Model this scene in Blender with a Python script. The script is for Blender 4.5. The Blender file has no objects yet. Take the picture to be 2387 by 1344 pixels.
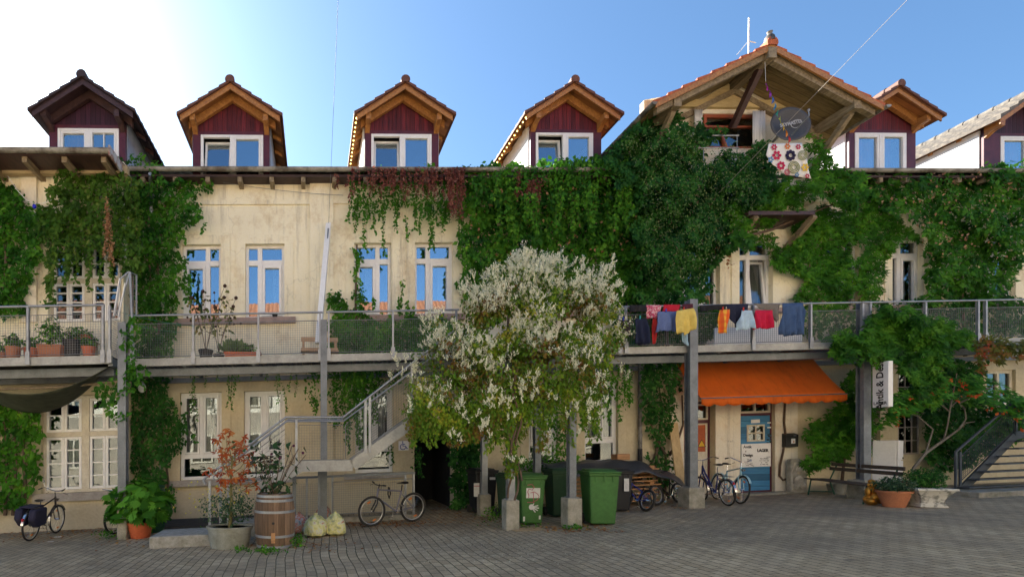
import bpy, bmesh, math, random
import numpy as np
from mathutils import Vector, Matrix
random.seed(7); RNG = np.random.default_rng(11)
sc = bpy.context.scene
R = math.radians
# ---------------------------------------------------------------- camera, sky, sun, exposure
F, CX, CY, EYE, S, TP, YW = 1200.0, 821.0, 1044.0, 1.75, 0.0376, 0.0735, 13.96
PSI = math.atan(TP); CP, SP = math.cos(PSI), math.sin(PSI)
cam = bpy.data.cameras.new('camera'); camo = bpy.data.objects.new('camera', cam)
sc.collection.objects.link(camo); sc.camera = camo
camo.location = (0, 0, EYE); camo.rotation_euler = (R(90), 0, 0)
cam.sensor_width = 36; cam.lens = 36 * F / 2387
cam.shift_x = (1193.5 - CX) / 2387; cam.shift_y = (CY - 672) / 2387
cam.clip_start = 0.1; cam.clip_end = 2000
SUN_EL, SUN_AZ = R(31), R(-44)
world = bpy.data.worlds.new('World'); sc.world = world; world.use_nodes = True
nt = world.node_tree; nt.nodes.clear()
sky = nt.nodes.new('ShaderNodeTexSky'); sky.sky_type = 'NISHITA'; sky.sun_disc = False
sky.sun_elevation = SUN_EL; sky.sun_rotation = SUN_AZ; sky.altitude = 150
sky.air_density = 1.0; sky.dust_density = 1.5; sky.ozone_density = 3.5
bg = nt.nodes.new('ShaderNodeBackground'); bg.inputs['Strength'].default_value = 0.053
wo = nt.nodes.new('ShaderNodeOutputWorld')
tint = nt.nodes.new('ShaderNodeMix'); tint.data_type = 'RGBA'; tint.blend_type = 'MULTIPLY'; tint.inputs[0].default_value = 1; tint.inputs[7].default_value = (.9, 1.1, 1.17, 1)
nt.links.new(sky.outputs[0], tint.inputs[6]); nt.links.new(tint.outputs[2], bg.inputs[0]); nt.links.new(bg.outputs[0], wo.inputs[0])
sl = bpy.data.lights.new('sun', 'SUN'); sl.energy = 5.0; sl.angle = R(0.5); sl.color = (1, 0.93, 0.82)
so = bpy.data.objects.new('sun', sl); sc.collection.objects.link(so)
sdir = Vector((math.sin(SUN_AZ) * math.cos(SUN_EL), math.cos(SUN_AZ) * math.cos(SUN_EL), math.sin(SUN_EL)))
so.rotation_euler = sdir.to_track_quat('Z', 'Y').to_euler(); so.location = (-10, 20, 20)
sc.view_settings.view_transform = 'Standard'; sc.view_settings.look = 'None'
sc.view_settings.gamma = 1; sc.view_settings.exposure = 2.1
sc.cycles.max_bounces = 7; sc.cycles.diffuse_bounces = 4; sc.cycles.transparent_max_bounces = 16
sc.cycles.glossy_bounces = 4; sc.cycles.transmission_bounces = 4
# ---------------------------------------------------------------- coordinates: u along the facade, v out from it, w up (the yard slopes up to the right)
def W(u, v, w):
    X = u * CP + v * SP
    return (X, YW + u * SP - v * CP, w + S * X)
def P(px, py, v):
    d = (px - CX) / F; t = (YW - v / CP) / (1 - d * TP); X = d * t
    return (X * CP + (t - YW) * SP, EYE + (CY - py) / F * t - S * X)
def PU(px, v): return P(px, 1000, v)[0]
def PW(px, py, v): return P(px, py, v)[1]
def G(px, py):
    d = (px - CX) / F; t = EYE / ((py - CY) / F + S * d); X = d * t
    return (X * CP + (t - YW) * SP, X * SP - (t - YW) * CP)
def Wn(a):
    a = np.asarray(a, float); X = a[:, 0] * CP + a[:, 1] * SP
    return np.stack([X, YW + a[:, 0] * SP - a[:, 1] * CP, a[:, 2] + S * X], 1)
def Pn(px, py, v):
    d = (px - CX) / F; t = (YW - v / CP) / (1 - d * TP); X = d * t
    return np.stack([X, t, EYE + (CY - py) / F * t], 1)
# ---------------------------------------------------------------- objects
INFO = {}
def tag(o, label=None, cat=None, group=None, kind=None):
    if label: o['label'] = label
    if cat: o['category'] = cat
    if group: o['group'] = group
    if kind: o['kind'] = kind
    return o
def thing(name, label, cat, at=(0, 0, 0), rot=None, group=None):
    """an Empty at the thing's base; rot=None: parts are given in facade coordinates; else in own local axes"""
    o = bpy.data.objects.new(name, None); sc.collection.objects.link(o); o.empty_display_size = .2
    o.location = W(*at)
    if rot is not None: o.rotation_euler = (0, 0, PSI + rot)
    INFO[o.name] = (rot is None, np.array(W(*at)))
    return tag(o, label, cat, group)
def info(o):
    while o.name not in INFO: o = o.parent
    return INFO[o.name]
def link(name, me, mat, parent=None):
    o = bpy.data.objects.new(name, me); sc.collection.objects.link(o)
    for m in (mat if isinstance(mat, (list, tuple)) else [mat]): me.materials.append(m)
    if parent: o.parent = parent
    return o
class M:
    def __init__(s): s.v = []; s.f = []; s.mi = []
    def add(s, vs, fs, mi=0):
        b = len(s.v); s.v += [tuple(p) for p in vs]
        for f in fs: s.f.append(tuple(i + b for i in f)); s.mi.append(mi)
        return s
    def box(s, x0, x1, y0, y1, z0, z1, mi=0):
        return s.add([(x, y, z) for x in (x0, x1) for y in (y0, y1) for z in (z0, z1)],
                     [(0, 1, 3, 2), (4, 6, 7, 5), (0, 4, 5, 1), (2, 3, 7, 6), (0, 2, 6, 4), (1, 5, 7, 3)], mi)
    def beam(s, p, q, a, b, up=(0, 0, 1), mi=0):
        """box from p to q, a wide across, b high along up"""
        p, q, up = Vector(p), Vector(q), Vector(up); d = (q - p).normalized()
        x = d.cross(up); x = x.normalized() if x.length > 1e-5 else Vector((1, 0, 0)); y = x.cross(d).normalized()
        vs = [c + x * (i * a / 2) + y * (j * b / 2) for c in (p, q) for i, j in ((-1, -1), (1, -1), (1, 1), (-1, 1))]
        return s.add(vs, [(0, 1, 2, 3), (7, 6, 5, 4), (0, 4, 5, 1), (1, 5, 6, 2), (2, 6, 7, 3), (3, 7, 4, 0)], mi)
    def tube(s, pts, r, n=8, mi=0, close=False):
        pts = [Vector(p) for p in pts]; k = len(pts); rs = r if isinstance(r, (list, tuple)) else [r] * k
        rings = []; ref = None
        for i, p in enumerate(pts):
            if close: d = pts[(i + 1) % k] - pts[i - 1]
            else: d = pts[min(i + 1, k - 1)] - pts[max(i - 1, 0)]
            d = d.normalized() if d.length > 1e-9 else Vector((0, 0, 1))
            if ref is None: ref = Vector((0, 0, 1)) if abs(d.z) < .9 else Vector((1, 0, 0))
            x = d.cross(ref)
            if x.length < 1e-4: x = d.cross(Vector((0, 1, 0.01)))
            x.normalize(); y = x.cross(d).normalized(); ref = y
            rings.append([p + (x * math.cos(2 * math.pi * j / n) + y * math.sin(2 * math.pi * j / n)) * rs[i] for j in range(n)])
        vs = [q for g in rings for q in g]; fs = []
        for i in range(k if close else k - 1):
            a, b = i * n, ((i + 1) % k) * n
            for j in range(n): fs.append((a + j, a + (j + 1) % n, b + (j + 1) % n, b + j))
        if not close: fs += [tuple(range(n)), tuple(range((k - 1) * n + n - 1, (k - 1) * n - 1, -1))]
        return s.add(vs, fs, mi)
    def lathe(s, prof, n=24, c=(0, 0, 0), sx=1, sy=1, mi=0, mod=None):
        vs = []; fs = []
        for r, z in prof:
            for j in range(n):
                a = 2 * math.pi * j / n; rr = r * (mod(a, z) if mod else 1)
                vs.append((c[0] + rr * math.cos(a) * sx, c[1] + rr * math.sin(a) * sy, c[2] + z))
        for i in range(len(prof) - 1):
            for j in range(n): fs.append((i * n + j, i * n + (j + 1) % n, (i + 1) * n + (j + 1) % n, (i + 1) * n + j))
        fs += [tuple(range(n - 1, -1, -1)), tuple(range((len(prof) - 1) * n, len(prof) * n))]
        return s.add(vs, fs, mi)
    def ball(s, c, rx, ry=None, rz=None, n=12, m=8, mi=0):
        ry = ry or rx; rz = rz or rx
        prof = [(max(math.sin(math.pi * i / m), .02), -math.cos(math.pi * i / m)) for i in range(m + 1)]
        vs = []; fs = []
        for r, z in prof:
            for j in range(n): a = 2 * math.pi * j / n; vs.append((c[0] + rx * r * math.cos(a), c[1] + ry * r * math.sin(a), c[2] + rz * z))
        for i in range(m):
            for j in range(n): fs.append((i * n + j, i * n + (j + 1) % n, (i + 1) * n + (j + 1) % n, (i + 1) * n + j))
        fs += [tuple(range(n - 1, -1, -1)), tuple(range(m * n, (m + 1) * n))]
        return s.add(vs, fs, mi)
    def prism(s, poly, axis, a, b, mi=0):
        """poly in the two other axes (order kept), extruded along axis (0,1,2) from a to b"""
        def mk(p, t):
            l = list(p); l.insert(axis, t); return tuple(l)
        n = len(poly); vs = [mk(p, a) for p in poly] + [mk(p, b) for p in poly]
        fs = [tuple(range(n)), tuple(range(2 * n - 1, n - 1, -1))] + [(i, i + n, (i + 1) % n + n, (i + 1) % n) for i in range(n)]
        return s.add(vs, fs, mi)
    def frame(s, x0, x1, z0, z1, t, y0, y1, mi=0):
        s.box(x0, x0 + t, y0, y1, z0, z1, mi); s.box(x1 - t, x1, y0, y1, z0, z1, mi)
        s.box(x0 + t, x1 - t, y0, y1, z1 - t, z1, mi); return s.box(x0 + t, x1 - t, y0, y1, z0, z0 + t, mi)
    def build(s, name, mat, parent=None, smooth=False, at=None, bevel=0, recalc=True):
        if parent is not None: mapped, org = info(parent)
        else: mapped, org = True, np.array(W(*at)) if at else np.zeros(3)
        a = np.array(s.v, float)
        if mapped: a = Wn(a) - org
        me = bpy.data.meshes.new(name); me.from_pydata(a.tolist(), [], s.f)
        if recalc:
            bm = bmesh.new(); bm.from_mesh(me); bmesh.ops.recalc_face_normals(bm, faces=bm.faces)
            bm.to_mesh(me); bm.free()
        me.polygons.foreach_set('material_index', s.mi)
        if smooth:
            me.polygons.foreach_set('use_smooth', [True] * len(me.polygons))
            try: me.set_sharp_from_angle(angle=R(40))
            except Exception: pass
        me.update()
        o = link(name, me, mat, parent)
        if parent is None: o.location = org.tolist()
        if parent is None: INFO[o.name] = (True, org)
        if bevel:
            b = o.modifiers.new('b', 'BEVEL'); b.width = bevel; b.segments = 2; b.limit_method = 'ANGLE'; b.angle_limit = R(50)
        return o
def copy_tree(o, parent=None):
    c = o.copy(); sc.collection.objects.link(c)
    if parent: c.parent = parent
    else: INFO[c.name] = INFO.get(o.name, (False, np.zeros(3)))
    for ch in list(o.children): copy_tree(ch, c)
    return c
def place(o, u, v, w=0, rot=0):
    o.location = W(u, v, w); o.rotation_euler = (0, 0, PSI + rot)
def text(body, size, mat, parent, at, mtx, name='lettering', ext=.002, align='CENTER', bold=0):
    cu = bpy.data.curves.new(name, 'FONT'); cu.body = body; cu.size = size; cu.extrude = ext; cu.align_x = align; cu.align_y = 'CENTER'
    cu.offset = bold; cu.resolution_u = 3
    o = bpy.data.objects.new(name, cu); sc.collection.objects.link(o); cu.materials.append(mat); o.parent = parent
    mapped, org = info(parent)
    m = mtx.copy().to_4x4()
    loc = (np.array(W(*at)) - org) if mapped else np.array(at)
    m.translation = Vector(loc.tolist())
    me = bpy.data.meshes.new_from_object(o); bpy.data.objects.remove(o)
    o = bpy.data.objects.new(name, me); sc.collection.objects.link(o); o.parent = parent; o.matrix_local = m
    return o
FACE = (Matrix.Rotation(PSI, 3, 'Z') @ Matrix.Rotation(R(90), 3, 'X'))        # letters on the facade plane
# ---------------------------------------------------------------- materials
def newmat(name):
    m = bpy.data.materials.new(name); m.use_nodes = True; t = m.node_tree; t.nodes.clear(); return m, t
def N(t, typ, **k):
    n = t.nodes.new(typ)
    for a, b in k.items(): setattr(n, a, b)
    return n
def noise(t, vec, scale, detail=4, rough=.6, sc3=None):
    if sc3:
        mp = N(t, 'ShaderNodeMapping'); mp.inputs['Scale'].default_value = sc3; t.links.new(vec, mp.inputs[0]); vec = mp.outputs[0]
    n = N(t, 'ShaderNodeTexNoise'); n.inputs['Scale'].default_value = scale; n.inputs['Detail'].default_value = detail
    n.inputs['Roughness'].default_value = rough; t.links.new(vec, n.inputs['Vector']); return n.outputs['Fac']
def ramp(t, fac, stops, const=False):
    r = N(t, 'ShaderNodeValToRGB'); e = r.color_ramp.elements
    if const: r.color_ramp.interpolation = 'CONSTANT'
    while len(e) < len(stops): e.new(.5)
    for i, (p, c) in enumerate(stops):
        e[i].position = p; e[i].color = (*c, 1) if len(c) == 3 else c
    t.links.new(fac, r.inputs[0]); return r.outputs[0]
def mix(t, fac, a, b, blend='MIX'):
    m = N(t, 'ShaderNodeMix', data_type='RGBA', blend_type=blend)
    for s, x in ((m.inputs[0], fac), (m.inputs[6], a), (m.inputs[7], b)):
        if isinstance(x, (int, float)): s.default_value = x
        elif isinstance(x, tuple): s.default_value = (*x, 1)
        else: t.links.new(x, s)
    return m.outputs[2]
def bump(t, h, strength, dist=.01):
    b = N(t, 'ShaderNodeBump'); b.inputs['Strength'].default_value = strength; b.inputs['Distance'].default_value = dist
    t.links.new(h, b.inputs['Height']); return b.outputs[0]
def finish(t, col, rough=.7, metal=0, nrm=None, spec=.4, sub=None):
    b = N(t, 'ShaderNodeBsdfPrincipled'); o = N(t, 'ShaderNodeOutputMaterial')
    if isinstance(col, tuple): b.inputs['Base Color'].default_value = (*col, 1)
    else: t.links.new(col, b.inputs['Base Color'])
    if isinstance(rough, (int, float)): b.inputs['Roughness'].default_value = rough
    else: t.links.new(rough, b.inputs['Roughness'])
    b.inputs['Metallic'].default_value = metal; b.inputs['Specular IOR Level'].default_value = spec
    if nrm: t.links.new(nrm, b.inputs['Normal'])
    t.links.new(b.outputs[0], o.inputs[0]); return b
def mat(name, col, col2=None, scale=6, rough=.7, metal=0, bmp=.25, sc3=None, spec=.4, detail=5, lo=.35, hi=.7):
    """two-tone noisy surface with a little relief"""
    m, t = newmat(name); tc = N(t, 'ShaderNodeTexCoord').outputs['Object']
    if col2 is None: col2 = tuple(c * .72 for c in col)
    f = noise(t, tc, scale, detail, .62, sc3); c = ramp(t, f, [(lo, col), (hi, col2)])
    f2 = noise(t, tc, scale * 9, 3, .6, sc3); c = mix(t, .22, c, ramp(t, f2, [(.3, (.25, .25, .25)), (.7, (.8, .8, .8))]), 'OVERLAY')
    finish(t, c, rough, metal, bump(t, f2, bmp) if bmp else None, spec); return m
def plaster(name, c1, c2, dirt, ochre, low, ground=0):
    """old lime plaster: clouds of tone, rain streaks, cracks, browned patches; greyer below height low"""
    m, t = newmat(name); pos = N(t, 'ShaderNodeNewGeometry').outputs['Position']
    c = ramp(t, noise(t, pos, .55, 6, .65), [(.3, c1), (.7, c2)])
    c = mix(t, ramp(t, noise(t, pos, 1.1, 6, .75), [(.52, (0, 0, 0)), (.66, (.9, .9, .9))]), c, ochre)
    c = mix(t, ramp(t, noise(t, pos, 1.0, 6, .75, (3.6, 3.6, .28)), [(.53, (0, 0, 0)), (.72, (.8, .8, .8))]), c, dirt)
    vo = N(t, 'ShaderNodeTexVoronoi', feature='DISTANCE_TO_EDGE'); vo.inputs['Scale'].default_value = .28
    wn = N(t, 'ShaderNodeVectorMath', operation='ADD'); n3 = N(t, 'ShaderNodeTexNoise'); n3.inputs['Scale'].default_value = 2.5
    t.links.new(pos, n3.inputs['Vector']); t.links.new(pos, wn.inputs[0]); t.links.new(n3.outputs['Color'], wn.inputs[1]); t.links.new(wn.outputs[0], vo.inputs['Vector'])
    crack = ramp(t, vo.outputs['Distance'], [(.0, (.22, .22, .22)), (.005, (0, 0, 0))])
    c = mix(t, crack, c, tuple(x * .35 for x in dirt))
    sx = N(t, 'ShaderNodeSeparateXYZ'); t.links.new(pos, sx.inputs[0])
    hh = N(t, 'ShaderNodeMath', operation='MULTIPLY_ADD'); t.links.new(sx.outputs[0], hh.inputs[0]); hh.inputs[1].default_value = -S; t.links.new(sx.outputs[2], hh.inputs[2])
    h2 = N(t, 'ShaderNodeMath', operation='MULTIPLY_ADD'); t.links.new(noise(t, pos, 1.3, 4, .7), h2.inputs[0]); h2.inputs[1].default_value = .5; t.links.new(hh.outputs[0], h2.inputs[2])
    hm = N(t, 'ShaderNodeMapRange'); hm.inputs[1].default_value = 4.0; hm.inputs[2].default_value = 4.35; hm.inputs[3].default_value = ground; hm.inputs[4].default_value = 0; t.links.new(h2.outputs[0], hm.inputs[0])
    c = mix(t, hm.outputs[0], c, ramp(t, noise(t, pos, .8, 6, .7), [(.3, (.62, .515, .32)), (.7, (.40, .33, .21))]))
    ma = N(t, 'ShaderNodeMath', operation='MULTIPLY_ADD'); t.links.new(noise(t, pos, 1.6, 5, .7), ma.inputs[0]); ma.inputs[1].default_value = 1.6; t.links.new(sx.outputs[2], ma.inputs[2])
    lowm = ramp(t, ma.outputs[0], [(0, (.8, .8, .8)), (1, (0, 0, 0))])
    mr = N(t, 'ShaderNodeMapRange'); mr.inputs[1].default_value = low; mr.inputs[2].default_value = low + 1.3; mr.inputs[3].default_value = .8; mr.inputs[4].default_value = 0
    t.links.new(ma.outputs[0], mr.inputs[0]); c = mix(t, mr.outputs[0], c, dirt)
    f2 = noise(t, pos, 16, 5, .7)
    c = mix(t, .2, c, ramp(t, f2, [(.3, (.3, .3, .3)), (.7, (.75, .75, .75))]), 'OVERLAY')
    finish(t, c, .9, 0, bump(t, f2, .5, .02), .2); return m
def boards(name, c1, c2, width, horizontal=False, rough=.6, axis=0, gap=.03):
    """tongue-and-groove boards; axis = coordinate the boards repeat along"""
    m, t = newmat(name); tc = N(t, 'ShaderNodeTexCoord').outputs['Object']
    sx = N(t, 'ShaderNodeSeparateXYZ'); t.links.new(tc, sx.inputs[0])
    d = N(t, 'ShaderNodeMath', operation='DIVIDE'); t.links.new(sx.outputs[axis], d.inputs[0]); d.inputs[1].default_value = width
    fl = N(t, 'ShaderNodeMath', operation='FLOOR'); t.links.new(d.outputs[0], fl.inputs[0])
    fr = N(t, 'ShaderNodeMath', operation='FRACT'); t.links.new(d.outputs[0], fr.inputs[0])
    wn = N(t, 'ShaderNodeTexWhiteNoise', noise_dimensions='1D'); t.links.new(fl.outputs[0], wn.inputs['W'])
    s3 = [1.2, 1.2, 1.2]; s3[axis] = 14
    if horizontal is False and axis == 0: s3 = [14, 14, 1.0]
    g = noise(t, tc, 2.2, 6, .7, tuple(s3))
    c = ramp(t, g, [(.3, c1), (.7, c2)])
    c = mix(t, .7, c, ramp(t, wn.outputs['Value'], [(0, (.25, .25, .25)), (1, (.75, .75, .75))]), 'OVERLAY')
    gr = ramp(t, fr.outputs[0], [(0, (0, 0, 0)), (gap, (1, 1, 1)), (1 - gap, (1, 1, 1)), (1, (0, 0, 0))])
    c = mix(t, gr, tuple(x * .2 for x in c1), c)
    finish(t, c, rough, 0, bump(t, gr, .6, .01), .35); return m
def leafmat(name, stops, rough=.5, trans=.35):
    m, t = newmat(name); a = N(t, 'ShaderNodeAttribute', attribute_name='tint', attribute_type='GEOMETRY')
    c = ramp(t, a.outputs['Fac'], stops)
    b = finish(t, c, rough, 0, None, .18)
    tr = N(t, 'ShaderNodeBsdfTranslucent'); t.links.new(mix(t, .5, c, tuple(min(1, x * 1.6) for x in stops[len(stops) // 2][1]), 'MIX'), tr.inputs[0])
    ms = N(t, 'ShaderNodeMixShader'); ms.inputs[0].default_value = trans
    t.links.new(b.outputs[0], ms.inputs[1]); t.links.new(tr.outputs[0], ms.inputs[2])
    out = [n for n in t.nodes if n.type == 'OUTPUT_MATERIAL'][0]; t.links.new(ms.outputs[0], out.inputs[0]); return m
def glassmat(name, refl=.36, tint=(.75, .8, .82)):
    m, t = newmat(name); tc = N(t, 'ShaderNodeTexCoord').outputs['Object']
    g = N(t, 'ShaderNodeBsdfGlossy'); g.inputs['Roughness'].default_value = .015; g.inputs[0].default_value = (.82, .92, 1, 1)
    t.links.new(bump(t, noise(t, tc, 1.1, 2), .08, .02), g.inputs['Normal'])
    tr = N(t, 'ShaderNodeBsdfTransparent'); tr.inputs[0].default_value = (*tint, 1)
    ms = N(t, 'ShaderNodeMixShader'); ms.inputs[0].default_value = refl; o = N(t, 'ShaderNodeOutputMaterial')
    t.links.new(tr.outputs[0], ms.inputs[1]); t.links.new(g.outputs[0], ms.inputs[2]); t.links.new(ms.outputs[0], o.inputs[0]); return m
MT = {}
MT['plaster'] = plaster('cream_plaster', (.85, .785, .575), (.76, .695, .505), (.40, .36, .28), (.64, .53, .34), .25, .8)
MT['plaster2'] = plaster('pale_plaster', (.78, .72, .58), (.70, .63, .49), (.45, .41, .33), (.60, .47, .29), .1)
MT['trim'] = mat('grey_stone_trim', (.42, .38, .33), (.26, .23, .2), 3, .85)
MT['sill'] = mat('red_sandstone', (.36, .26, .22), (.24, .19, .17), 4, .85)
MT['white'] = mat('white_frame', (.80, .79, .76), (.72, .71, .68), 2, .45, bmp=.05)
MT['cream'] = mat('cream_paint', (.66, .60, .47), (.50, .44, .33), 5, .6, bmp=.2)
MT['glass'] = glassmat('window_glass', .38)
MT['glass_dark'] = glassmat('shop_glass', .12, (.72, .72, .7))
MT['steel_stair'] = mat('dark_blue_steel', (.06, .075, .095), (.035, .045, .06), 4, .5, .2, bmp=.15)
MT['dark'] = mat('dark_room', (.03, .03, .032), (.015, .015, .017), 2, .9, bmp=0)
MT['curtain'] = mat('white_curtain', (.75, .75, .74), (.55, .56, .58), 1.2, .9, sc3=(14, 14, .5))
MT['curtain_tan'] = mat('orange_curtain', (.60, .27, .12), (.40, .16, .07), 1.2, .9, sc3=(14, 14, .5))
MT['steel'] = mat('galvanised_steel', (.33, .35, .37), (.23, .25, .28), 5, .45, .55, bmp=.1)
MT['wire'] = mat('dull_wire', (.22, .23, .24), (.15, .16, .17), 5, .6, .2, bmp=0)
MT['steel_dark'] = mat('weathered_steel', (.19, .21, .23), (.12, .135, .15), 4, .5, .3, bmp=.15)
MT['steel_pale'] = mat('galvanised_beam', (.42, .42, .39), (.26, .26, .24), 2.5, .6, .2, bmp=.2)
MT['zinc'] = mat('weathered_zinc_gutter', (.30, .29, .26), (.10, .085, .07), 2.2, .6, .25, bmp=.3, lo=.4, hi=.6)
MT['grating'] = mat('dark_grating', (.06, .055, .05), (.03, .03, .028), 8, .7, .2)
MT['orange_wood'] = mat('oiled_orange_wood', (.44, .20, .055), (.25, .10, .03), 3, .45, bmp=.3, sc3=(6, 1, 6))
MT['old_wood'] = mat('grey_weathered_wood', (.30, .235, .145), (.13, .10, .06), 3, .8, bmp=.5, sc3=(5, 1, 5))
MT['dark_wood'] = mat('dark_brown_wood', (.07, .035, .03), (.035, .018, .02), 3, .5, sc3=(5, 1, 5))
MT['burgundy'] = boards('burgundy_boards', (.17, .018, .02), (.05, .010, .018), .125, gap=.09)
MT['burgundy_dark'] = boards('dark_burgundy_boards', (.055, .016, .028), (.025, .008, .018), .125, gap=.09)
MT['burgundy_plain'] = mat('burgundy_paint', (.10, .02, .03), (.06, .012, .025), 4, .5, bmp=.1)
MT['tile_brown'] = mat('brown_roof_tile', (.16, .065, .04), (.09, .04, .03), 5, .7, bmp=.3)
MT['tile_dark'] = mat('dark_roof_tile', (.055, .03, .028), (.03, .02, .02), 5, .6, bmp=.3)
MT['tile_orange'] = mat('orange_roof_tile', (.50, .125, .04), (.27, .07, .03), 5, .75, bmp=.4)
MT['opp_wall'] = mat('sandy_render', (.80, .74, .60), (.7, .64, .5), 2, .9)
MT['opp_dim_band'] = mat('reflection_dimming_brown', (.42, .36, .27), (.30, .26, .2), 2, .9)  # invented dark tone that dims what the lower windows mirror
MT['opp_roof'] = mat('faded_tile', (.24, .09, .04), (.15, .06, .03), 3, .8)
MT['tile_grey'] = mat('lichen_grey_roof_tile', (.19, .165, .135), (.06, .055, .052), 7, .85, bmp=.5)
MT['panel_sunlit'] = mat('sunlit_white_panel', (.80, .79, .77), (.68, .68, .68), 2, .8, bmp=.1)  # dormer side panels, sunlit look put into the white tone
MT['panel_shaded'] = mat('shaded_grey_panel', (.30, .33, .37), (.20, .22, .26), 1.4, .45, .2, bmp=.1)  # same side panels, shade put into the grey tone
MT['concrete'] = mat('mossy_concrete', (.34, .32, .27), (.17, .165, .12), 5, .9, bmp=.5)
MT['soffit_planks'] = boards('aged_soffit_planks', (.34, .25, .11), (.17, .115, .05), .17, axis=1, rough=.8, gap=.05)
MT['soffit_orange'] = boards('orange_soffit_boards', (.38, .16, .045), (.22, .085, .03), .14, axis=1, rough=.5)
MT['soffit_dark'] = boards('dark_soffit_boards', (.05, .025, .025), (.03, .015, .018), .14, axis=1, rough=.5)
# ---------------------------------------------------------------- ground
def ground():
    m, t = newmat('grey_block_paving'); pos = N(t, 'ShaderNodeNewGeometry').outputs['Position']
    mp = N(t, 'ShaderNodeMapping'); mp.inputs['Rotation'].default_value = (0, 0, R(90) - PSI); t.links.new(pos, mp.inputs[0])
    wob = N(t, 'ShaderNodeTexNoise'); wob.inputs['Scale'].default_value = .35; t.links.new(pos, wob.inputs['Vector'])
    sb = N(t, 'ShaderNodeVectorMath', operation='SUBTRACT'); t.links.new(wob.outputs['Color'], sb.inputs[0]); sb.inputs[1].default_value = (.5, .5, .5)
    scl = N(t, 'ShaderNodeVectorMath', operation='SCALE'); t.links.new(sb.outputs[0], scl.inputs[0]); scl.inputs['Scale'].default_value = .22
    ad = N(t, 'ShaderNodeVectorMath', operation='ADD'); t.links.new(mp.outputs[0], ad.inputs[0]); t.links.new(scl.outputs[0], ad.inputs[1])
    br = N(t, 'ShaderNodeTexBrick'); t.links.new(ad.outputs[0], br.inputs['Vector']); br.inputs['Scale'].default_value = 1
    br.inputs['Brick Width'].default_value = .24; br.inputs['Row Height'].default_value = .145; br.inputs['Mortar Size'].default_value = .008
    br.inputs['Mortar Smooth'].default_value = .35; br.inputs['Color1'].default_value = (.34, .265, .165, 1); br.inputs['Color2'].default_value = (.48, .385, .25, 1)
    br.inputs['Mortar'].default_value = (.05, .05, .022, 1); br.inputs['Bias'].default_value = 0
    c = mix(t, ramp(t, noise(t, pos, .5, 5, .7), [(.4, (0, 0, 0)), (.7, (.85, .85, .85))]), br.outputs['Color'], (.17, .14, .10))
    c = mix(t, ramp(t, noise(t, pos, 2.3, 4, .8), [(.62, (0, 0, 0)), (.72, (.75, .75, .75))]), c, (.09, .082, .07))
    f2 = noise(t, pos, 60, 4, .7); c = mix(t, .5, c, ramp(t, f2, [(.3, (.2, .2, .2)), (.72, (.85, .85, .85))]), 'OVERLAY')
    mm = N(t, 'ShaderNodeMath', operation='MULTIPLY_ADD'); t.links.new(br.outputs['Fac'], mm.inputs[0]); mm.inputs[1].default_value = -1.2; t.links.new(f2, mm.inputs[2])
    finish(t, c, .85, 0, bump(t, mm.outputs[0], .8, .012), .3)
    g = M(); xs = [-300, -40, -10, 0, 10, 40, 300]; ys = [-300, -40, 0, 8, 14, 30, 300]
    g.add([(x, y, S * x) for x in xs for y in ys], [(i * 7 + j, (i + 1) * 7 + j, (i + 1) * 7 + j + 1, i * 7 + j + 1) for i in range(6) for j in range(6)])
    me = bpy.data.meshes.new('paving'); me.from_pydata(g.v, [], g.f); o = link('paving', me, m)
    return tag(o, 'grey block paving of the yard with mossy joints', 'paving', kind='structure')
ground()
# ---------------------------------------------------------------- building
def holed_wall(m, u0, u1, w0, w1, holes, vf, depth):
    us = sorted({u0, u1, *[h[i] for h in holes for i in (0, 1)]}); ws = sorted({w0, w1, *[h[i] for h in holes for i in (2, 3)]})
    us = [x for x in us if u0 <= x <= u1]; ws = [x for x in ws if w0 <= x <= w1]
    for a, b in zip(us, us[1:]):
        for c, d in zip(ws, ws[1:]):
            x, y = (a + b) / 2, (c + d) / 2
            if any(h[0] < x < h[1] and h[2] < y < h[3] for h in holes): continue
            m.add([(a, vf, c), (b, vf, c), (b, vf, d), (a, vf, d)], [(0, 1, 2, 3)])
    for a, b, c, d in holes:
        q = [(a, c), (b, c), (b, d), (a, d)]
        for i in range(4):
            (x0, y0), (x1, y1) = q[i], q[(i + 1) % 4]
            m.add([(x0, vf, y0), (x1, vf, y1), (x1, vf - depth, y1), (x0, vf - depth, y0)], [(0, 1, 2, 3)])
def pane(name, u0, u1, w0, w1, v, parent, mt='glass'):
    return M().box(u0, u1, v - .006, v, w0, w1).build(name, MT[mt], parent)
BLD = thing('apartment_building', 'long two storey cream plaster house with red boarded dormers and ivy on its front', 'house', (4, 0, 0))
WNG = thing('apartment_building', 'projecting cream wing at the left end with big many paned windows and low gutter', 'house', (-7.6, .75, 0))
def px_rect(x0, x1, y0, y1, v=0):
    xc = (x0 + x1) / 2; return [PU(x0, v), PU(x1, v), PW(xc, y1, v), PW(xc, y0, v)]
UP = {'A': (425, 515, 568, 745), 'B': (572, 663, 566, 742), 'C': (826, 912, 564, 738), 'D': (967, 1056, 562, 735), 'E': (1290, 1370, 562, 728),
      'F': (1398, 1478, 561, 724), 'G': (1590, 1677, 560, 722), 'H': (1722, 1800, 560, 718), 'I': (1922, 2003, 559, 715), 'J': (2078, 2150, 559, 712), 'K': (2290, 2365, 558, 708)}
UPR = {k: px_rect(*r) for k, r in UP.items()}
wt = sum(r[3] for r in UPR.values()) / len(UPR); wb = sum(r[2] for r in UPR.values()) / len(UPR)
for r in UPR.values(): r[2], r[3] = wb, wt
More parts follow.
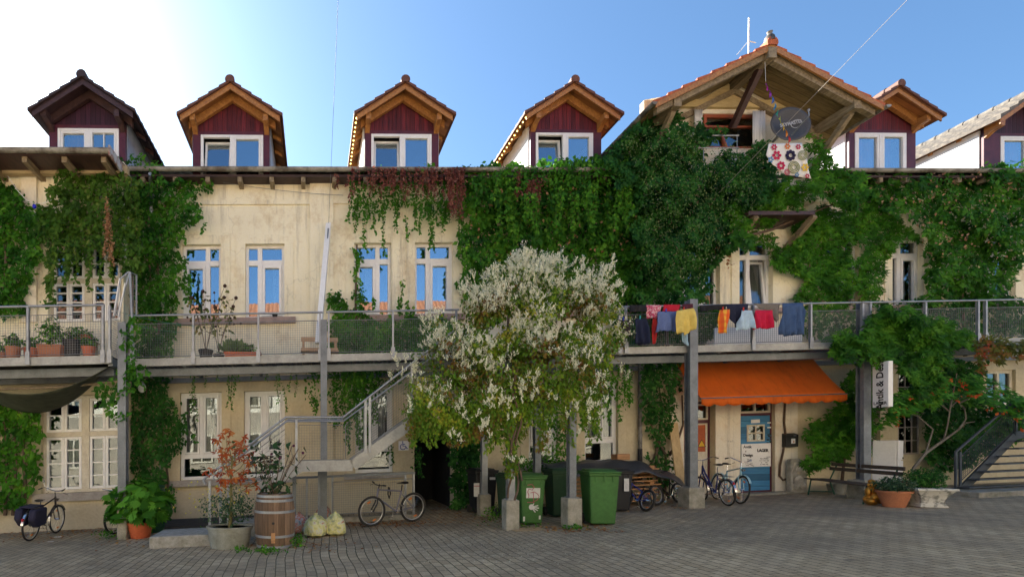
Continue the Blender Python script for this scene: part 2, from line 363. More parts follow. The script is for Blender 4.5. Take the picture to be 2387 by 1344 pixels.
LOW = {'a': (420, 517, 912, 1117), 'b': (569, 664, 910, 1113), 'c': (828, 916, 903, 1100), 'd': (1232, 1300, 893, 1085), 'e': (1362, 1440, 888, 1077),
       'f': (1985, 2052, 878, 1050), 'g': (2093, 2157, 868, 1058), 'h': (2300, 2368, 862, 945)}
LOR = {k: px_rect(*r) for k, r in LOW.items()}
lt = sum(LOR[k][3] for k in 'abcde') / 5; lb = sum(LOR[k][2] for k in 'abcde') / 5
for k in 'abcde': LOR[k][2], LOR[k][3] = lb, lt
DOORS = {'cream': px_rect(1593, 1667, 935, 1152), 'blue': px_rect(1725, 1806, 932, 1152), 'passage': px_rect(966, 1056, 1000, 1190)}
for k in DOORS: DOORS[k][2] = .04 if k == 'blue' else 0.0
EAVE = 9.02; U_L = PU(287, 0); U_R = PU(2387, 0) + 7
w = M(); holed_wall(w, U_L, U_R, -.6, EAVE - .1, list(UPR.values()) + list(LOR.values()) + list(DOORS.values()), 0, .32)
w.box(U_L, U_L + .3, -9, -.33, -.6, EAVE - .1); w.box(U_R - .3, U_R, -9, -.33, -.6, EAVE - .1); w.box(U_L, U_R, -9.3, -9, -.6, EAVE - .1)
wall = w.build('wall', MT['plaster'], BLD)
# plaster bands and pilaster, surrounds, sills
p = M()
pu0, pu1 = PU(722, .07), PU(777, .07); p.box(pu0, pu1, 0.002, .07, 0.0, EAVE - .1)
for r in list(UPR.values()) + [LOR[k] for k in 'abcde']:
    t = .24
    for a, b, c, d in ((r[0] - t, r[0], r[2], r[3] + t), (r[1], r[1] + t, r[2], r[3] + t), (r[0], r[1], r[3], r[3] + t)): p.box(a, b, .001, .028, c, d)
p.box(U_L, pu0, .001, .045, PW(500, 478, 0), PW(500, 468, 0)); p.box(pu1, U_R, .001, .045, PW(1000, 475, 0), PW(1000, 465, 0))
p.box(U_L, pu0, .001, .06, .0, PW(430, 1145, 0)); p.box(pu1, DOORS['passage'][0] - .3, .001, .06, 0, PW(430, 1145, 0))
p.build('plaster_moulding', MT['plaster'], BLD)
for r in [LOR['e'], DOORS['cream'], DOORS['blue']]: pass
pw_ = M()                                                                            # paler painted plaster round the two doors
du0, du1 = PU(1560, .0), PU(1858, 0)
holed_wall(pw_, du0, du1, 0, PW(1700, 838, 0), [DOORS['cream'], DOORS['blue']], .02, .02); pw_.build('door_surround_plaster', MT['plaster2'], BLD)
for k, r in list(UPR.items()) + [(k, LOR[k]) for k in 'abcde']:
    M().box(r[0] - .3, r[1] + .3, -.1, .13, r[2] - .16, r[2] - .002).build('window_sill', MT['sill'] if k.isupper() else MT['trim'], BLD)
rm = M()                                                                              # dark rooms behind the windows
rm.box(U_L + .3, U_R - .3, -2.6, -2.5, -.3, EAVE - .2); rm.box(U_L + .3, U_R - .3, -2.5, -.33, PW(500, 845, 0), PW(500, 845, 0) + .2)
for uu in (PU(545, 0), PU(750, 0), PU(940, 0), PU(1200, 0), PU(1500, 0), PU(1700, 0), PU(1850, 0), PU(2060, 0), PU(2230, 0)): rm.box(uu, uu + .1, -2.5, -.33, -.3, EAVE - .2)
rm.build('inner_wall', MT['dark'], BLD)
def upper_window(r, wide_left, parent=BLD, tilt=None, curtain=True, op=0, glass='glass'):
    u0, u1, w0, w1 = r; m = M(); v0, v1 = -.20, -.12
    m.frame(u0, u1, w0, w1, .075, v0, v1)
    sp = u0 + (u1 - u0) * (.64 if wide_left else .36); tr = w0 + (w1 - w0) * .765
    m.box(sp - .06, sp + .06, v0 + .002, v1 + .015, w0 + .075, w1 - .075)
    m.box(u0 + .075, sp - .06, v0 + .004, v1 + .012, tr - .07, tr + .07); m.box(sp + .06, u1 - .075, v0 + .004, v1 + .012, tr - .07, tr + .07)
    a, b = (u0 + .08, sp - .065) if wide_left else (sp + .065, u1 - .08)
    f = m.build('window', MT['white'], parent, bevel=.006)
    ang = tilt or 0
    s = M().frame(a, b, w0 + .08, tr - .075, .07, v0 + .03, v1 + .03)
    if tilt: s.v = [(x + (z - w0) * .02 * tilt, y - (z - w0) * .12, z) for x, y, z in s.v]
    s.build('sash', MT['white'], f, bevel=.005)
    g = M().box(u0 + .03, u1 - .03, v0 + .03, v0 + .036, w0 + .03, w1 - .03)
    if tilt:
        g = M().box(a + .06, b - .06, v0 + .05, v0 + .056, w0 + .13, tr - .13); g.v = [(x + (z - w0) * .02 * tilt, y - (z - w0) * .12, z) for x, y, z in g.v]
        o0, o1 = (sp, u1 - .03) if wide_left else (u0 + .03, sp)
        g.box(o0, o1, v0 + .03, v0 + .036, w0 + .03, w1 - .03); g.box(a, b, v0 + .03, v0 + .036, tr, w1 - .03)
    g.build('pane', MT[glass], f)
    if curtain:
        c = M(); ca = a + (b - a) * .5; k = 24; c0, c1 = ca, b
        c.add([(c0 + (c1 - c0) * i / k, -.42 + .03 * math.sin(i * 1.9), z) for i in range(k + 1) for z in (w0 + .1, tr)],
              [(2 * i, 2 * i + 2, 2 * i + 3, 2 * i + 1) for i in range(k)])
        c.build('curtain', MT['curtain'], f, smooth=True, recalc=False)
for i, (k, r) in enumerate(UPR.items()):
    upper_window(r, k in 'ACEGI', tilt={'H': .9}.get(k), curtain=k in 'ABCDHJ', glass='glass' if k in 'ABCD' else 'glass_dark')
def lower_window(r, parent=BLD, blind=True):
    u0, u1, w0, w1 = r; m = M(); v0, v1 = -.17, -.09
    m.frame(u0, u1, w0, w1, .085, v0, v1); tr = w0 + (w1 - w0) * .27; sp = (u0 + u1) / 2
    m.box(u0 + .085, u1 - .085, v0 + .004, v1 + .012, tr - .06, tr + .06); m.box(sp - .05, sp + .05, v0 + .002, v1 + .016, tr + .06, w1 - .085)
    f = m.build('window', MT['white'], parent, bevel=.006)
    for a, b in ((u0 + .09, sp - .055), (sp + .055, u1 - .09)): M().frame(a, b, tr + .065, w1 - .09, .05, v0 + .02, v1 + .03).build('sash', MT['white'], f, bevel=.005)
    pane('pane', u0 + .03, u1 - .03, w0 + .03, w1 - .03, v0 + .03, f, 'glass_dark')
    if blind:
        c = M(); k = 20; c.add([(u0 + .12 + (u1 - u0 - .3) * i / k, -.3 + .02 * math.sin(i * 1.7), z) for i in range(k + 1) for z in (tr, w1 - .08)], [(2 * i, 2 * i + 2, 2 * i + 3, 2 * i + 1) for i in range(k)])
        c.build('curtain', MT['curtain'], f, smooth=True, recalc=False)
for k in 'abcde': lower_window(LOR[k])
# industrial lattice windows on the right
for k in 'fg':
    r = LOR[k]; m = M(); m.frame(*r[:2], r[2], r[3], .04, -.2, -.16); nu, nw = 4, 6
    for i in range(1, nu): x = r[0] + (r[1] - r[0]) * i / nu; m.box(x - .014, x + .014, -.195, -.165, r[2] + .04, r[3] - .04)
    for i in range(1, nw): z = r[2] + (r[3] - r[2]) * i / nw; m.box(r[0] + .04, r[1] - .04, -.193, -.167, z - .014, z + .014)
    f = m.build('lattice_window', mat('pale_iron_' + k, (.45, .42, .38), (.25, .22, .19), 6, .7), BLD); pane('pane', r[0] + .01, r[1] - .01, r[2] + .01, r[3] - .01, -.18, f, 'glass_dark')
r = LOR['h']; f = M().frame(*r, .09, -.15, -.08).box((r[0] + r[1]) / 2 - .04, (r[0] + r[1]) / 2 + .04, -.146, -.076, r[2] + .09, r[3] - .09).build('window', MT['cream'], BLD); pane('pane', r[0] + .03, r[1] - .03, r[2] + .03, r[3] - .03, -.12, f, 'glass_dark')
# doors
r = DOORS['cream']; v = -.22; hd = PW(1630, 978, v)
f = M().frame(r[0], r[1], 0, r[3], .06, v - .04, v + .02).box(r[0] + .06, r[1] - .06, v - .03, v + .03, hd - .1, hd).build('door_frame', MT['burgundy_plain'], BLD)
pane('pane', r[0] + .06, r[1] - .06, hd, r[3] - .06, v, f, 'glass_dark'); M().frame(r[0] + .061, r[1] - .061, hd + .001, r[3] - .061, .05, v + .001, v + .03).build('sash', MT['cream'], f)
d = M().box(r[0] + .062, r[1] - .062, v - .035, v + .01, .04, hd - .101); um = (r[0] + r[1]) / 2
a, b = r[0] + .14, r[1] - .14; z0, z1 = PW(1630, 1052, v), PW(1630, 990, v)
d.frame(a - .04, b + .04, z0 - .04, z1 + .04, .035, v + .011, v + .025); d.frame(a - .04, b + .04, .3, z0 - .2, .03, v + .011, v + .022)
dr = d.build('door', MT['cream'], BLD)
M().box(a, b, v + .012, v + .02, z0, z1).build('orange_panel', mat('faded_orange_board', (.42, .10, .03), (.28, .07, .03), 3, .7), dr)
yl = mat('warning_yellow', (.75, .45, .02), None, 9, .5); bk = mat('black_paint', (.015, .015, .015), None, 9, .5)
tx, tz = PU(1634, v), PW(1634, 1041, v)
M().prism([(tx - .13, tz), (tx + .13, tz), (tx, tz + .22)], 1, v + .022, v + .026).build('warning_triangle', bk, dr)
M().prism([(tx - .1, tz + .018), (tx + .1, tz + .018), (tx, tz + .19)], 1, v + .027, v + .029).build('warning_sign', yl, dr)
M().box(a - .04, a + .1, v + .012, v + .02, z0 - .38, z0 - .30).build('name_plate', MT['white'], dr)
MT['blue_boards'] = boards('blue_door_boards', (.06, .23, .40), (.035, .15, .31), .17, axis=2, rough=.5, gap=.05)
r = DOORS['blue']; v = -.1; hd = PW(1765, 962, v)
f = M().frame(r[0], r[1], .04, r[3], .05, v - .05, v).box(r[0] + .05, r[1] - .05, v - .04, v + .01, hd - .07, hd).build('door_frame', MT['burgundy_plain'], BLD)
pane('pane', r[0] + .05, r[1] - .05, hd, r[3] - .05, v - .03, f, 'glass_dark'); M().frame(r[0] + .051, r[1] - .051, hd + .001, r[3] - .051, .06, v - .028, v + .012).box((r[0] + r[1]) / 2 - .03, (r[0] + r[1]) / 2 + .03, v - .026, v + .01, hd + .06, r[3] - .11).build('sash', MT['cream'], f)
d = M(); hw = [PU(1741, v), PU(1782, v), PW(1760, 1028, v), PW(1760, 989, v)]
holed_wall(d, r[0] + .051, r[1] - .051, .06, hd - .071, [hw], v - .01, .04); bd = d.build('door', MT['blue_boards'], BLD, recalc=False)
m = M().frame(*hw, .045, v - .012, v + .012); um = (hw[0] + hw[1]) / 2; wm = (hw[2] + hw[3]) / 2
m.box(um - .018, um + .018, v - .01, v + .008, hw[2] + .045, hw[3] - .045); m.box(hw[0] + .045, hw[1] - .045, v - .009, v + .007, wm - .018, wm + .018)
m.build('door_window', MT['cream'], bd); pane('door_pane', hw[0], hw[1], hw[2], hw[3], v - .03, bd, 'glass_dark')
M().box(PU(1751, v), PU(1771, v), v - .008, v + .004, PW(1760, 985, v), PW(1760, 977, v)).build('name_plate', MT['white'], bd)
for yy in (983, 994): M().box(PU(1789, v), PU(1797, v), v - .008, v + .004, PW(1792, yy + 3, v), PW(1792, yy, v)).build('sticker', MT['white'], bd)
for i in range(16):
    sx, sy = 1786 + random.random() * 15, 1006 + random.random() * 55
    M().box(PU(sx, v), PU(sx + 3 + random.random() * 2, v), v - .008, v + .001, PW(1793, sy + 3, v), PW(1793, sy, v)).build('sticker', random.choice([bk, MT['burgundy_plain'], mat('sticker_teal', (.05, .16, .2))]), bd)
M().tube([(r[1] - .1, v, 1.05), (r[1] - .1, v + .05, 1.05), (r[1] - .2, v + .05, 1.05)], .01).build('door_handle', MT['steel'], bd)
M().box(r[0] - .1, r[1] + .25, .0, .35, 0, .055).build('door_step', MT['concrete'], BLD)
for uu in (PU(1600, 0),): M().box(DOORS['cream'][0] - .05, DOORS['cream'][1] + .05, 0, .25, 0, .05).build('door_step', MT['concrete'], BLD)
# passage interior
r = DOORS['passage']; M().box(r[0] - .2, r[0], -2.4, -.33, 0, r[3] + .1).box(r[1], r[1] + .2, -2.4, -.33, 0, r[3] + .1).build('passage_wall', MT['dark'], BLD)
# main roof: corrugated tiles seen on edge above the gutter, running back at a low pitch
def corrugated(m, u0, u1, v0, v1, w0, w1, pitch, amp, nv):
    n = int((u1 - u0) / pitch * 6); vs = []
    for i in range(n + 1):
        u = u0 + (u1 - u0) * i / n; c = amp * abs(math.sin(math.pi * (u - u0) / pitch))
        for j in range(nv + 1): s = j / nv; vs.append((u, v0 + (v1 - v0) * s, w0 + (w1 - w0) * s + c))
    m.add(vs, [(i * (nv + 1) + j, (i + 1) * (nv + 1) + j, (i + 1) * (nv + 1) + j + 1, i * (nv + 1) + j + 1) for i in range(n) for j in range(nv)])
rf = M(); corrugated(rf, U_L - .2, U_R, .42, -7.5, EAVE + .05, EAVE + 3.0, .24, .045, 2); rf.box(U_L - .2, U_R, -.9, .40, EAVE - .13, EAVE - .07)
rf.add([(U_L - .2, -7.5, EAVE + 3), (U_R, -7.5, EAVE + 3), (U_R, -9.6, EAVE), (U_L - .2, -9.6, EAVE)], [(0, 1, 2, 3)])
roof = rf.build('roof', MT['tile_dark'], BLD, recalc=False)
g0, g1, gA, gB = PU(300, .5), PU(1424, .5), PU(1935, .5), U_R
def gutter(u0, u1, v, w, r=.075):
    m = M(); n = 10; k = int((u1 - u0) / .5) + 2
    vs = [(u0 + (u1 - u0) * i / (k - 1), v + r * math.cos(a), w + .004 * math.sin(i * 2.3) - r * math.sin(a)) for i in range(k) for a in [math.pi * j / n for j in range(n + 1)]]
    m.add(vs, [(i * (n + 1) + j, (i + 1) * (n + 1) + j, (i + 1) * (n + 1) + j + 1, i * (n + 1) + j + 1) for i in range(k - 1) for j in range(n)])
    m.tube([(u0, v + r, w), (u1, v + r, w)], .012, 6)
    u = u0 + .3
    while u < u1:
        m.tube([(u, v + (r + .006) * math.cos(a), w - (r + .006) * math.sin(a)) for a in [math.pi * j / 8 for j in range(9)]], .007, 4); u += .82
    return m
for a, b in ((g0, g1), (gA, gB)): gutter(a, b, .5, EAVE + .03).build('gutter', MT['zinc'], BLD, smooth=True)
u = g0 + .3; rl = []
while u < gB:
    if u < g1 or u > gA: rl.append(u)
    u += .82
for u in rl: M().box(u - .055, u + .055, .0, .40, EAVE - .26, EAVE - .135).build('rafter_end', MT['old_wood'], BLD)
# tiled slopes -------------------------------------------------
def slope(m, ua, wa, ue, we, vf, vb, n, th=.06, pit=.3, lift=.05, amp=.03):
    """courses of tiles from the ridge (ua,wa) to the eave (ue,we), running from vf back to vb, stepped where they overlap"""
    for i in range(n):
        s0, s1 = i / n, (i + 1) / n + .015; u0, w0 = ua + (ue - ua) * s0, wa + (we - wa) * s0; u1, w1 = ua + (ue - ua) * s1, wa + (we - wa) * s1
        k = max(2, int((vf - vb) / pit * 4)); vs = []
        for j in range(k + 1):
            v = vf + (vb - vf) * j / k; c = amp * (.5 + .5 * math.cos(2 * math.pi * (vf - v) / pit))
            vs += [(u0, v, w0 + c), (u1, v, w1 + lift + c), (u1, v, w1 - .01), (u0, v, w0 - .02)]
        fs = [(0, 1, 2, 3)] + [(j * 4 + a, j * 4 + 4 + a, j * 4 + 4 + (a + 1) % 4, j * 4 + (a + 1) % 4) for j in range(k) for a in range(4)] + [(k * 4 + 3, k * 4 + 2, k * 4 + 1, k * 4)]
        m.add(vs, fs)
def dormer(ax, ay, lx, rx, ey, vf, vfc, fx0, fx1, win, style, back=6.0, cap=True, curt='dark', tilt=True, bare_left=False):
    tile, wood, sof, clad, post, side = style
    ua, wa = P(ax, ay, vf); ur, we = P(rx, ey, vf); ul = PU(lx, vf) if lx is not None else 2 * ua - ur
    hw = (ur - ul) / 2 if lx is not None else ur - ua; uc = (ul + ur) / 2 if lx is not None else ua
    pitch = (wa - we) / hw; f0, f1 = PU(fx0, vfc), PU(fx1, vfc); fc = (f0 + f1) / 2; fh = (f1 - f0) / 2
    if abs(fc - uc) > .25: fc = uc; f0, f1 = uc - fh, uc + fh
    th = .13
    base = EAVE + .1; wt_ = lambda u: wa - abs(u - uc) * pitch - th
    x0, x1, wy0 = PU(win[0], vfc), PU(win[1], vfc), PW((win[0] + win[1]) / 2, win[2], vfc)
    if x1 - x0 > 2 * fh: x0, x1 = f0 + .12, f1 - .12
    b = M()                                                       # gable boards, posts and lintel
    b.prism([(f0, wy0 + .03), (f1, wy0 + .03), (f1, wt_(f1)), (uc, wt_(uc)), (f0, wt_(f0))], 1, vfc - .06, vfc, 0)
    b.box(f0, x0, vfc - .08, vfc + .015, base - .3, wy0 + .031, 1); b.box(x1, f1, vfc - .08, vfc + .015, base - .3, wy0 + .031, 1)
    b.box(f0 + .001, f1 - .001, vfc - .08, vfc + .02, wy0 + .032, wy0 + .12, 1)
    D = b.build('dormer', [MT[clad], MT[post]], BLD)
    rt = M(); am = .055 if tile == 'tile_grey' else .03; slope(rt, uc, wa, uc - hw, we, vf, vf - back, 5, amp=am, lift=am + .01); slope(rt, uc, wa, uc + hw, we, vf, vf - back, 5, amp=am, lift=am + .01); rt.build('tile_roof', MT[tile], D)
    s = M()
    for sg in (-1, 1): s.prism([(uc, wa - .03), (uc + sg * (hw - .05), we + .05 * pitch - .03), (uc + sg * (hw - .05), we + .05 * pitch - .055), (uc, wa - .055)], 1, vf - .05, vf - back)
    s.build('soffit', MT[sof], D)
    for sg in (-1, 1):
        for dv, hgt, tk, q in ((-.06, .10, .035, 'barge_board'), (vfc - vf + .16, .17, .11, 'rafter')):
            m = M(); e = hw - (.06 if q == 'barge_board' else .20)
            m.prism([(uc, wa - .057), (uc + sg * e, wa - .057 - e * pitch), (uc + sg * e, wa - .057 - e * pitch - hgt * 1.2), (uc, wa - .057 - hgt * 1.2)], 1, vf + dv, vf + dv - tk)
            m.build(q, MT[wood], D)
        pz = wa - .057 - (fh - .02) * pitch - .02
        pe = M(); x = fc + sg * (fh - .07)
        pe.prism([(vfc + .01, pz - .36), (vfc + .2, pz - .24), (vf - .14, pz - .2), (vf - .14, pz - .03), (vfc + .01, pz - .03)], 0, x - .065, x + .065); pe.build('purlin_end', MT[wood], D)
        M().box(fc + sg * fh - .03, fc + sg * fh + .03, vfc - back + .5, vfc - .081, base - 1.2, wt_(fc + sg * fh) - .0).build('side_wall', MT[side], D)
        for k in range(4):
            vv = vfc - .5 - k * .75; e = hw - .1; M().prism([(uc + sg * fh, wa - .057 - fh * pitch), (uc + sg * e, wa - .057 - e * pitch), (uc + sg * e, wa - .057 - e * pitch - .09), (uc + sg * fh, wa - .057 - fh * pitch - .11)], 1, vv, vv - .09).build('rafter', MT[wood], D)
    rc = M(); n = 10
    k = int(back / .38)
    for i in range(k):
        v0 = vf + .03 - i * .38; r0, r1 = .125, .105
        vs = [(uc + rr * math.cos(a), vv, wa + .02 + rr * math.sin(a)) for vv, rr in ((v0, r0), (v0 - .40, r1)) for a in [math.pi * (j / n * 1.3 - .15) for j in range(n + 1)]]
        rc.add(vs, [(j, j + 1, n + 2 + j, n + 1 + j) for j in range(n)] + ([tuple(range(n + 1))] if i == 0 else []))
    rc.build('ridge_cap', MT[tile], D, smooth=True)
    # window
    wb_ = base - .25; m = M(); m.frame(x0 + .004, x1 - .004, wb_, wy0 + .028, .07, vfc - .05, vfc + .03); xm = (x0 + x1) / 2
    m.box(xm - .055, xm + .055, vfc - .048, vfc + .036, wb_ + .07, wy0 - .042)
    m.frame(xm + .056, x1 - .075, wb_ + .071, wy0 - .043, .05, vfc - .04, vfc + .04)
    if curt == 'panes':
        for q in (.5,): m.box(xm + .1 + (x1 - xm - .2) * q - .012, xm + .1 + (x1 - xm - .2) * q + .012, vfc - .03, vfc + .03, wb_ + .12, wy0 - .09)
        for q in (.25, .6): z = wb_ + .1 + (wy0 - wb_ - .2) * q; m.box(xm + .1, x1 - .12, vfc - .032, vfc + .028, z - .012, z + .012)
    m.build('window_frame', MT['white'], D, bevel=.006)
    s = M().frame(x0 + .078, xm - .058, wb_ + .075, wy0 - .045, .055, vfc - .055, vfc + .025)
    g = M().box(x0 + .12, xm - .1, vfc - .03, vfc - .024, wb_ + .1, wy0 - .09)
    if tilt:
        for q in (s, g): q.v = [(x + (z - wb_) * .012, y - (z - wb_) * .13, z - .02) for x, y, z in q.v]
    s.build('sash', MT['white'], D, bevel=.005); g.box(xm, x1 - .03, vfc - .02, vfc - .014, wb_ + .03, wy0 - .03); g.build('pane', MT['glass'], D)
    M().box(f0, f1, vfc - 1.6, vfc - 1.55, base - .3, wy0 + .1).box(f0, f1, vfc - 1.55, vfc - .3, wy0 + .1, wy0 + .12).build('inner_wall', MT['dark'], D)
    if curt in ('tan', 'panes'):
        c = M(); kk = 30; q0, q1 = (x0 + .1, x1 - .25) if curt == 'tan' else (x0 + .15, xm)
        c.add([(q0 + (q1 - q0) * i / kk, vfc - .22 + .03 * math.sin(i * 1.7), z) for i in range(kk + 1) for z in (wb_, wy0 - .05)], [(2 * i, 2 * i + 2, 2 * i + 3, 2 * i + 1) for i in range(kk)])
        c.build('curtain', MT['curtain_tan'], D, smooth=True, recalc=False)
    return D, (uc, wa, hw, pitch, we)
ST = ('tile_brown', 'orange_wood', 'soffit_orange', 'burgundy', 'burgundy_plain', 'panel_sunlit')
STG = ('tile_brown', 'orange_wood', 'soffit_orange', 'burgundy', 'burgundy_plain', 'panel_shaded')
STD = ('tile_dark', 'dark_wood', 'soffit_dark', 'burgundy_dark', 'burgundy_plain', 'panel_shaded')
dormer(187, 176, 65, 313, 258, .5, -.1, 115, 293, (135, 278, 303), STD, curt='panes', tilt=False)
dormer(535, 188, 413, 657, 268, .3, -.25, 450, 628, (468, 614, 318), STG)
d3 = dormer(945, 188, 827, 1062, 266, .3, -.25, 850, 1022, (865, 1006, 316), ST)
d4 = dormer(1338, 188, 1225, 1454, 265, .3, -.25, 1236, 1401, (1248, 1382, 313), ST)
dormer(2100, 197, None, 2206, 268, .3, -.25, 1978, 2133, (1991, 2111, 313), ST, curt='tan', tilt=False)
ua_, _ = P(187, 176, .5); step = PU(945, .3) - PU(535, .3)
def shift_px(u, v): return CX + F * W(u, v, 0)[0] / W(u, v, 0)[1]
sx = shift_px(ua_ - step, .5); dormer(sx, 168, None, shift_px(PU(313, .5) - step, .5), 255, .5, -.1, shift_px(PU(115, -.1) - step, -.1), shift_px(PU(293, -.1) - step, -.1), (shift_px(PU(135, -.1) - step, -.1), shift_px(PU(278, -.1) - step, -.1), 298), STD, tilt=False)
ST6 = ('tile_grey', 'orange_wood', 'soffit_orange', 'burgundy_dark', 'burgundy_plain', 'panel_sunlit')
u6 = PU(2100, .3) + step; a6 = shift_px(u6, .3)
d6 = dormer(a6, 200, None, shift_px(u6 + (PU(2206, .3) - PU(2100, .3)), .3), 276, .3, -.25, 2322, 2322 + 170, (2330, 2330 + 130, 321), ST6, curt='panes', tilt=False, back=7)
# string lights under two dormer eaves
bulbm, t = newmat('warm_bulb'); e = N(t, 'ShaderNodeEmission'); e.inputs[0].default_value = (1, .62, .16, 1); e.inputs[1].default_value = 2.2; o = N(t, 'ShaderNodeOutputMaterial'); t.links.new(e.outputs[0], o.inputs[0])
for (D, (uc, wa, hw, pitch, we)), lb in ((d3, 'string of warm bulbs along the middle dormer eave'), (d4, 'string of warm bulbs along the dormer eave next to the big gable')):
    at = (uc - hw + .05, .2, we); th = thing('string_lights', lb, 'string lights', at, group='light strings on the dormers')
    M().tube([(uc - hw + .07, .24 - k * .2, we - .05 - .01 * math.sin(k * 1.8)) for k in range(22)], .006, 5).build('cable', bk, th)
    for k in range(21): M().ball((uc - hw + .05, .2 - k * .2, we - .07), .022, n=6, m=4).build('bulb', bulbm, th)
# ---------------------------------------------------------------- big gable
vf, vw = 1.6, .35
ua, wa = P(1802, 104, vf); ur, we = P(2060, 243, vf); ul, wl = P(1527, 243, vf); we = (we + wl) / 2
uc = (ul + ur) / 2; hw = (ur - ul) / 2; pt = (wa - we) / hw; fh = hw - .55
wtop = lambda u, d=.14: wa - abs(u - uc) * pt - d
gw = [PU(1632, vw), PU(1782, vw), PW(1700, 346, vw), PW(1700, 265, vw)]
b = M(); flr = PW(1700, 470, vw)
b.prism([(uc - fh, gw[3] + .35), (uc + fh, gw[3] + .35), (uc + fh, wtop(uc + fh)), (uc, wtop(uc)), (uc - fh, wtop(uc - fh))], 1, vw - .2, vw)
b.box(uc - fh, gw[0], vw - .2, vw, flr, gw[3] + .35); b.box(gw[1], uc + fh, vw - .2, vw, flr, gw[3] + .35)
b.box(gw[0], gw[1], vw - .2, vw, gw[3], gw[3] + .35); b.box(gw[0], gw[1], vw - .2, vw, flr, gw[2])
b.box(uc - fh, uc - fh + .1, vw - 5, vw - .201, flr, wtop(uc + fh) - .1); b.box(uc + fh - .1, uc + fh, vw - 5, vw - .201, flr, wtop(uc + fh) - .1)
GB = b.build('gable', MT['plaster2'], BLD)
m = M(); slope(m, uc, wa, uc - hw, we, vf, vf - 9, 8, lift=.06, amp=.035); slope(m, uc, wa, uc + hw, we, vf, vf - 9, 8, lift=.06, amp=.035); m.build('tile_roof', MT['tile_orange'], GB)
m = M()
for sg in (-1, 1): m.prism([(uc, wa - .03), (uc + sg * (hw - .04), we - .02), (uc + sg * (hw - .04), we - .055), (uc, wa - .065)], 1, vf - .05, vf - 8)
m.build('soffit', MT['soffit_planks'], GB)
for sg in (-1, 1):
    M().prism([(uc, wa - .0), (uc + sg * (hw - .01), we + .0), (uc + sg * (hw - .01), we - .13), (uc, wa - .14)], 1, vf - .02, vf + .02).build('barge_board', MT['orange_wood'], GB)
    M().prism([(uc, wa - .067), (uc + sg * (hw - .12), we + .12 * pt - .067), (uc + sg * (hw - .12), we + .12 * pt - .25), (uc, wa - .27)], 1, vf - .1, vf - .24).build('rafter', MT['old_wood'], GB)
    e = fh + .05
    M().prism([(uc + .0, wa - .3), (uc + sg * e, wa - .3 - e * pt), (uc + sg * e, wa - .46 - e * pt), (uc, wa - .46)], 1, vw + .002, vw + .12).build('rafter', MT['old_wood'], GB)
    x = uc + sg * (fh - .1); z = wa - .08 - (fh - .1) * pt
    M().box(x - .1, x + .1, vw, vf - .06, z - .27, z - .07).build('purlin', MT['old_wood'], GB)
    M().beam((x, vw + .0, z - 1.15), (x, vf - .25, z - .27), .12, .14).build('bracket', MT['old_wood'], GB)
M().box(uc - .11, uc + .11, vw - .0, vf + .04, wa - .36, wa - .09).build('ridge_purlin', MT['old_wood'], GB)
M().beam((uc, vw + .02, wa - 1.35), (uc, vf - .35, wa - .37), .14, .16).build('bracket', MT['dark_wood'], GB)
M().box(gw[0] - .75, gw[1] + .7, vw + .002, vw + .1, gw[3] + .12, gw[3] + .33).build('lintel_beam', mat('cream_painted_beam', (.58, .45, .22), (.42, .32, .15), 4, .8, sc3=(1, 5, 5)), GB)
M().prism([(uc - .95, gw[3] + .34), (uc + .6, gw[3] + .34), (uc - .15, gw[3] + .8)], 1, vw + .003, vw + .06).build('gable_panel', mat('ochre_boards', (.56, .43, .22), (.4, .3, .14), 4, .8, sc3=(1, 5, 5)), GB)
m = M().frame(gw[0] + .15, gw[1] - .05, gw[2], gw[3] - .0, .08, vw - .12, vw - .04).box(gw[0] + .2, gw[1] - .1, vw - .11, vw - .05, gw[3] - .35, gw[3] - .3)
m.beam((uc - 1.1, vw - .07, gw[2]), (uc - .9, vw - .07, gw[3] - .33), .07, .07).beam((uc - .1, vw - .07, gw[2]), (uc - .35, vw - .07, gw[3] - .33), .07, .07)
gf = m.build('gable_window', mat('red_brown_frame', (.34, .08, .03), (.22, .06, .03), 4, .6), GB); pane('pane', gw[0] + .17, gw[1] - .08, gw[2], gw[3], vw - .1, GB, 'glass_dark')
M().box(gw[0], gw[1], vw - 1.2, vw - 1.1, flr, gw[3] + .3).build('inner_wall', MT['dark'], GB)
rc = M(); 
for i in range(20): rc.lathe([(.15, 0), (.13, .42)], 12, (0, 0, 0)); 
rc = M(); n = 10
for i in range(20):
    v0 = vf + .05 - i * .4
    rc.add([(uc + rr * math.cos(a), vv, wa + .03 + rr * math.sin(a)) for vv, rr in ((v0, .15), (v0 - .42, .125)) for a in [math.pi * (j / n * 1.3 - .15) for j in range(n + 1)]], [(j, j + 1, n + 2 + j, n + 1 + j) for j in range(n)] + ([tuple(range(n + 1))] if i == 0 else []))
rc.build('ridge_cap', MT['tile_orange'], GB, smooth=True)
rc = M(); rc.lathe([(.13, 0), (.11, .12), (.05, .2), (.07, .26)], 10, (uc, vf - .05, wa + .1)); rc.build('ridge_finial', MT['zinc'], GB, smooth=True)
# gutters on the gable roof sides
for sg in (-1, 1):
    m = M(); n = 8; x = uc + sg * (hw + .06); zz = we - .02
    m.add([(x + .07 * math.cos(a), v, zz - .07 * math.sin(a)) for v in (vf + .08, vf - 8) for a in [math.pi * j / n for j in range(n + 1)]], [(j, j + 1, n + 2 + j, n + 1 + j) for j in range(n)] + [tuple(range(n + 1))])
    m.build('side_gutter', MT['zinc'], GB, smooth=True)
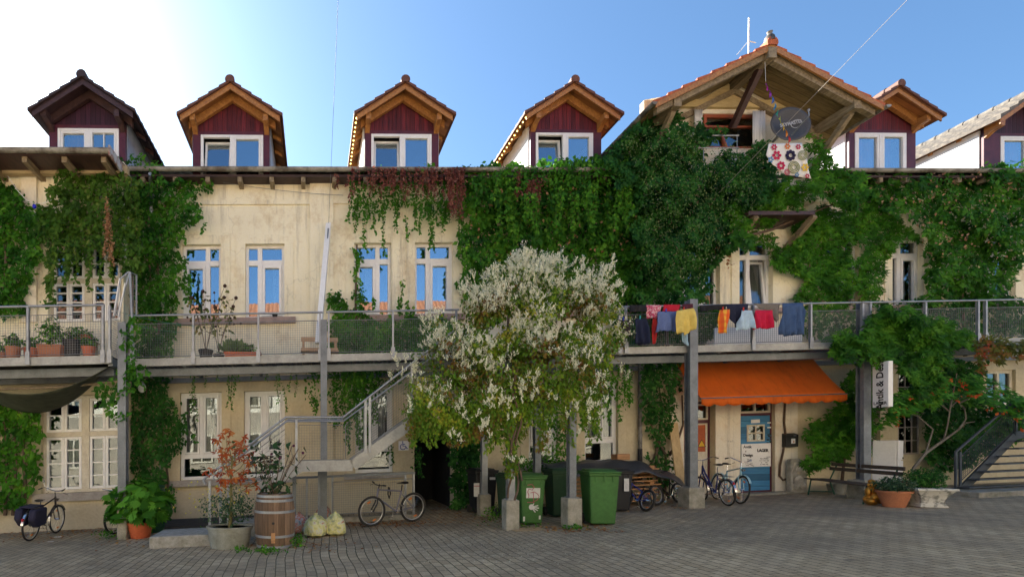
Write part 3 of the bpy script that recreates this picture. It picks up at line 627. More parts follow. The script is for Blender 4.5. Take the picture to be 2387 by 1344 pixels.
# little balcony under the gable window
bv = .95; bz = PW(1700, 492, bv); m = M().box(PU(1745, bv), PU(1900, bv), .02, bv, bz - .1, bz); m.build('gable_balcony', MT['dark_wood'], BLD)
for x in (1755, 1890):
    uu = PU(x, .8); M().beam((uu, .02, bz - .7), (uu, bv - .05, bz - .11), .12, .14).build('balcony_bracket', MT['old_wood'], BLD)
m = M()
bv = .6
for y, q in ((345, 1605), (316, 1660)): m.tube([(PU(q, bv), bv, PW(1650, y, bv)), (PU(1722, bv), bv, PW(1720, y, bv))], .022, 8)
for x in (1640, 1718): m.tube([(PU(x, bv), bv, PW(x, 375, bv)), (PU(x, bv), bv, PW(x, 316, bv))], .012, 8)
m.build('balcony_rail', MT['steel'], BLD)
for x0, x1, y0, y1, hh in ((1618, 1637, 256, 292, 1), (1754, 1784, 259, 335, 1)):
    k = 14; c = M(); c.add([(PU(x0, .5) + (PU(x1, .5) - PU(x0, .5)) * (i / k), .5 + .04 * math.sin(i * 2.1), z) for i in range(k + 1) for z in (PW(x0, y1, .5), PW(x0, y0, .5))], [(2 * i, 2 * i + 2, 2 * i + 3, 2 * i + 1) for i in range(k)])
    o = c.build('curtain', MT['curtain'], GB, smooth=True, recalc=False); s_ = o.modifiers.new('s', 'SOLIDIFY'); s_.thickness = .012
# ---------------------------------------------------------------- left wing
V = .75; x1w = PU(288, V); x0w = PU(0, V) - 9
LW = px_rect(95, 286, 920, 1146, V); UW = px_rect(112, 284, 568, 752, V)
holes = [LW, UW]
m = M(); ew = PW(150, 400, V)
holed_wall(m, x0w, x1w, -.6, ew + .25, holes, V, .25); m.add([(x1w, V, -.6), (x1w, 0, -.6), (x1w, 0, ew + .25), (x1w, V, ew + .25)], [(0, 1, 2, 3)]); m.add([(x0w, V, -.6), (x0w, -8, -.6), (x0w, -8, ew + .25), (x0w, V, ew + .25)], [(0, 1, 2, 3)])
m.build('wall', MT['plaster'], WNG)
M().box(PU(52, V), PU(88, V), V + .002, V + .07, PW(60, 752, V), ew).build('pilaster', MT['plaster2'], WNG)
M().box(LW[0] - .15, LW[1] + .05, V - .1, V + .1, LW[2] - .2, LW[2] - .002).build('window_sill', MT['trim'], WNG)
M().box(x0w, x1w - .1, -2.2, -2.1, 0, ew).box(x0w, x1w - .1, -2.1, V - .26, LW[3] + .3, LW[3] + .5).build('inner_wall', MT['dark'], WNG)
def big_window(r, rows, top_rows, tr_frac, cols):
    u0, u1, w0, w1 = r; m = M(); a, b = V - .2, V - .12; m.frame(u0, u1, w0, w1, .07, a, b); um = u0 + (u1 - u0) * .52
    m.box(um - .09, um + .09, a + .002, b + .02, w0 + .07, w1 - .07); tr = w0 + (w1 - w0) * tr_frac
    for s0, s1 in ((u0 + .07, um - .09), (um + .09, u1 - .07)): m.box(s0, s1, a + .004, b + .015, tr - .06, tr + .06)
    f = m.build('window', MT['cream'], WNG, bevel=.006)
    for s0, s1 in ((u0 + .075, um - .095), (um + .095, u1 - .075)):
        n = cols
        for i in range(n):
            q0, q1 = s0 + (s1 - s0) * i / n + .004, s0 + (s1 - s0) * (i + 1) / n - .004
            for z0, z1, k in ((w0 + .075, tr - .065, rows), (tr + .065, w1 - .075, top_rows)):
                s = M().frame(q0, q1, z0, z1, .06, a + .01, b + .005)
                for j in range(1, k): z = z0 + (z1 - z0) * j / k; s.box(q0 + .06, q1 - .06, a + .012, b, z - .015, z + .015)
                s.build('sash', MT['white'], f)
    pane('pane', u0 + .03, u1 - .03, w0 + .03, w1 - .03, a + .03, f, 'glass_dark')
big_window(LW, 4, 2, .60, 2); big_window(UW, 4, 2, .55, 2)
# wing roof with open eave
ve = 1.72; gx1 = PU(252, ve); gz = PW(130, 350, ve); m = M()
m.box(x0w, gx1 + .02, .3, ve - .05, gz - .08, gz - .03); corrugated(m, x0w, gx1 + .04, ve - .02, -6, gz + .02, gz + 1.3, .24, .045, 2); m.box(x0w, gx1, .25, .3, gz - .4, gz - .08)
m.build('roof', MT['dark_wood'], WNG)
gutter(x0w, gx1 + .05, ve + .02, gz - .0, .08).build('gutter', MT['zinc'], WNG, smooth=True)
M().box(gx1 + .03, gx1 + .07, -.6, ve + .08, gz - .15, gz + .08).build('verge_board', mat('rusty_painted_metal', (.42, .42, .42), (.22, .09, .05), 5, .6, lo=.45, hi=.6), WNG)
bz_ = PW(150, 396, .98); M().box(x0w, gx1 + .18, .86, 1.02, bz_ - .1, bz_ + .1).build('eave_beam', mat('ochre_beam', (.46, .36, .2), (.3, .22, .12), 2, .8, sc3=(1, 5, 5)), WNG)
u = gx1 - .15
while u > x0w + 3: M().beam((u, .3, gz - .17), (u, ve - .12, gz - .14), .11, .13).build('rafter', MT['old_wood'], WNG); u -= .88
M().beam((gx1 + .1, .1, bz_ - .62), (gx1 + .1, .95, bz_ - .12), .13, .16).build('bracket', MT['old_wood'], WNG)
# ---------------------------------------------------------------- building across the yard, behind the viewer: mirrored in the windows, bounces daylight back
OPP = thing('apartment_building', 'pale house with an orange tiled roof across the yard', 'house', (0, 17.5, 0))
m = M(); h2 = 7.6; m.box(-24, 40, 17.4, 27, -3, h2); m.build('wall', MT['opp_wall'], OPP); M().box(-24.02, 40.02, 17.36, 17.39, -3, 4.0).build('reflection_dimming_band', MT['opp_dim_band'], OPP)  # darker lower band added to dim reflections in the ground floor windows
m = M(); corrugated(m, -24.5, 40.5, 16.9, 22, h2 - .3, h2 + 4.3, .3, .05, 16); corrugated(m, -24.5, 40.5, 27.5, 22, h2 - .3, h2 + 4.3, .3, .05, 2); m.build('roof', MT['opp_roof'], OPP, recalc=False)
m = M()
for k in range(18):
    for zz in (1.1, 4.4):
        u = -22 + k * 3.4; f = M().frame(u, u + 1.3, zz, zz + 1.7, .1, 17.29, 17.34).box(u + .6, u + .7, 17.295, 17.335, zz + .1, zz + 1.6).build('window', MT['cream'], OPP); pane('pane', u + .05, u + 1.25, zz + .05, zz + 1.65, 17.33, f, 'glass_dark')
# ---------------------------------------------------------------- steel balcony walkways
def wire_mesh(m, a, b, z0, z1, v, step=.052, r=.0021, plane='u'):
    """welded wire between a..b (u or v, or slanted pairs) and heights z0..z1"""
    n = max(2, int((b - a) / step))
    for i in range(n + 1):
        x = a + (b - a) * i / n
        if plane == 'u': m.box(x - r, x + r, v - r, v + r, z0, z1)
        else: m.box(v - r, v + r, x - r, x + r, z0, z1)
    k = int((z1 - z0) / step)
    for j in range(k + 1):
        z = z0 + (z1 - z0) * j / k
        if plane == 'u': m.box(a, b, v + r, v + 2.6 * r, z - r, z + r)
        else: m.box(v + r, v + 2.6 * r, a, b, z - r, z + r)
    return m
def rail_panels(par, pxs, v, zb, zt, top=.0, gap=.05):
    for a, b in zip(pxs, pxs[1:]):
        if b - a < .3: continue
        m = wire_mesh(M(), a + gap, b - gap, zb, zt, v); m.tube([(a + gap, v, zb), (b - gap, v, zb), (b - gap, v, zt), (a + gap, v, zt)], .011, 6, close=True)
        m.build('mesh_panel', MT['wire'], par)
def rail_post(par, u, v, z0, z1): M().box(u - .022, u + .022, v - .035, v + .03, z0, z1).box(u - .045, u + .045, v + .03, v + .04, z0, z0 + .28).build('railing_post', MT['steel'], par)
V1 = 1.9; zf = PW(430, 836, V1); zr = PW(430, 735, V1)
BAL = thing('steel_balcony', 'long galvanised walkway balcony with wire mesh railing running to the right end of the house', 'balcony', (PU(310, V1), V1, 0))
b0, b1 = PU(305, V1), PU(2010, V1)
u2 = PU(2387, V1) + 3
M().box(b0, u2, V1 - .02, V1 + .05, zf - .15, zf + .02).box(b0, u2, V1 - .06, V1 - .02, zf - .15, zf - .14).build('edge_beam', MT['steel_pale'], BAL)
m = M(); u = b0
while u < u2: m.box(u, u + .02, .03, V1 - .03, zf - .035, zf); u += .11
for k in range(12): v = .1 + k * .155; m.box(b0, u2, v, v + .012, zf - .03, zf - .004)
m.build('floor_grating', MT['grating'], BAL)
m = M()
for px in (320, 450, 600, 755, 915, 1070, 1230, 1400, 1617, 1750, 1885, 2025, 2150, 2275): u = PU(px, 1.); m.box(u - .04, u + .04, .02, V1 - .021, zf - .17, zf - .036)
m.box(b0, u2, .02, .1, zf - .3, zf - .18).box(b0, u2, V1 - .35, V1 - .25, zf - .34, zf - .171); m.build('joist', MT['steel_dark'], BAL)
posts = [308, 452, 603, 746, 766, 915, 1062, 1240, 1440, 1455, 1616, 1750, 1884, 2004, 2022, 2150, 2272, 2290, 2420]
pu = [PU(x, V1) for x in posts]
for x in pu: rail_post(BAL, x, V1 + .06, zf - .14, zr - .02)
segs = [(0, 3), (4, 6), (9, 13), (14, 16), (17, 18)]
zm0, zm1 = zf + .06, zr - .19
for a, b in segs: rail_panels(BAL, pu[a:b + 1], V1 + .05, zm0, zm1)
for a, b in ((0, 3), (4, 6), (9, 13), (13, 18)): M().tube([(pu[a] - .06, V1 + .06, zr), (pu[b] + .06, V1 + .06, zr)], .024, 10).build('handrail', MT['steel'], BAL, smooth=True)
# left balcony, nearer
V2 = 2.45; zf2 = PW(130, 833, V2); zr2 = PW(130, 714, V2)
BL2 = thing('steel_balcony', 'nearer steel balcony at the left edge crowded with potted plants', 'balcony', (PU(130, V2), V2, 0))
c1 = PU(261, V2); c0 = PU(0, V2) - 2
M().box(c0, c1, V2 - .04, V2 + .03, zf2 - .16, zf2 + .02).build('edge_beam', MT['steel_pale'], BL2)
m = M(); u = c0
while u < c1: m.box(u, u + .02, V + .02, V2 - .05, zf2 - .035, zf2); u += .11
m.box(c0, c1, V + .02, V2 - .05, zf2 - .034, zf2 - .02); m.build('floor_grating', MT['grating'], BL2)
m = M(); m.box(c0, c1 - .1, V + .3, V + .42, zf2 - .36, zf2 - .17).box(c0, c1 - .1, V2 - .5, V2 - .38, zf2 - .36, zf2 - .17).box(c1 - .1, c1, V, V2 - .05, zf2 - .2, zf2 - .036); m.build('joist', MT['steel_dark'], BL2)
p2 = [PU(x, V2) for x in (-160, 68, 242)]
for x in p2 + [c1 - .03]: rail_post(BL2, x, V2 + .04, zf2 - .15, zr2 - .02)
rail_panels(BL2, p2, V2 + .03, zf2 + .06, zr2 - .19)
M().tube([(c0, V2 + .04, zr2), (p2[2] + .03, V2 + .04, zr2)], .026, 10).build('handrail', MT['steel'], BL2, smooth=True)
m = wire_mesh(M(), 2.0, V2, zf2 + .06, zr2 - .19, c1 - .03, plane='v'); m.tube([(c1 - .03, 2.0, zr2 - .05), (c1 - .03, V2, zr2 - .05)], .02).build('mesh_panel', MT['wire'], BL2)
# tall folded gate frame standing at the end
m = M(); T = lambda x, y, v=2.2: (PU(x, v), v, PW(x, y, v))
m.tube([T(264, 740), T(280, 650), T(300, 634)], .022).tube([T(272, 735), T(303, 634)], .022).tube([T(303, 634), T(311, 835)], .028).tube([T(300, 634), T(318, 640, 1.4), T(318, 735, 1.4)], .02)
m.build('folding_gate', MT['steel'], BL2, smooth=True)
m = M(); m.beam(T(266, 737, 2.28), T(280, 650, 2.28), .09, .02).beam(T(276, 738, 2.26), T(292, 660, 2.26), .05, .02); m.build('white_slat', MT['white'], BL2)
wire_mesh(M(), PU(304, 1.5), PU(318, 1.5), PW(310, 735, 1.5), PW(310, 642, 1.5), 1.5).build('mesh_panel', MT['wire'], BL2)
# ---------------------------------------------------------------- free standing steel columns on concrete blocks
def column(label, x0, x1, ybot, ytop, yfoot, bw, wpx, kind='col', blk=True, v=None, group=None, yblk=None):
    xc = (x0 + x1) / 2
    if v is None: v = G(xc, yfoot)[1]
    u = PU(xc, v); t = thing('support_column', label, 'column', (u, v - .15, 0), rot=0, group=group)
    z1 = P(xc, ytop, v)[1]; h = P(xc, yblk or ybot, v)[1]
    if blk:
        d = (PU(x1, v) - PU(x0, v)) * .76
        M().box(-d / 2, d / 2, -d / 2, d / 2, -.15, h).build('concrete_base', MT['concrete'], t, bevel=.02)
    w_ = wpx
    m = M(); z0 = h if blk else 0
    m.box(-w_ / 2, w_ / 2, -w_ / 2, -w_ / 2 + .012, z0, z1).box(-w_ / 2, w_ / 2, w_ / 2 - .012, w_ / 2, z0, z1).box(-.006, .006, -w_ / 2 + .012, w_ / 2 - .012, z0, z1)
    m.box(-w_ / 2, -w_ / 2 + .008, -w_ / 2 + .012, -.01, z0, z1); m.box(-w_ / 2 - .03, w_ / 2 + .03, -w_ / 2 - .03, w_ / 2 + .03, z0, z0 + .015)
    m.build('steel_post', MT['steel_dark'] if kind == 'col' else MT['steel'], t); return t
column('grey steel post on a square concrete block left of the orange awning', 1597, 1646, 1135, 695, 1183, .5, .2, group='balcony posts')
column('grey steel post carrying the walkway behind the staircase landing', 748, 762, 1180, 742, 1200, .5, .15, blk=False, v=2.1, group='balcony posts')
column('grey steel post rising from a mossy block behind the leafy planter', 266, 296, 1205, 748, 1250, .5, .17, v=2.75, yblk=1188, group='balcony posts')
column('grey steel post carrying the upright white sign box', 2003, 2052, 1118, 700, 1168, .5, .2, v=2.0, group='balcony posts')
PG = 'posts under the flowering vine'
column('post on a mossy concrete block furthest left under the flowering vine', 1116, 1150, 1152, 950, 1202, .4, .14, kind='p', group=PG)
column('front post wrapped in brown vine stems on a pale concrete block', 1176, 1217, 1165, 955, 1235, .4, .14, kind='p', group=PG)
column('front post on a concrete block between the two green bins', 1318, 1363, 1160, 935, 1228, .4, .14, group=PG)
column('thin steel post behind the green bin with the white handprint', 1248, 1268, 1160, 900, 1190, .4, .14, blk=False, v=2.3, group=PG)
# ---------------------------------------------------------------- left staircase
vs0, vs1 = 2.2, 3.1
STR = thing('steel_staircase', 'galvanised staircase with mesh railing climbing right to the walkway', 'staircase', (PU(560, vs1), vs1, 0))
Q = lambda x, y, v=vs1: (PU(x, v), v, PW(x, y, v))
for v in (vs0, vs1):
    d = .0; A_ = (PU(602, vs1), v, PW(602, 1142, vs1)); B_ = (PU(702, vs1), v, PW(702, 1086, vs1)); C_ = (PU(822, vs1), v, PW(822, 1084, vs1)); D_ = (PU(1068, vs1), v, PW(1068, 908, vs1))
    for p_, q_ in ((A_, B_), (B_, C_), (C_, D_)): M().beam(p_, q_, .05, .23).build('stringer', MT['steel_pale'], STR)
L0 = PW(702, 1080, vs1); l0, l1 = PU(702, vs1), PU(822, vs1)
m = M().box(l0, l1, vs0, vs1 - .03, L0 - .05, L0 - .02); m.build('landing', MT['steel_dark'], STR)
for (p_, q_, n) in ((A_, B_, 3), (C_, D_, 9)):
    for i in range(n):
        s = (i + .6) / n; u = p_[0] + (q_[0] - p_[0]) * s; z = p_[2] + (q_[2] - p_[2]) * s
        M().box(u - .13, u + .13, vs0 + .03, vs1 - .03, z - .02, z + .02).build('tread', MT['steel'], STR)
M().box(PU(596, vs1) - .5, PU(602, vs1) + .1, vs0, vs1, .0, .28).build('bottom_step', MT['concrete'], STR)
for v, nm in ((vs1 + .03, 'handrail'),):
    m = M(); m.tube([Q(478, 1128, v), Q(474, 1118, v), Q(480, 1112, v), Q(667, 972, v), Q(800, 972, v), Q(1068, 762, v)], .025, 10); m.build(nm, MT['steel'], STR, smooth=True)
    m = M(); m.tube([Q(500, 1118, v - .0), Q(497, 1110, v), Q(668, 982, v), Q(800, 981, v), Q(1066, 790, v)], .018, 8); m.build(nm, MT['steel'], STR, smooth=True)
m = M(); m.tube([(PU(480, vs1), vs0, PW(480, 1112, vs1)), (PU(667, vs1), vs0, PW(667, 972, vs1)), (PU(800, vs1), vs0, PW(800, 972, vs1)), (PU(1068, vs1), vs0, PW(1068, 762, vs1))], .022, 8); m.build('handrail', MT['steel'], STR, smooth=True)
for x, y0, y1 in ((489, 1225, 1120), (514, 1218, 1105), (691, 1088, 978), (852, 1055, 930), (862, 1055, 925), (960, 975, 850)):
    M().beam(Q(x, y0, vs1 + .03), Q(x, y1, vs1 + .03), .05, .035).build('railing_post', MT['steel'], STR)
def slant_mesh(m, a, b, c, d, v, step=.052, r=.0021):
    """wire panel between lower edge a-b and upper edge c-d (pixels at depth v)"""
    lo0, lo1, up0, up1 = [np.array(Q(*p, v)) for p in (a, b, c, d)]; n = max(2, int(abs(lo1[0] - lo0[0]) / step))
    for i in range(n + 1):
        s = i / n; p, q = lo0 + (lo1 - lo0) * s, up0 + (up1 - up0) * s; m.box(p[0] - r, p[0] + r, v - r, v + r, min(p[2], q[2]), max(p[2], q[2]))
    k = max(2, int(min(up0[2] - lo0[2], up1[2] - lo1[2]) / step)) if up0[2] > lo0[2] else 6
    k = max(k, 8)
    for j in range(k + 1):
        s = j / k; p, q = lo0 + (up0 - lo0) * s, lo1 + (up1 - lo1) * s; m.beam((p[0], v + .006, p[2]), (q[0], v + .006, q[2]), 2 * r, 2 * r)
    m.tube([lo0, lo1, up1, up0], .01, 6, close=True); return m
for q in (((600, 1125), (686, 1075), (508, 1115), (664, 1000)), ((697, 1072), (800, 1070), (697, 990), (800, 990)), ((805, 1068), (848, 1042), (805, 990), (848, 950)), ((866, 1030), (958, 965), (866, 938), (958, 862)), ((962, 962), (1060, 890), (962, 858), (1060, 785))):
    slant_mesh(M(), *q, vs1 + .02).build('mesh_panel', MT['wire'], STR)
m = M(); m.beam(Q(686, 1205, 2.3), Q(686, 1095, 2.3), .08, .08).beam(Q(744, 1205, 2.3), Q(744, 1095, 2.3), .06, .06); m.build('landing_leg', MT['steel_dark'], STR)
# low mesh fence with rail under the stair
FN = thing('mesh_fence', 'low wire mesh fence with a dark top rail behind the black mountain bike', 'fence', (PU(840, 1.6), 1.6, 0))
vfz = 1.7; fa, fb = PU(530, vfz), PU(967, vfz); ft = PW(840, 1104, vfz)
M().box(fa, fb, vfz - .05, vfz + .05, ft - .05, ft).build('top_rail', MT['steel_dark'], FN)
for x in (532, 640, 715, 775, 945, 964): M().box(PU(x, vfz) - .025, PU(x, vfz) + .025, vfz - .03, vfz + .02, 0, ft - .05).build('fence_post', MT['steel'], FN)
m = wire_mesh(M(), PU(775, vfz), PU(945, vfz), .22, ft - .18, vfz + .03); m.frame(PU(775, vfz), PU(963, vfz), .2, ft - .15, .02, vfz + .02, vfz + .04); m.build('mesh_panel', MT['wire'], FN)
wire_mesh(M(), PU(535, vfz), PU(765, vfz), .22, ft - .18, vfz + .03).build('mesh_panel', MT['wire'], FN)
M().box(PU(700, vfz), fb + .05, vfz - .12, vfz + .06, -.1, .12).build('kerb', MT['concrete'], FN)
# ---------------------------------------------------------------- right staircase
r0, r1 = 1.9, 3.1
ST2 = thing('steel_staircase', 'dark steel staircase with open treads at the right edge', 'staircase', (PU(2300, r0), r0, 0))
Q2 = lambda x, y, v=r0: (PU(x, v), v, PW(x, y, v))
p_, q_ = Q2(2232, 1150), Q2(2365, 1015); sl_ = (q_[2] - p_[2]) / (q_[0] - p_[0])
end = PU(2387, r0) + 1.6
for v in (r0, r1 + .4): M().beam((p_[0], v, p_[2]), (q_[0] + .0, v, q_[2]), .05, .2).build('stringer', MT['steel_stair'], ST2); M().beam((q_[0], v, q_[2]), (end, v, q_[2] + .3), .05, .2).build('stringer', MT['steel_stair'], ST2)
for i in range(7):
    s = i / 7; u = p_[0] - .05 + (q_[0] - p_[0] + .3) * s; z = .16 + (q_[2] - .1) * s * .98
    M().box(u, u + 2.6, r0 + .03 + i * .0, r0 + .28, z, z + .035).build('tread', MT['steel_stair'], ST2)
m = M(); m.tube([Q2(2228, 1062), Q2(2228, 1052), Q2(2362, 936), Q2(2372, 932), (end, r0, PW(2387, 930, r0))], .03, 10); m.build('handrail', MT['steel_stair'], ST2, smooth=True)
for x, a, b in ((2228, 1148, 1054), (2238, 1148, 1052), (2368, 1012, 936), (2383, 1010, 934)): M().beam(Q2(x, a), Q2(x, b), .045, .045).build('railing_post', MT['steel_stair'], ST2)
def Q(x, y, v=vs1): return (PU(x, v), v, PW(x, y, v))
slant_mesh(M(), (2242, 1118), (2364, 1002), (2242, 1060), (2364, 946), r0 + .02).build('mesh_panel', MT['steel_stair'], ST2)
t = thing('concrete_slab', 'flat concrete landing slab in front of the right staircase', 'slab', (PU(2330, 3), 2.6, 0)); M().box(PU(2240, 2.4), PU(2387, 2.4) + 2, 1.7, 2.75, -.15, .13).build('slab', MT['concrete'], t, bevel=.015)
# ---------------------------------------------------------------- stone step, mat
g = G(347, 1278); t = thing('stone_slab', 'thick pale stone slab lying as a step in front of the zinc tub', 'slab', (g[0] + .6, g[1] - .4, 0))
m = M().box(g[0], PU(500, g[1]), g[1] - .95, g[1], -.05, .22); m.build('slab', mat('washed_stone', (.36, .35, .32), (.2, .19, .15), 9, .9, bmp=.6), t, bevel=.02)
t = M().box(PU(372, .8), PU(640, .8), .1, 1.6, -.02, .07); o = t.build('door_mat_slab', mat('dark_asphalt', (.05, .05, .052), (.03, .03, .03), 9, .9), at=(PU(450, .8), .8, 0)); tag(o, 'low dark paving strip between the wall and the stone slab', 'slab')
# ---------------------------------------------------------------- awning
AW = thing('awning', 'orange fabric awning with scalloped edge over the shop door', 'awning', (PU(1740, .1), .1, PW(1740, 840, .1)))
def canvas():
    m, t = newmat('orange_canvas'); tc = N(t, 'ShaderNodeTexCoord').outputs['Object']; c = ramp(t, noise(t, tc, 1.3, 5, .7), [(.3, (.88, .20, .025)), (.7, (.68, .14, .02))])
    c = mix(t, ramp(t, noise(t, tc, 2.2, 6, .75, (3, 1, .6)), [(.52, (0, 0, 0)), (.75, (.6, .6, .6))]), c, (.30, .07, .02))
    sx = N(t, 'ShaderNodeSeparateXYZ'); t.links.new(tc, sx.inputs[0]); d = N(t, 'ShaderNodeMath', operation='MULTIPLY'); t.links.new(sx.outputs[0], d.inputs[0]); d.inputs[1].default_value = .83; f = N(t, 'ShaderNodeMath', operation='FRACT'); t.links.new(d.outputs[0], f.inputs[0])
    c = mix(t, ramp(t, f.outputs[0], [(0, (.5, .5, .5)), (.012, (0, 0, 0))]), c, (.28, .05, .01)); b = finish(t, c, .8, 0, bump(t, noise(t, tc, 5, 4, .6), .3, .03), .15)
    tr = N(t, 'ShaderNodeBsdfTranslucent'); tr.inputs[0].default_value = (1, .3, .05, 1); ms = N(t, 'ShaderNodeMixShader'); ms.inputs[0].default_value = .3; t.links.new(b.outputs[0], ms.inputs[1]); t.links.new(tr.outputs[0], ms.inputs[2])
    t.links.new(ms.outputs[0], [n for n in t.nodes if n.type == 'OUTPUT_MATERIAL'][0].inputs[0]); return m
MT['orange'] = canvas()
va, vb = .06, 1.02; za, zb = PW(1740, 840, va), PW(1800, 923, vb)
a0, a1 = PU(1577, va), PU(1897, va); e0, e1 = PU(1632, vb), PU(1970, vb)
e0, e1 = (a0 + e0) / 2, (a1 + e1) / 2; a0, a1 = e0, e1
nx, ny = 60, 10; c = M(); vs = []
for i in range(nx + 1):
    for j in range(ny + 1):
        s, q = i / nx, j / ny; sag = -.05 * math.sin(math.pi * q) + .006 * math.sin(s * 40 + q * 3)
        vs.append((a0 + (a1 - a0) * s, va + (vb - va) * q, za + (zb - za) * q + sag))
c.add(vs, [(i * (ny + 1) + j, (i + 1) * (ny + 1) + j, (i + 1) * (ny + 1) + j + 1, i * (ny + 1) + j + 1) for i in range(nx) for j in range(ny)])
o = c.build('canvas', MT['orange'], AW, smooth=True, recalc=False); s_ = o.modifiers.new('s', 'SOLIDIFY'); s_.thickness = .01
c = M(); n = 130; vs = []
for i in range(n + 1):
    s = i / n; k = abs(math.sin(math.pi * s * 11)); wv = .02 * math.sin(s * 57) + .012 * math.sin(s * 131)
    for j, zz in enumerate((0, .08, .15 + .055 * k)): vs.append((a0 + (a1 - a0) * s, vb + .012 + wv * j / 2, zb - .01 - zz))
c.add(vs, [(i * 3 + j, i * 3 + 3 + j, i * 3 + 4 + j, i * 3 + 1 + j) for i in range(n) for j in (0, 1)]); o = c.build('valance', MT['orange'], AW, smooth=True, recalc=False); s_ = o.modifiers.new('s', 'SOLIDIFY'); s_.thickness = .006
M().tube([(a0 - .02, vb, zb), (a1 + .02, vb, zb)], .02).build('front_bar', MT['steel_dark'], AW); M().tube([(a0, va, za), (a1, va, za)], .045).build('roller', MT['steel_dark'], AW)
for x in (a0 + .25, a1 - .3): M().tube([(x, .05, zb + .2), (x + .2, .6, zb + .25), (x, vb, zb)], .015).build('folding_arm', MT['steel_dark'], AW)
# ---------------------------------------------------------------- downpipes, mailbox, lamp, relief, signs
def pipe(x, y0, y1, v, label, r=.05, elbow=None, m_='zinc', band=True):
    t = thing('downpipe', label, 'downpipe', (PU(x, v), v, PW(x, y1, v))); pts = [Q(x, y1, v), Q(x, y0, v)]
    if elbow: pts += [Q(*e) for e in elbow]
    m = M().tube(pts, r, 10)
    for yy in (y0 + (y1 - y0) * .3, y0 + (y1 - y0) * .62): p = Q(x, yy, v); m.tube([(p[0], v, p[2] - .03), (p[0], v, p[2] + .03)], r * 1.25, 10)
    m.build('pipe', MT[m_], t, smooth=True)
pipe(1492, 840, 1120, .1, 'grey downpipe with a black foot right of the flowering vine', .055)
M().tube([Q(1492, 1125, .1), Q(1492, 1045, .1)], .062, 10).build('downpipe_foot', MT['dark'], [o for o in sc.objects if o.name == 'downpipe'][0])
pipe(352, 440, 520, .15, 'short bent gutter spout above the dark ivy', .045, [(350, 412, .35), (350, 405, .5)], 'steel')
pipe(375, 900, 1150, .1, 'grey downpipe half hidden in dark ivy beside the rain barrel', .045)
pipe(1968, 408, 470, .3, 'short bent gutter spout right of the patterned cloth', .04, [(1972, 400, .5)], 'steel')
t = thing('mailbox', 'black wall letter box with a small white notice right of the blue door', 'mailbox', (PU(1846, .1), .02, PW(1846, 1025, .05)))
m = M(); x0, x1, z0, z1 = PU(1832, .16), PU(1861, .16), PW(1846, 1041, .16), PW(1846, 1010, .16)
m.prism([(.03, z0), (.16, z0), (.17, z1 - .03), (.03, z1 + .02)], 0, x0, x1); m.build('box', bk, t, bevel=.008)
M().box(x0 + .15, x0 + .27, .172, .178, z0 + .1, z0 + .24).build('notice', MT['white'], t); M().box(x0 + .22, x0 + .3, .174, .18, z1 - .07, z1 - .05).build('latch', MT['steel'], t)
M().ball((x0 + .22, .182, z0 + .15), .02, .004, .035, 8, 6).build('red_mark', MT['curtain_tan'], t)
t = thing('wall_lamp', 'round milky globe lamp on the wall by the ivy', 'lamp', (PU(332, .3), .02, PW(332, 895, .3))); M().ball(Q(331, 903, .3), .1, .1, .13, 14, 10).build('globe', MT['curtain'], t, smooth=True); M().beam((PU(331, .3), .02, PW(331, 885, .3)), Q(331, 890, .3), .03, .03).build('arm', MT['steel'], t)
# wheelchair plate
bl = mat('sign_blue', (.03, .07, .35), (.03, .07, .32), 5, .5, bmp=0)
t = thing('wheelchair_sign', 'white plate with a blue wheelchair symbol left of the passage', 'sign', (PU(942, .05), .05, PW(942, 1036, .05)))
cu, cz = PU(941, .05), PW(941, 1037, .05); M().box(cu - .14, cu + .14, .03, .05, cz - .14, cz + .12).build('plate', MT['white'], t)
m = M(); m.tube([(cu - .02 + .075 * math.cos(a), .054, cz - .04 + .075 * math.sin(a)) for a in [R(110 + i * 20) for i in range(13)]], .011, 6).tube([(cu - .025, .054, cz + .07), (cu - .02, .054, cz - .02), (cu + .05, .054, cz - .02), (cu + .09, .054, cz - .09), (cu + .11, .054, cz - .085)], .012, 6).tube([(cu - .02, .054, cz + .03), (cu + .04, .054, cz + .03)], .01, 6).ball((cu - .03, .054, cz + .095), .018, .008, .018, 8, 6); m.build('wheelchair_symbol', bl, t)
# shop boards
t = thing('shop_sign', 'white notice board lettered in black hung on the blue door', 'sign', (PU(1765, .0), .0, PW(1765, 1060, 0)))
q0, q1, y0, y1 = PU(1727, -.09), PU(1795, -.09), PW(1760, 1087, -.09), PW(1760, 1033, -.09); vv = -.085
M().box(q0, q1, vv, vv + .02, y0, y1).build('board', MT['white'], t); wq, hq = q1 - q0, y1 - y0
tm = mat('lettering_black', (.02, .02, .02), None, 5, .6, bmp=0)
for s, x, z, sz, bd_ in (('Antik', .2, .87, .17, .002), ('&', .14, .68, .10, 0), ('Design', .22, .51, .16, .004), ('LAGER', .72, .69, .17, .006), ('An- u. Verkauf', .77, .34, .062, .001), ('Di - Fr  15.00 - 18.00', .77, .25, .05, 0), ('Sa          10.00', .77, .17, .05, 0), ('So   14.00 - 18.00', .77, .09, .05, 0), ('Tel. 12', .25, .33, .07, 0), ('3 4 5 6', .27, .25, .06, 0), ('alte Dinge  .  Moebel', .25, .15, .04, 0), ('Sammeln', .2, .08, .04, 0)):
    text(s, sz * hq * 1.0, tm, t, (q0 + wq * x, vv + .023, y0 + hq * z), FACE, bold=bd_)
text('d u l', .09, mat('pencil_grey', (.35, .33, .28), None, 5, .8, bmp=0), BLD, (PU(1703, .03), .024, PW(1703, 1027, .03)), FACE, name='wall_scribble')
t = thing('shop_sign', 'upright white light box sign with vertical black lettering on the right post', 'sign', (PU(2060, 2.2), 2.2, PW(2060, 950, 2.2)))
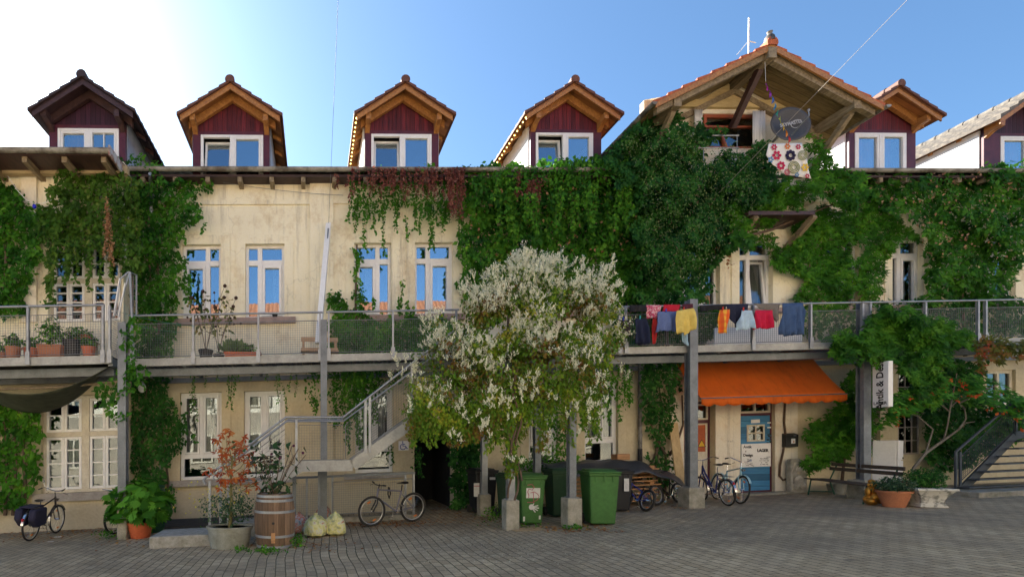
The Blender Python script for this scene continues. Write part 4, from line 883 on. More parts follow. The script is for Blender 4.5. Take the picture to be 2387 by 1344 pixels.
sv0, sv1 = 2.08, 2.44; su1 = PU(2082, sv1); su0 = PU(2071, sv1); sz0, sz1 = PW(2076, 947, sv1), PW(2076, 840, sv1)
M().box(su0, su1, sv0, sv1, sz0, sz1).build('light_box', MT['white'], t, bevel=.008)
VERT = Matrix(((0, -SP, -CP), (0, CP, -SP), (1, 0, 0)))
text('Antik & Design', .225, tm, t, (su0 - .006, (sv0 + sv1) / 2, (sz0 + sz1) / 2 + .08), VERT, bold=.004)
HOR = Matrix(((SP, 0, -CP), (-CP, 0, -SP), (0, 1, 0)))
text('LAGER', .10, tm, t, (su0 - .006, (sv0 + sv1) / 2, sz0 + .1), HOR, bold=.002)
for z in (sz0 + .2, sz1 - .25): M().beam((PU(2036, 2.0), 2.05, z), (su0 + .05, 2.1, z), .03, .03).build('bracket', MT['steel'], t)
# stone relief
t = thing('stone_relief', 'rounded weathered stone relief leaning on the wall right of the blue door', 'stone relief', (PU(1862, .3), .3, 0), rot=0)
m = M(); hh = PW(1862, 1068, .35); prof = [(-.24, 0), (.26, 0), (.27, hh * .55), (.2, hh * .85), (.05, hh), (-.22, hh * .98), (-.25, hh * .5)]
m.prism(prof, 1, 0, .16); m.build('stone', MT['concrete'], t, bevel=.03)
m = M(); m.ball((.02, 0, hh * .68), .1, .06, .13).ball((0, -.01, hh * .35), .14, .05, .16).ball((-.1, -.01, hh * .2), .1, .05, .1).ball((.12, -.01, hh * .22), .09, .05, .1).tube([(-.2, 0, .1), (-.21, 0, hh * .6), (-.12, 0, hh * .85), (.08, 0, hh * .88), (.2, 0, hh * .6)], .02); m.build('carving', mat('pale_stone', (.48, .45, .37), (.25, .22, .17), 6, .9, bmp=.6), t, smooth=True)
# satellite dish
t = thing('satellite_dish', 'dark grey satellite dish under the big gable roof', 'satellite dish', (PU(1842, .9), .5, PW(1842, 330, .9)))
dc = Vector(Q(1843, 289, 1.0)); nrm = Vector((-.25, 1, -.15)).normalized(); ax = nrm.cross(Vector((0, 0, 1))).normalized(); ay_ = ax.cross(nrm)
m = M(); n = 32; vs = []; rings = 6; ang0 = R(-30)
for j in range(rings + 1):
    rr = j / rings
    for i in range(n):
        a = 2 * math.pi * i / n; x, y = .52 * rr * math.cos(a), .40 * rr * math.sin(a); x, y = x * math.cos(ang0) - y * math.sin(ang0), x * math.sin(ang0) + y * math.cos(ang0)
        vs.append(tuple(dc + ax * x + ay_ * y + nrm * (.09 * rr * rr - .09)))
m.add(vs, [(j * n + i, j * n + (i + 1) % n, (j + 1) * n + (i + 1) % n, (j + 1) * n + i) for j in range(rings) for i in range(n)])
o = m.build('dish', mat('anthracite_paint', (.055, .06, .075), (.04, .045, .055), 3, .5, bmp=0), t, smooth=True, recalc=False); s_ = o.modifiers.new('s', 'SOLIDIFY'); s_.thickness = .01
M().tube([dc + Vector((.0, .02, -.32)), dc + Vector((.02, .5, -.1)), dc + Vector((0, .5, .02))], .014).ball(dc + Vector((0, .5, .04)), .035).build('receiver_arm', MT['steel'], t)
M().beam(dc - nrm * .1, Vector((dc[0] + .1, .36, dc[2] - .1)), .05, .05).build('wall_bracket', MT['steel_dark'], t)
gt = mat('pale_grey_print', (.42, .44, .48), None, 5, .6, bmp=0)
SK = (Matrix.Rotation(PSI, 3, 'Z') @ Matrix.Rotation(R(90), 3, 'X') @ Matrix.Rotation(R(14), 3, 'Z'))
text('SKYMASTER', .125, gt, t, tuple(dc + nrm * .035), SK, bold=.004)
M().tube([dc + ax * (.13 + .13 * math.cos(a)) * 1 + ay_ * (-.02 + .1 * math.sin(a)) + nrm * .02 for a in [2 * math.pi * i / 20 for i in range(20)]], .008, 5, close=True).build('printed_ring', gt, t)
# small round ventilator under the ridge
t = thing('loudspeaker', 'small dark round horn under the gable ridge', 'loudspeaker', (PU(1758, .9), .6, PW(1758, 190, .9))); c_ = Vector(Q(1758, 187, .9)); M().lathe([(.03, 0), (.06, .05), (.14, .16), (.15, .17)], 14, (c_[0], c_[1], c_[2] - .08)).tube([c_ + Vector((0, 0, .35)), c_ + Vector((0, 0, 0))], .02).build('horn', bk, t, smooth=True)
# wind spiral
t = thing('wind_spiral', 'rainbow wind spinner hanging from the gable ridge', 'wind spinner', Q(1783, 165, 1.5))
cols = [(.42, .02, .45), (.25, .03, .5), (.03, .15, .6), (.02, .22, .5), (.0, .33, .22), (.45, .5, .05), (.75, .5, .03), (.75, .25, .03), (.6, .02, .04)]
M().tube([Q(1783, 140, 1.5), Q(1785, 190, 1.5)], .005, 4).build('string', MT['white'], t)
for i, cc in enumerate(cols):
    px = 1787 + i * 6.4; py = 200 + i * 15.3; p = Vector(Q(px, py, 1.5)); m = M(); vs = []
    for k in range(9):
        a = k / 8 * math.pi * 1.4 + i; r_ = .02 + .085 * math.sin(math.pi * (k / 8) ** .8); vs += [p + Vector((.0, 0, .07 - .17 * k / 8)), p + Vector((r_ * math.cos(a + 2.2), r_ * math.sin(a) * .7, .05 - .19 * k / 8))]
    m.add(vs, [(2 * k, 2 * k + 1, 2 * k + 3, 2 * k + 2) for k in range(8)]); o = m.build('fabric_vane', mat('vane_%d' % i, cc, None, 5, .6, bmp=0), t, smooth=True, recalc=False); s_ = o.modifiers.new('s', 'SOLIDIFY'); s_.thickness = .004
# antenna
t = thing('antenna', 'thin white lightning rod standing behind the big gable roof', 'antenna', Q(1745, 120, -1.5)); M().tube([Q(1745, 130, -1.5), Q(1746, 42, -1.5)], .022, 6).tube([Q(1745, 96, -1.5), Q(1762, 100, -1.5)], .015, 6).tube([Q(1743, 98, -1.5), Q(1718, 128, -1.5)], .012, 6).build('rod', MT['white'], t)
# wires
t = M().tube([Q(1675, 450, .6), (PU(1675, .6) + 3.2, 6.0, PW(1675, 450, .6) + 2.5)], .004, 5); v_=.6
def cable(name, label, a, b, r, sag, mt='steel'):
    A, B = np.array(a), np.array(b); pts = [tuple(A + (B - A) * i / 16 - np.array([0, 0, sag * 4 * (i / 16) * (1 - i / 16)])) for i in range(17)]
    o = M().tube(pts, r, 5).build(name, MT[mt], at=a); return tag(o, label, 'cable')
def PV(px, py, v): u, w_ = P(px, py, v); return (u, v, w_)
cable('cable', 'pale diagonal stay rope crossing in front of the gable', PV(1675, 450, 1.0), PV(2125, -10, 5.0), .0045, 0, 'trim')
cable('cable', 'thin dark wire rising steeply past the left pilaster', PV(766, 520, 2.0), PV(789, -20, 5.0), .004, .02, 'steel_dark')
cable('cable', 'sagging wire strung along the wall under the eave', PV(520, 425, .12), PV(800, 455, .12), .006, .05, 'steel_dark')
MT['rope_green'] = mat('green_rope', (.03, .2, .13), None, 5, .6, bmp=0)
for k, (a, b) in enumerate((((262, 722), (455, 760)), ((262, 742), (430, 775)))): cable('clothes_line', ['upper', 'lower'][k] + ' green clothes line strung from the folded gate', PV(*a, 2.25), PV(*b, 2.0), .004, .05, 'rope_green')
t = thing('blue_lantern', 'small blue glass lantern on a sagging pale cord under the left eave', 'lantern', PV(80, 480, 1.2)); M().ball(Q(80, 481, 1.2), .045, .045, .055, 10, 8).build('glass', mat('cobalt_glass', (.01, .02, .6), None, 5, .1, bmp=0), t, smooth=True)
pts = [Q(18, 410, 1.2), Q(40, 443, 1.2), Q(60, 465, 1.2), Q(80, 474, 1.2), Q(100, 474, 1.2), Q(120, 466, 1.2)]; M().tube(pts, .006, 5).build('cord', MT['white'], t)
# leaning closed parasol pole
t = thing('leaning_pole', 'long white square pole leaning against the plaster pilaster', 'pole', Q(745, 742, 1.2)); M().beam(PV(741, 800, 1.5), PV(766, 522, .2), .13, .1).build('pole', MT['white'], t); M().beam(PV(762, 600, .52), PV(766, 535, .3), .03, .12).build('fitting', MT['steel_dark'], t)
# ---------------------------------------------------------------- bicycles
MT['tyre'] = mat('tyre_rubber', (.02, .02, .02), (.035, .033, .03), 30, .85)
MT['rim'] = mat('bright_rim', (.55, .55, .54), (.4, .4, .4), 9, .3, .5, bmp=0)
MT['chrome'] = mat('chrome', (.6, .6, .6), (.45, .45, .45), 9, .2, .9, bmp=0)
MT['orange_ref'] = mat('orange_reflector', (.75, .22, .02), (.6, .15, .02), 20, .3, bmp=0)
MT['red_ref'] = mat('red_reflector', (.5, .01, .02), None, 20, .3, bmp=0)
def ring(m, cx, cz, rad, r, n=40, k=8, y=0): return m.tube([(cx + rad * math.cos(2 * math.pi * i / n), y, cz + rad * math.sin(2 * math.pi * i / n)) for i in range(n)], r, k, close=True)
def bike(label, front, rear, r, fm, kind='diamond', tyre=.022, seat=.9, bar=1.0, extras=(), lean=0, group=None, wb=None, rimcol='rim', bars='flat', rec=.2):
    (uf, vf_), (ur, vr) = front, rear; mu, mv = (uf + ur) / 2, (vf_ + vr) / 2
    t = thing('bicycle', label, 'bicycle', (mu, mv, 0), rot=math.atan2(-(vf_ - vr), uf - ur), group=group); t.rotation_euler[0] = lean
    t.rotation_euler[1] = -math.atan(S) * math.cos(t.rotation_euler[2])
    L = wb or min(1.1, max(.9, math.hypot(uf - ur, vf_ - vr))); xr, xf = -L / 2, L / 2; bb = (xr + L * .42, 0, r * .85)
    st = (xr + L * .30, 0, seat * .72 if kind == 'step' else seat * .80); hd = (xf - L * .145, 0, bar * .86); hb = (xf - L * .115, 0, bar * .86 - .17)
    hr, hf = (xr, 0, r), (xf, 0, r)
    for nm, cx in (('wheel', xf), ('wheel', xr)):
        w_ = ring(M(), cx, r, r - tyre, tyre).build(nm, MT['tyre'], t, smooth=True)
        ring(M(), cx, r, r - 2.3 * tyre, .010, k=6).build('rim', MT[rimcol], w_, smooth=True)
        m = M()
        for i in range(18): a = 2 * math.pi * i / 18; m.tube([(cx + .02 * math.cos(a + .9), .02 * (-1) ** i, r + .02 * math.sin(a + .9)), (cx + (r - 2.3 * tyre) * math.cos(a), 0, r + (r - 2.3 * tyre) * math.sin(a))], .0016, 3)
        m.tube([(cx, -.05, r), (cx, .05, r)], .02, 8); m.build('spokes', MT['chrome'], w_)
        if 'ref' in extras:
            for a in (R(rec * 100 + 60), R(rec * 100 + 240)): M().beam((cx + (r * .62) * math.cos(a) - .04 * math.sin(a), -.008, r + r * .62 * math.sin(a) + .04 * math.cos(a)), (cx + (r * .62) * math.cos(a) + .04 * math.sin(a), -.008, r + r * .62 * math.sin(a) - .04 * math.cos(a)), .012, .03).build('spoke_reflector', MT['orange_ref'], w_)
        if 'guard' in extras:
            a0 = (60, 175) if cx > 0 else (5, 150)
            m = M(); pts = [(cx + (r + .018) * math.cos(R(a)), 0, r + (r + .018) * math.sin(R(a))) for a in range(a0[0] - (30 if cx > 0 else 0), a0[1] + 25, 8)]
            for p_, q_ in zip(pts, pts[1:]): m.beam(p_, q_, .05, .006, up=(0, 0, 1) if abs(p_[0] - q_[0]) > abs(p_[2] - q_[2]) else (1, 0, 0))
            m.build('mudguard', MT['chrome'] if 'chromeguard' in extras else MT[fm], t)
    m = M(); T_ = .017
    if kind == 'step': m.tube([hd, (hd[0] - .08, 0, hd[2] - .15), (bb[0] + .12, 0, bb[2] + .13), bb], .02, 8).tube([hb, (bb[0] + .16, 0, bb[2] + .05), bb], .017, 8)
    else: m.tube([hd, st], T_, 8).tube([hb, bb], T_ * 1.25, 8)
    m.tube([st, bb], T_, 8).tube([(hd[0] - .005, 0, hd[2] + .03), (hb[0] + .005, 0, hb[2] - .03)], .023, 8)
    for y in (-.05, .05): m.tube([bb, (hr[0], y, hr[2])], .009, 6).tube([(st[0], 0, st[2] - .05), (hr[0], y, hr[2])], .008, 6)
    m.build('frame', MT[fm], t, smooth=True)
    m = M()
    for y in (-.055, .055): m.tube([(hb[0], y * .6, hb[2] - .02), (hb[0] + .015, y, hb[2] - .12), hf[:1] + (y,) + hf[2:]], .013 if 'susp' not in extras else .018, 8)
    m.build('fork', bk if 'susp' in extras else MT[fm], t, smooth=True)
    m = M().tube([(hd[0], 0, hd[2]), (hd[0] - .03, 0, bar - .01)], .013, 8)
    bx = hd[0] - .03
    if bars == 'flat': m.tube([(bx + .02, -.28, bar), (bx + .07, -.08, bar - .02), (bx + .07, .08, bar - .02), (bx + .02, .28, bar)], .011, 8)
    else: m.tube([(bx - .18, -.26, bar + .06), (bx - .02, -.24, bar + .09), (bx + .07, -.12, bar + .03), (bx + .06, 0, bar), (bx + .07, .12, bar + .03), (bx - .02, .24, bar + .09), (bx - .18, .26, bar + .06)], .011, 8)
    h = m.build('handlebar', bk if bars == 'flat' else MT['chrome'], t, smooth=True)
    for y in (-1, 1):
        g_ = M().tube([(bx + .03, y * .2, bar - .005), (bx + .015, y * .3, bar)], .017, 8) if bars == 'flat' else M().tube([(bx - .1, y * .255, bar + .075), (bx - .21, y * .262, bar + .055)], .017, 8)
        g_.tube([(bx + .05, y * .16, bar - .02), (bx + .1, y * .25, bar - .06)], .006, 5); g_.build('grip', bk, h)
    s_ = (st[0] - .02, 0, seat)
    M().tube([st, (s_[0], 0, seat - .04)], .013, 8).build('seat_post', MT['chrome'] if bars != 'flat' else bk, t)
    m = M().tube([(s_[0] - .13, 0, seat), (s_[0] - .05, 0, seat + .005), (s_[0] + .05, 0, seat), (s_[0] + .14, 0, seat - .01)], [.07, .075, .035, .018], 10); m.v = [(x, y, seat + (z - seat) * .38) for x, y, z in m.v]; m.build('saddle', bk, t, smooth=True)
    m = M(); ring(m, bb[0], bb[2], .085, .006, 24, 5, y=-.05)
    m.tube([(bb[0], -.07, bb[2]), (bb[0] + .06, -.085, bb[2] - .155)], .009, 6).tube([(bb[0], .07, bb[2]), (bb[0] - .06, .085, bb[2] + .155)], .009, 6).tube([(bb[0], -.07, bb[2]), (bb[0], .07, bb[2])], .02, 8)
    m.box(bb[0] + .02, bb[0] + .1, -.18, -.09, bb[2] - .17, bb[2] - .145).box(bb[0] - .1, bb[0] - .02, .09, .18, bb[2] + .145, bb[2] + .17); ring(m, xr, r, .04, .006, 16, 5, y=-.05)
    m.tube([(bb[0], -.05, bb[2] + .085), (xr, -.05, r + .04)], .004, 4).tube([(bb[0], -.05, bb[2] - .085), (xr, -.05, r - .04)], .004, 4); m.build('crank_set', MT['chrome'], t, smooth=True)
    if 'rack' in extras:
        m = M(); z = 2 * r + .06
        for y in (-.06, .06): m.tube([(xr - .22, y, z), (st[0] - .04, y, z + .01)], .006, 5).tube([(xr - .05, y, z), (xr, y * .9, r)], .005, 5)
        for i in range(4): m.tube([(xr - .2 + i * .1, -.06, z), (xr - .2 + i * .1, .06, z)], .004, 4)
        m.build('luggage_rack', MT['steel_dark'], t)
    if 'tail' in extras: M().ball((xr - r * .82, 0, r + r * .72), .03, .025, .035).build('rear_light', MT['red_ref'], t)
    if 'lamp' in extras: M().lathe([(.02, 0), (.045, .04), (.05, .06)], 12, (xf - .05, 0, 2 * r + .1)).build('headlamp', MT['chrome'], t)
    if 'lock' in extras: M().tube([(hd[0] - .3, -.03, hd[2] + .02), (hd[0] - .34, -.04, hd[2] - .12), (hd[0] - .3, -.03, hd[2] - .22), (hd[0] - .26, -.02, hd[2] - .12), (hd[0] - .28, -.03, hd[2] + .04)], .016, 8, close=True).build('cable_lock', bk, t)
    if 'stripe' in extras:
        a, b_ = Vector(hb), Vector(bb)
        for i in range(6): p_ = a.lerp(b_, .22 + i * .075); M().beam(p_ + Vector((0, -.023, .0)), a.lerp(b_, .22 + i * .075 + .045) + Vector((0, -.023, 0)), .004, .022).build('frame_lettering', MT['rim'], t)
    return t, dict(xr=xr, xf=xf, r=r, st=st, bb=bb, hd=hd)
MT['grey_metallic'] = mat('grey_metallic_frame', (.22, .21, .27), (.16, .16, .2), 5, .3, .5, bmp=0)
MT['black_rust'] = mat('black_rusty_frame', (.03, .025, .022), (.15, .04, .02), 9, .5, lo=.55, hi=.75, bmp=0)
MT['navy_frame'] = mat('navy_frame', (.015, .02, .10), (.02, .03, .16), 5, .35, bmp=0); MT['sky_frame'] = mat('pale_blue_frame', (.30, .48, .52), (.22, .42, .48), 5, .35, bmp=0)
MT['blue_frame'] = mat('bright_blue_frame', (.02, .07, .42), (.02, .05, .3), 5, .35, bmp=0)
bike('black and silver mountain bike leaning on the low mesh fence', G(862, 1227), G(966, 1215), .345, 'grey_metallic', extras=('ref', 'susp', 'lock', 'stripe'), tyre=.028, seat=.93, bar=.95, lean=R(-5), wb=1.08, rec=1.9)
a, b = np.array(G(136, 1240)), np.array(G(64, 1262)); mid = (a + b) / 2; dd = (a - b) / np.linalg.norm(a - b) * .53
t, q = bike('old black city bike with a navy pannier by the left window', tuple(mid + dd), tuple(mid - dd), .34, 'black_rust', extras=('ref', 'guard', 'chromeguard', 'rack', 'lamp'), seat=.86, bar=1.0, bars='city', lean=R(4), rec=.4)
nav = mat('navy_canvas', (.015, .016, .04), (.025, .022, .05), 6, .85, bmp=.3)
for y in (-1, 1):
    m = M().prism([(q['xr'] - .26, .72), (q['xr'] + .2, .74), (q['xr'] + .22, .36), (q['xr'] - .12, .32), (q['xr'] - .3, .5)], 1, y * .07, y * .22); m.build('pannier', nav, t, bevel=.035, smooth=True)
M().beam((q['xr'] - .24, 0, .75), (q['xr'] + .18, 0, .77), .3, .03).build('pannier_flap', nav, t, bevel=.01)
M().ball((q['xr'] - .33, 0, .5), .03, .03, .04).build('rear_light', MT['red_ref'], t)
M().tube([(q['hd'][0], .2, 1.0), (q['hd'][0] + .02, .3, 1.2)], .006).ball((q['hd'][0] + .02, .3, 1.22), .04, .015, .04).build('mirror', MT['chrome'], t)
bike('navy step-through bike with silver mudguards behind the post block', G(1628, 1166), G(1706, 1180), .33, 'navy_frame', kind='step', extras=('ref', 'guard', 'chromeguard', 'rack', 'tail'), seat=1.0, bar=1.08, bars='city', lean=R(-4), group=None, rec=2.0)
bike('pale blue racing style bike leaning in front of the blue door', G(1742, 1177), G(1655, 1160), .355, 'sky_frame', extras=('ref', 'guard', 'lamp'), seat=.98, bar=1.04, bars='city', lean=R(-7), rec=1.9)
t, q = bike("small bright blue children's bike lying against the pallet pile", G(1440, 1180), G(1518, 1194), .27, 'blue_frame', extras=('ref',), tyre=.03, seat=.58, bar=.72, lean=R(14), wb=.82)
bike('small dark bike mostly hidden behind the blue children\'s bike', (G(1425, 1160)[0], 1.4), (G(1512, 1160)[0], 1.1), .27, 'black_rust', extras=(), tyre=.03, seat=.75, bar=.85, lean=R(8), wb=.85)
# lone wheel behind the leafy planter
g = G(256, 1250); t = thing('bicycle', 'black bike seen end on behind the mossy block, only its front wheel showing', 'bicycle', (g[0] - .02, g[1] - .35, 0), rot=R(68))
w_ = ring(M(), 0, .34, .315, .025).build('wheel', MT['tyre'], t, smooth=True); ring(M(), 0, .34, .285, .011).build('rim', MT['rim'], w_)
m = M()
for i in range(18): a = 2 * math.pi * i / 18; m.tube([(0, 0, .34), (.285 * math.cos(a), 0, .34 + .285 * math.sin(a))], .0016, 3)
m.build('spokes', MT['chrome'], w_); M().tube([(0, -.05, .34), (-.06, -.05, .75), (.1, -.03, 1.0)], .013).tube([(0, .05, .34), (-.06, .05, .75)], .013).build('fork', bk, t, smooth=True); M().tube([(-.08, -.28, 1.02), (.0, 0, .98), (-.08, .28, 1.02)], .012).build('handlebar', MT['chrome'], t)
# ---------------------------------------------------------------- wheelie bins
def binm(name, c): MT[name] = mat(name, c, tuple(x * .7 for x in c), 1.6, .55, bmp=.08, spec=.35)
binm('green_plastic', (.05, .15, .035)); binm('dark_green_plastic', (.02, .06, .025)); binm('black_plastic', (.02, .02, .022))
def wheelie(label, px, py, h, w_, d_, mt, rot, group=None, v=None, wheels=True):
    g = G(px, py) if v is None else (PU(px, v), v); t = thing('wheelie_bin', label, 'bin', (g[0], g[1] - d_ / 2, 0), rot=rot, group=group)
    bw, bd = w_ * .78, d_ * .70; hb = h * .9
    m = M(); vs = [(x * bw / 2, y * bd / 2 - (.0), .03) for x, y in ((-1, -1), (1, -1), (1, 1), (-1, 1))] + [(x * w_ / 2 * .95, y * d_ / 2 * .92, hb) for x, y in ((-1, -1), (1, -1), (1, 1), (-1, 1))]
    m.add(vs, [(3, 2, 1, 0), (4, 5, 6, 7), (0, 1, 5, 4), (1, 2, 6, 5), (2, 3, 7, 6), (3, 0, 4, 7)]); m.build('body', MT[mt], t, bevel=.03)
    M().box(-w_ / 2, w_ / 2, -d_ / 2, d_ / 2, hb, hb + .05).build('rim_collar', MT[mt], t, bevel=.012)
    m = M().box(-w_ / 2 - .012, w_ / 2 + .012, -d_ / 2 - .025, d_ / 2, hb + .052, hb + .085); m.prism([(-d_ / 2 + .04, hb + .085), (d_ / 2 - .02, hb + .085), (d_ / 2 - .06, hb + .125), (-d_ / 2 + .15, hb + .12)], 0, -w_ / 2 + .05, w_ / 2 - .05); m.build('lid', MT[mt], t, bevel=.015)
    m = M()
    for x in (-.28, 0, .28): m.box(x * w_ - .012, x * w_ + .012, -d_ / 2 * .95, -d_ / 2 * .88, hb - .12, hb)
    m.build('rib', MT[mt], t); M().tube([(-w_ * .38, d_ / 2 + .04, hb + .02), (w_ * .38, d_ / 2 + .04, hb + .02)], .018).build('grab_handle', MT[mt], t)
    if wheels:
        for sx in (-1, 1): M().tube([(sx * bw / 2 + .0, d_ / 2 * .66, .1), (sx * (bw / 2 + .055), d_ / 2 * .66, .1)], .1, 18).tube([(sx * bw / 2, d_ / 2 * .66, .1), (sx * (bw / 2 + .06), d_ / 2 * .66, .1)], .04, 12).build('wheel', MT['tyre'], t, smooth=True)
    return t, (bw, bd, hb)
BG = 'wheelie bins under the vine'
t, (bw, bd, hb) = wheelie('green wheelie bin with a sticker and a white handprint', 1245, 1224, 1.07, .56, .66, 'green_plastic', R(0), BG)
wht = mat('white_print', (.62, .62, .6), (.5, .5, .48), 12, .7); pink = mat('pink_scrawl', (.42, .08, .13), None, 9, .7)
fy = lambda z: -(bd / 2 + (.66 / 2 * .92 - bd / 2) * (z - .03) / (hb - .03)) - .004
def front(m, x0, x1, z0, z1, o=0): m.add([(x0, fy(z0) - o, z0), (x1, fy(z0) - o, z0), (x1, fy(z1) - o, z1), (x0, fy(z1) - o, z1)], [(0, 1, 2, 3)]); return m
front(M(), -.15, .15, .57, .78).build('sticker', wht, t)
m = M(); pth = [(-.13, .84), (-.04, .86), (.02, .8), (-.02, .74), (-.1, .76), (-.12, .7), (-.09, .62), (-.1, .58)]; m.tube([(x, fy(z) - .002, z) for x, z in pth], .008, 5)
m.tube([(x, fy(z) - .002, z) for x, z in [(-.06, .68), (.02, .7), (.09, .66), (.13, .6), (.09, .53), (.0, .48), (-.12, .48)]], .007, 5).tube([(x, fy(z) - .002, z) for x, z in [(.0, .69), (.01, .56), (.02, .45)]], .007, 5); m.build('scrawl', pink, t)
m = M(); hx, hz = -.03, .38; m.add([(hx + .055 * math.cos(a), fy(hz) - .004, hz + .06 * math.sin(a)) for a in [2 * math.pi * i / 14 for i in range(14)]], [tuple(range(14))])
for a, l in ((12, .15), (-8, .165), (-28, .155), (-52, .14), (55, .1)): m.beam((hx + .05 * math.cos(R(a)), fy(hz) - .004, hz + .05 * math.sin(R(a))), (hx + l * math.cos(R(a)), fy(hz) - .004, hz + l * math.sin(R(a))), .004, .021)
m.build('handprint', wht, t)
front(M(), -.2, -.16, .08, .18).build('paint_splash', wht, t); front(M(), .14, .18, .12, .2).build('paint_splash', wht, t)
wheelie('bright green wheelie bin turned sideways at the right end of the bins', 1420, 1226, 1.12, .60, .74, 'green_plastic', R(-12), BG)
wheelie('dark green wheelie bin behind the middle concrete block', 1322, 1200, 1.1, .58, .7, 'dark_green_plastic', R(-6), BG, v=2.75)
t, (bw, bd, hb) = wheelie('black wheelie bin with white labels behind the mossy block', 1134, 1190, 1.12, .58, .7, 'black_plastic', R(3), BG, v=1.6)
M().box(.06, .2, -.37, -.355, .86, .92).build('label', wht, t); M().box(-.34, -.2, -.36, -.345, .45, .78).build('label', wht, t); M().box(-.342, -.2, -.365, -.358, .7, .72).build('label_stripe', pink, t)
t, (bw, bd, hb) = wheelie('black wheelie bin with a tall label squeezed right of the bright green bin', 1455, 1205, 1.0, .5, .6, 'black_plastic', R(0), BG, v=2.3)
M().box(-.0, .12, -.3, -.29, .5, .8).build('label', wht, t)
wheelie('dark green bin behind the left front post', 1200, 1190, 1.02, .5, .6, 'dark_green_plastic', R(0), BG, v=2.5)
# ---------------------------------------------------------------- pallet pile with tarpaulin
t = thing('pallet_pile', 'pile of rough timber boards under a black tarpaulin beside the bins', 'timber pile', (PU(1440, .9), .9, 0))
bw_ = mat('fresh_board', (.50, .27, .12), (.3, .15, .07), 4, .8, sc3=(1, 5, 5)); x0, x1 = PU(1270, .9), PU(1516, .9)
for i in range(9):
    z = .12 + i * .1
    M().box(x0 + random.random() * .1, x1 - random.random() * .15, 1.25, 1.35, z, z + .03).build('board', bw_, t)
    if i % 2 == 0:
        for xx in (x0 + .2, (x0 + x1) / 2, x1 - .3): M().box(xx, xx + .12, .5, 1.33, z + .03, z + .1).build('block', bw_, t)
tarp = mat('black_tarpaulin', (.045, .047, .05), (.03, .03, .033), 3, .42, bmp=.4, spec=.5)
x1 = PU(1566, .9); nx, ny = 40, 16; vs = []
for i in range(nx + 1):
    for j in range(ny + 1):
        s, q_ = i / nx, j / ny; u = x0 - .1 + (x1 - x0 + .1) * s; drop = max(0, (s - .66)) ** 1.25 * 1.85; edge = max(0, (q_ - .72)) * 1.0
        vs.append((u, .25 + 1.3 * q_, 1.15 - drop - edge + .025 * math.sin(u * 9 + q_ * 5) + .02 * math.sin(u * 4 - q_ * 11)))
o = M().add(vs, [(i * (ny + 1) + j, (i + 1) * (ny + 1) + j, (i + 1) * (ny + 1) + j + 1, i * (ny + 1) + j + 1) for i in range(nx) for j in range(ny)]).build('tarpaulin', tarp, t, smooth=True, recalc=False)
s_ = o.modifiers.new('s', 'SOLIDIFY'); s_.thickness = .012
t = thing('wooden_crate', 'brown wooden box on top of the tarpaulin', 'crate', (PU(1450, .8), .8, 1.17)); M().box(PU(1434, .8), PU(1464, .8), .6, .9, 1.17, 1.33).build('box', bw_, t, bevel=.02)
t = thing('plank', 'pale plank leaning on the wall left of the orange panelled door', 'plank', (PU(1585, .5), .5, 0)); M().beam((PU(1590, .7), .75, .0), (PU(1566, .06), .1, PW(1566, 985, .1)), .26, .035, up=(0, -1, 0)).build('board', mat('pale_plank', (.55, .40, .20), (.40, .28, .13), 3, .8, sc3=(5, 5, 1)), t)
# ---------------------------------------------------------------- bench
dwd = mat('dark_grey_slats', (.10, .07, .05), (.05, .038, .03), 4, .75, sc3=(6, 6, 6)); grn = mat('green_iron', (.02, .09, .05), None, 6, .5)
ba, bb_ = G(1884, 1152), G(2012, 1174); bl_ = math.hypot(bb_[0] - ba[0], bb_[1] - ba[1]) / 2 + .22
t = thing('park_bench', 'old slatted bench with green iron legs standing aslant in front of the right post', 'bench', ((ba[0] + bb_[0]) / 2, (ba[1] + bb_[1]) / 2, 0), rot=math.atan2(-(bb_[1] - ba[1]), bb_[0] - ba[0]))
t.rotation_euler[1] = -math.atan(S) * math.cos(t.rotation_euler[2])
for zz, vv in ((.84, .62), (.72, .58)): M().box(-bl_, bl_, vv, vv + .03, zz - .045, zz + .045).build('backrest', dwd, t, bevel=.006)
for k in range(4): M().box(-bl_, bl_, .0 + k * .12, .09 + k * .12, .42, .45).build('seat_slat', dwd, t, bevel=.006)
for u in (-bl_ + .22, bl_ - .22): M().tube([(u, .0, 0), (u, .06, .41), (u, .48, .41), (u, .66, .88)], .02, 6).tube([(u, .6, 0), (u, .48, .41)], .02, 6).tube([(u, .02, .1), (u, .58, .1)], .014, 6).build('leg', grn, t, smooth=True)
# ---------------------------------------------------------------- pots and planters
MT['terracotta'] = mat('terracotta', (.42, .16, .075), (.32, .12, .06), 4, .8, bmp=.2); MT['orange_plastic'] = mat('orange_plastic_pot', (.50, .12, .045), (.42, .09, .035), 3, .5, bmp=.05)
MT['soil'] = mat('potting_soil', (.05, .035, .02), (.02, .015, .01), 20, .95); MT['zinc_tub'] = mat('old_zinc_tub', (.30, .31, .28), (.2, .2, .16), 4, .55, .3, bmp=.15)
MT['oak'] = boards('barrel_staves', (.24, .15, .09), (.11, .07, .045), .1, axis=0, rough=.8, gap=.06)
def pot(name, label, cat, u, v, z, r, h, mt, taper=.72, rim=.03, group=None, sx=1, sy=1, n=24):
    t = thing(name, label, cat, (u, v, z), rot=0, group=group)
    M().lathe([(r * taper, 0), (r * (taper * .4 + .6), h * .6), (r * .95, h - rim * 1.5), (r * 1.02, h - rim * 1.5), (r * 1.03, h), (r * .9, h), (r * .88, h - .03)], n, sx=sx, sy=sy).build('pot', MT[mt], t, smooth=True)
    M().lathe([(r * .88, h - .05), (r * .86, h - .03)], n, sx=sx, sy=sy).build('soil', MT['soil'], t); return t
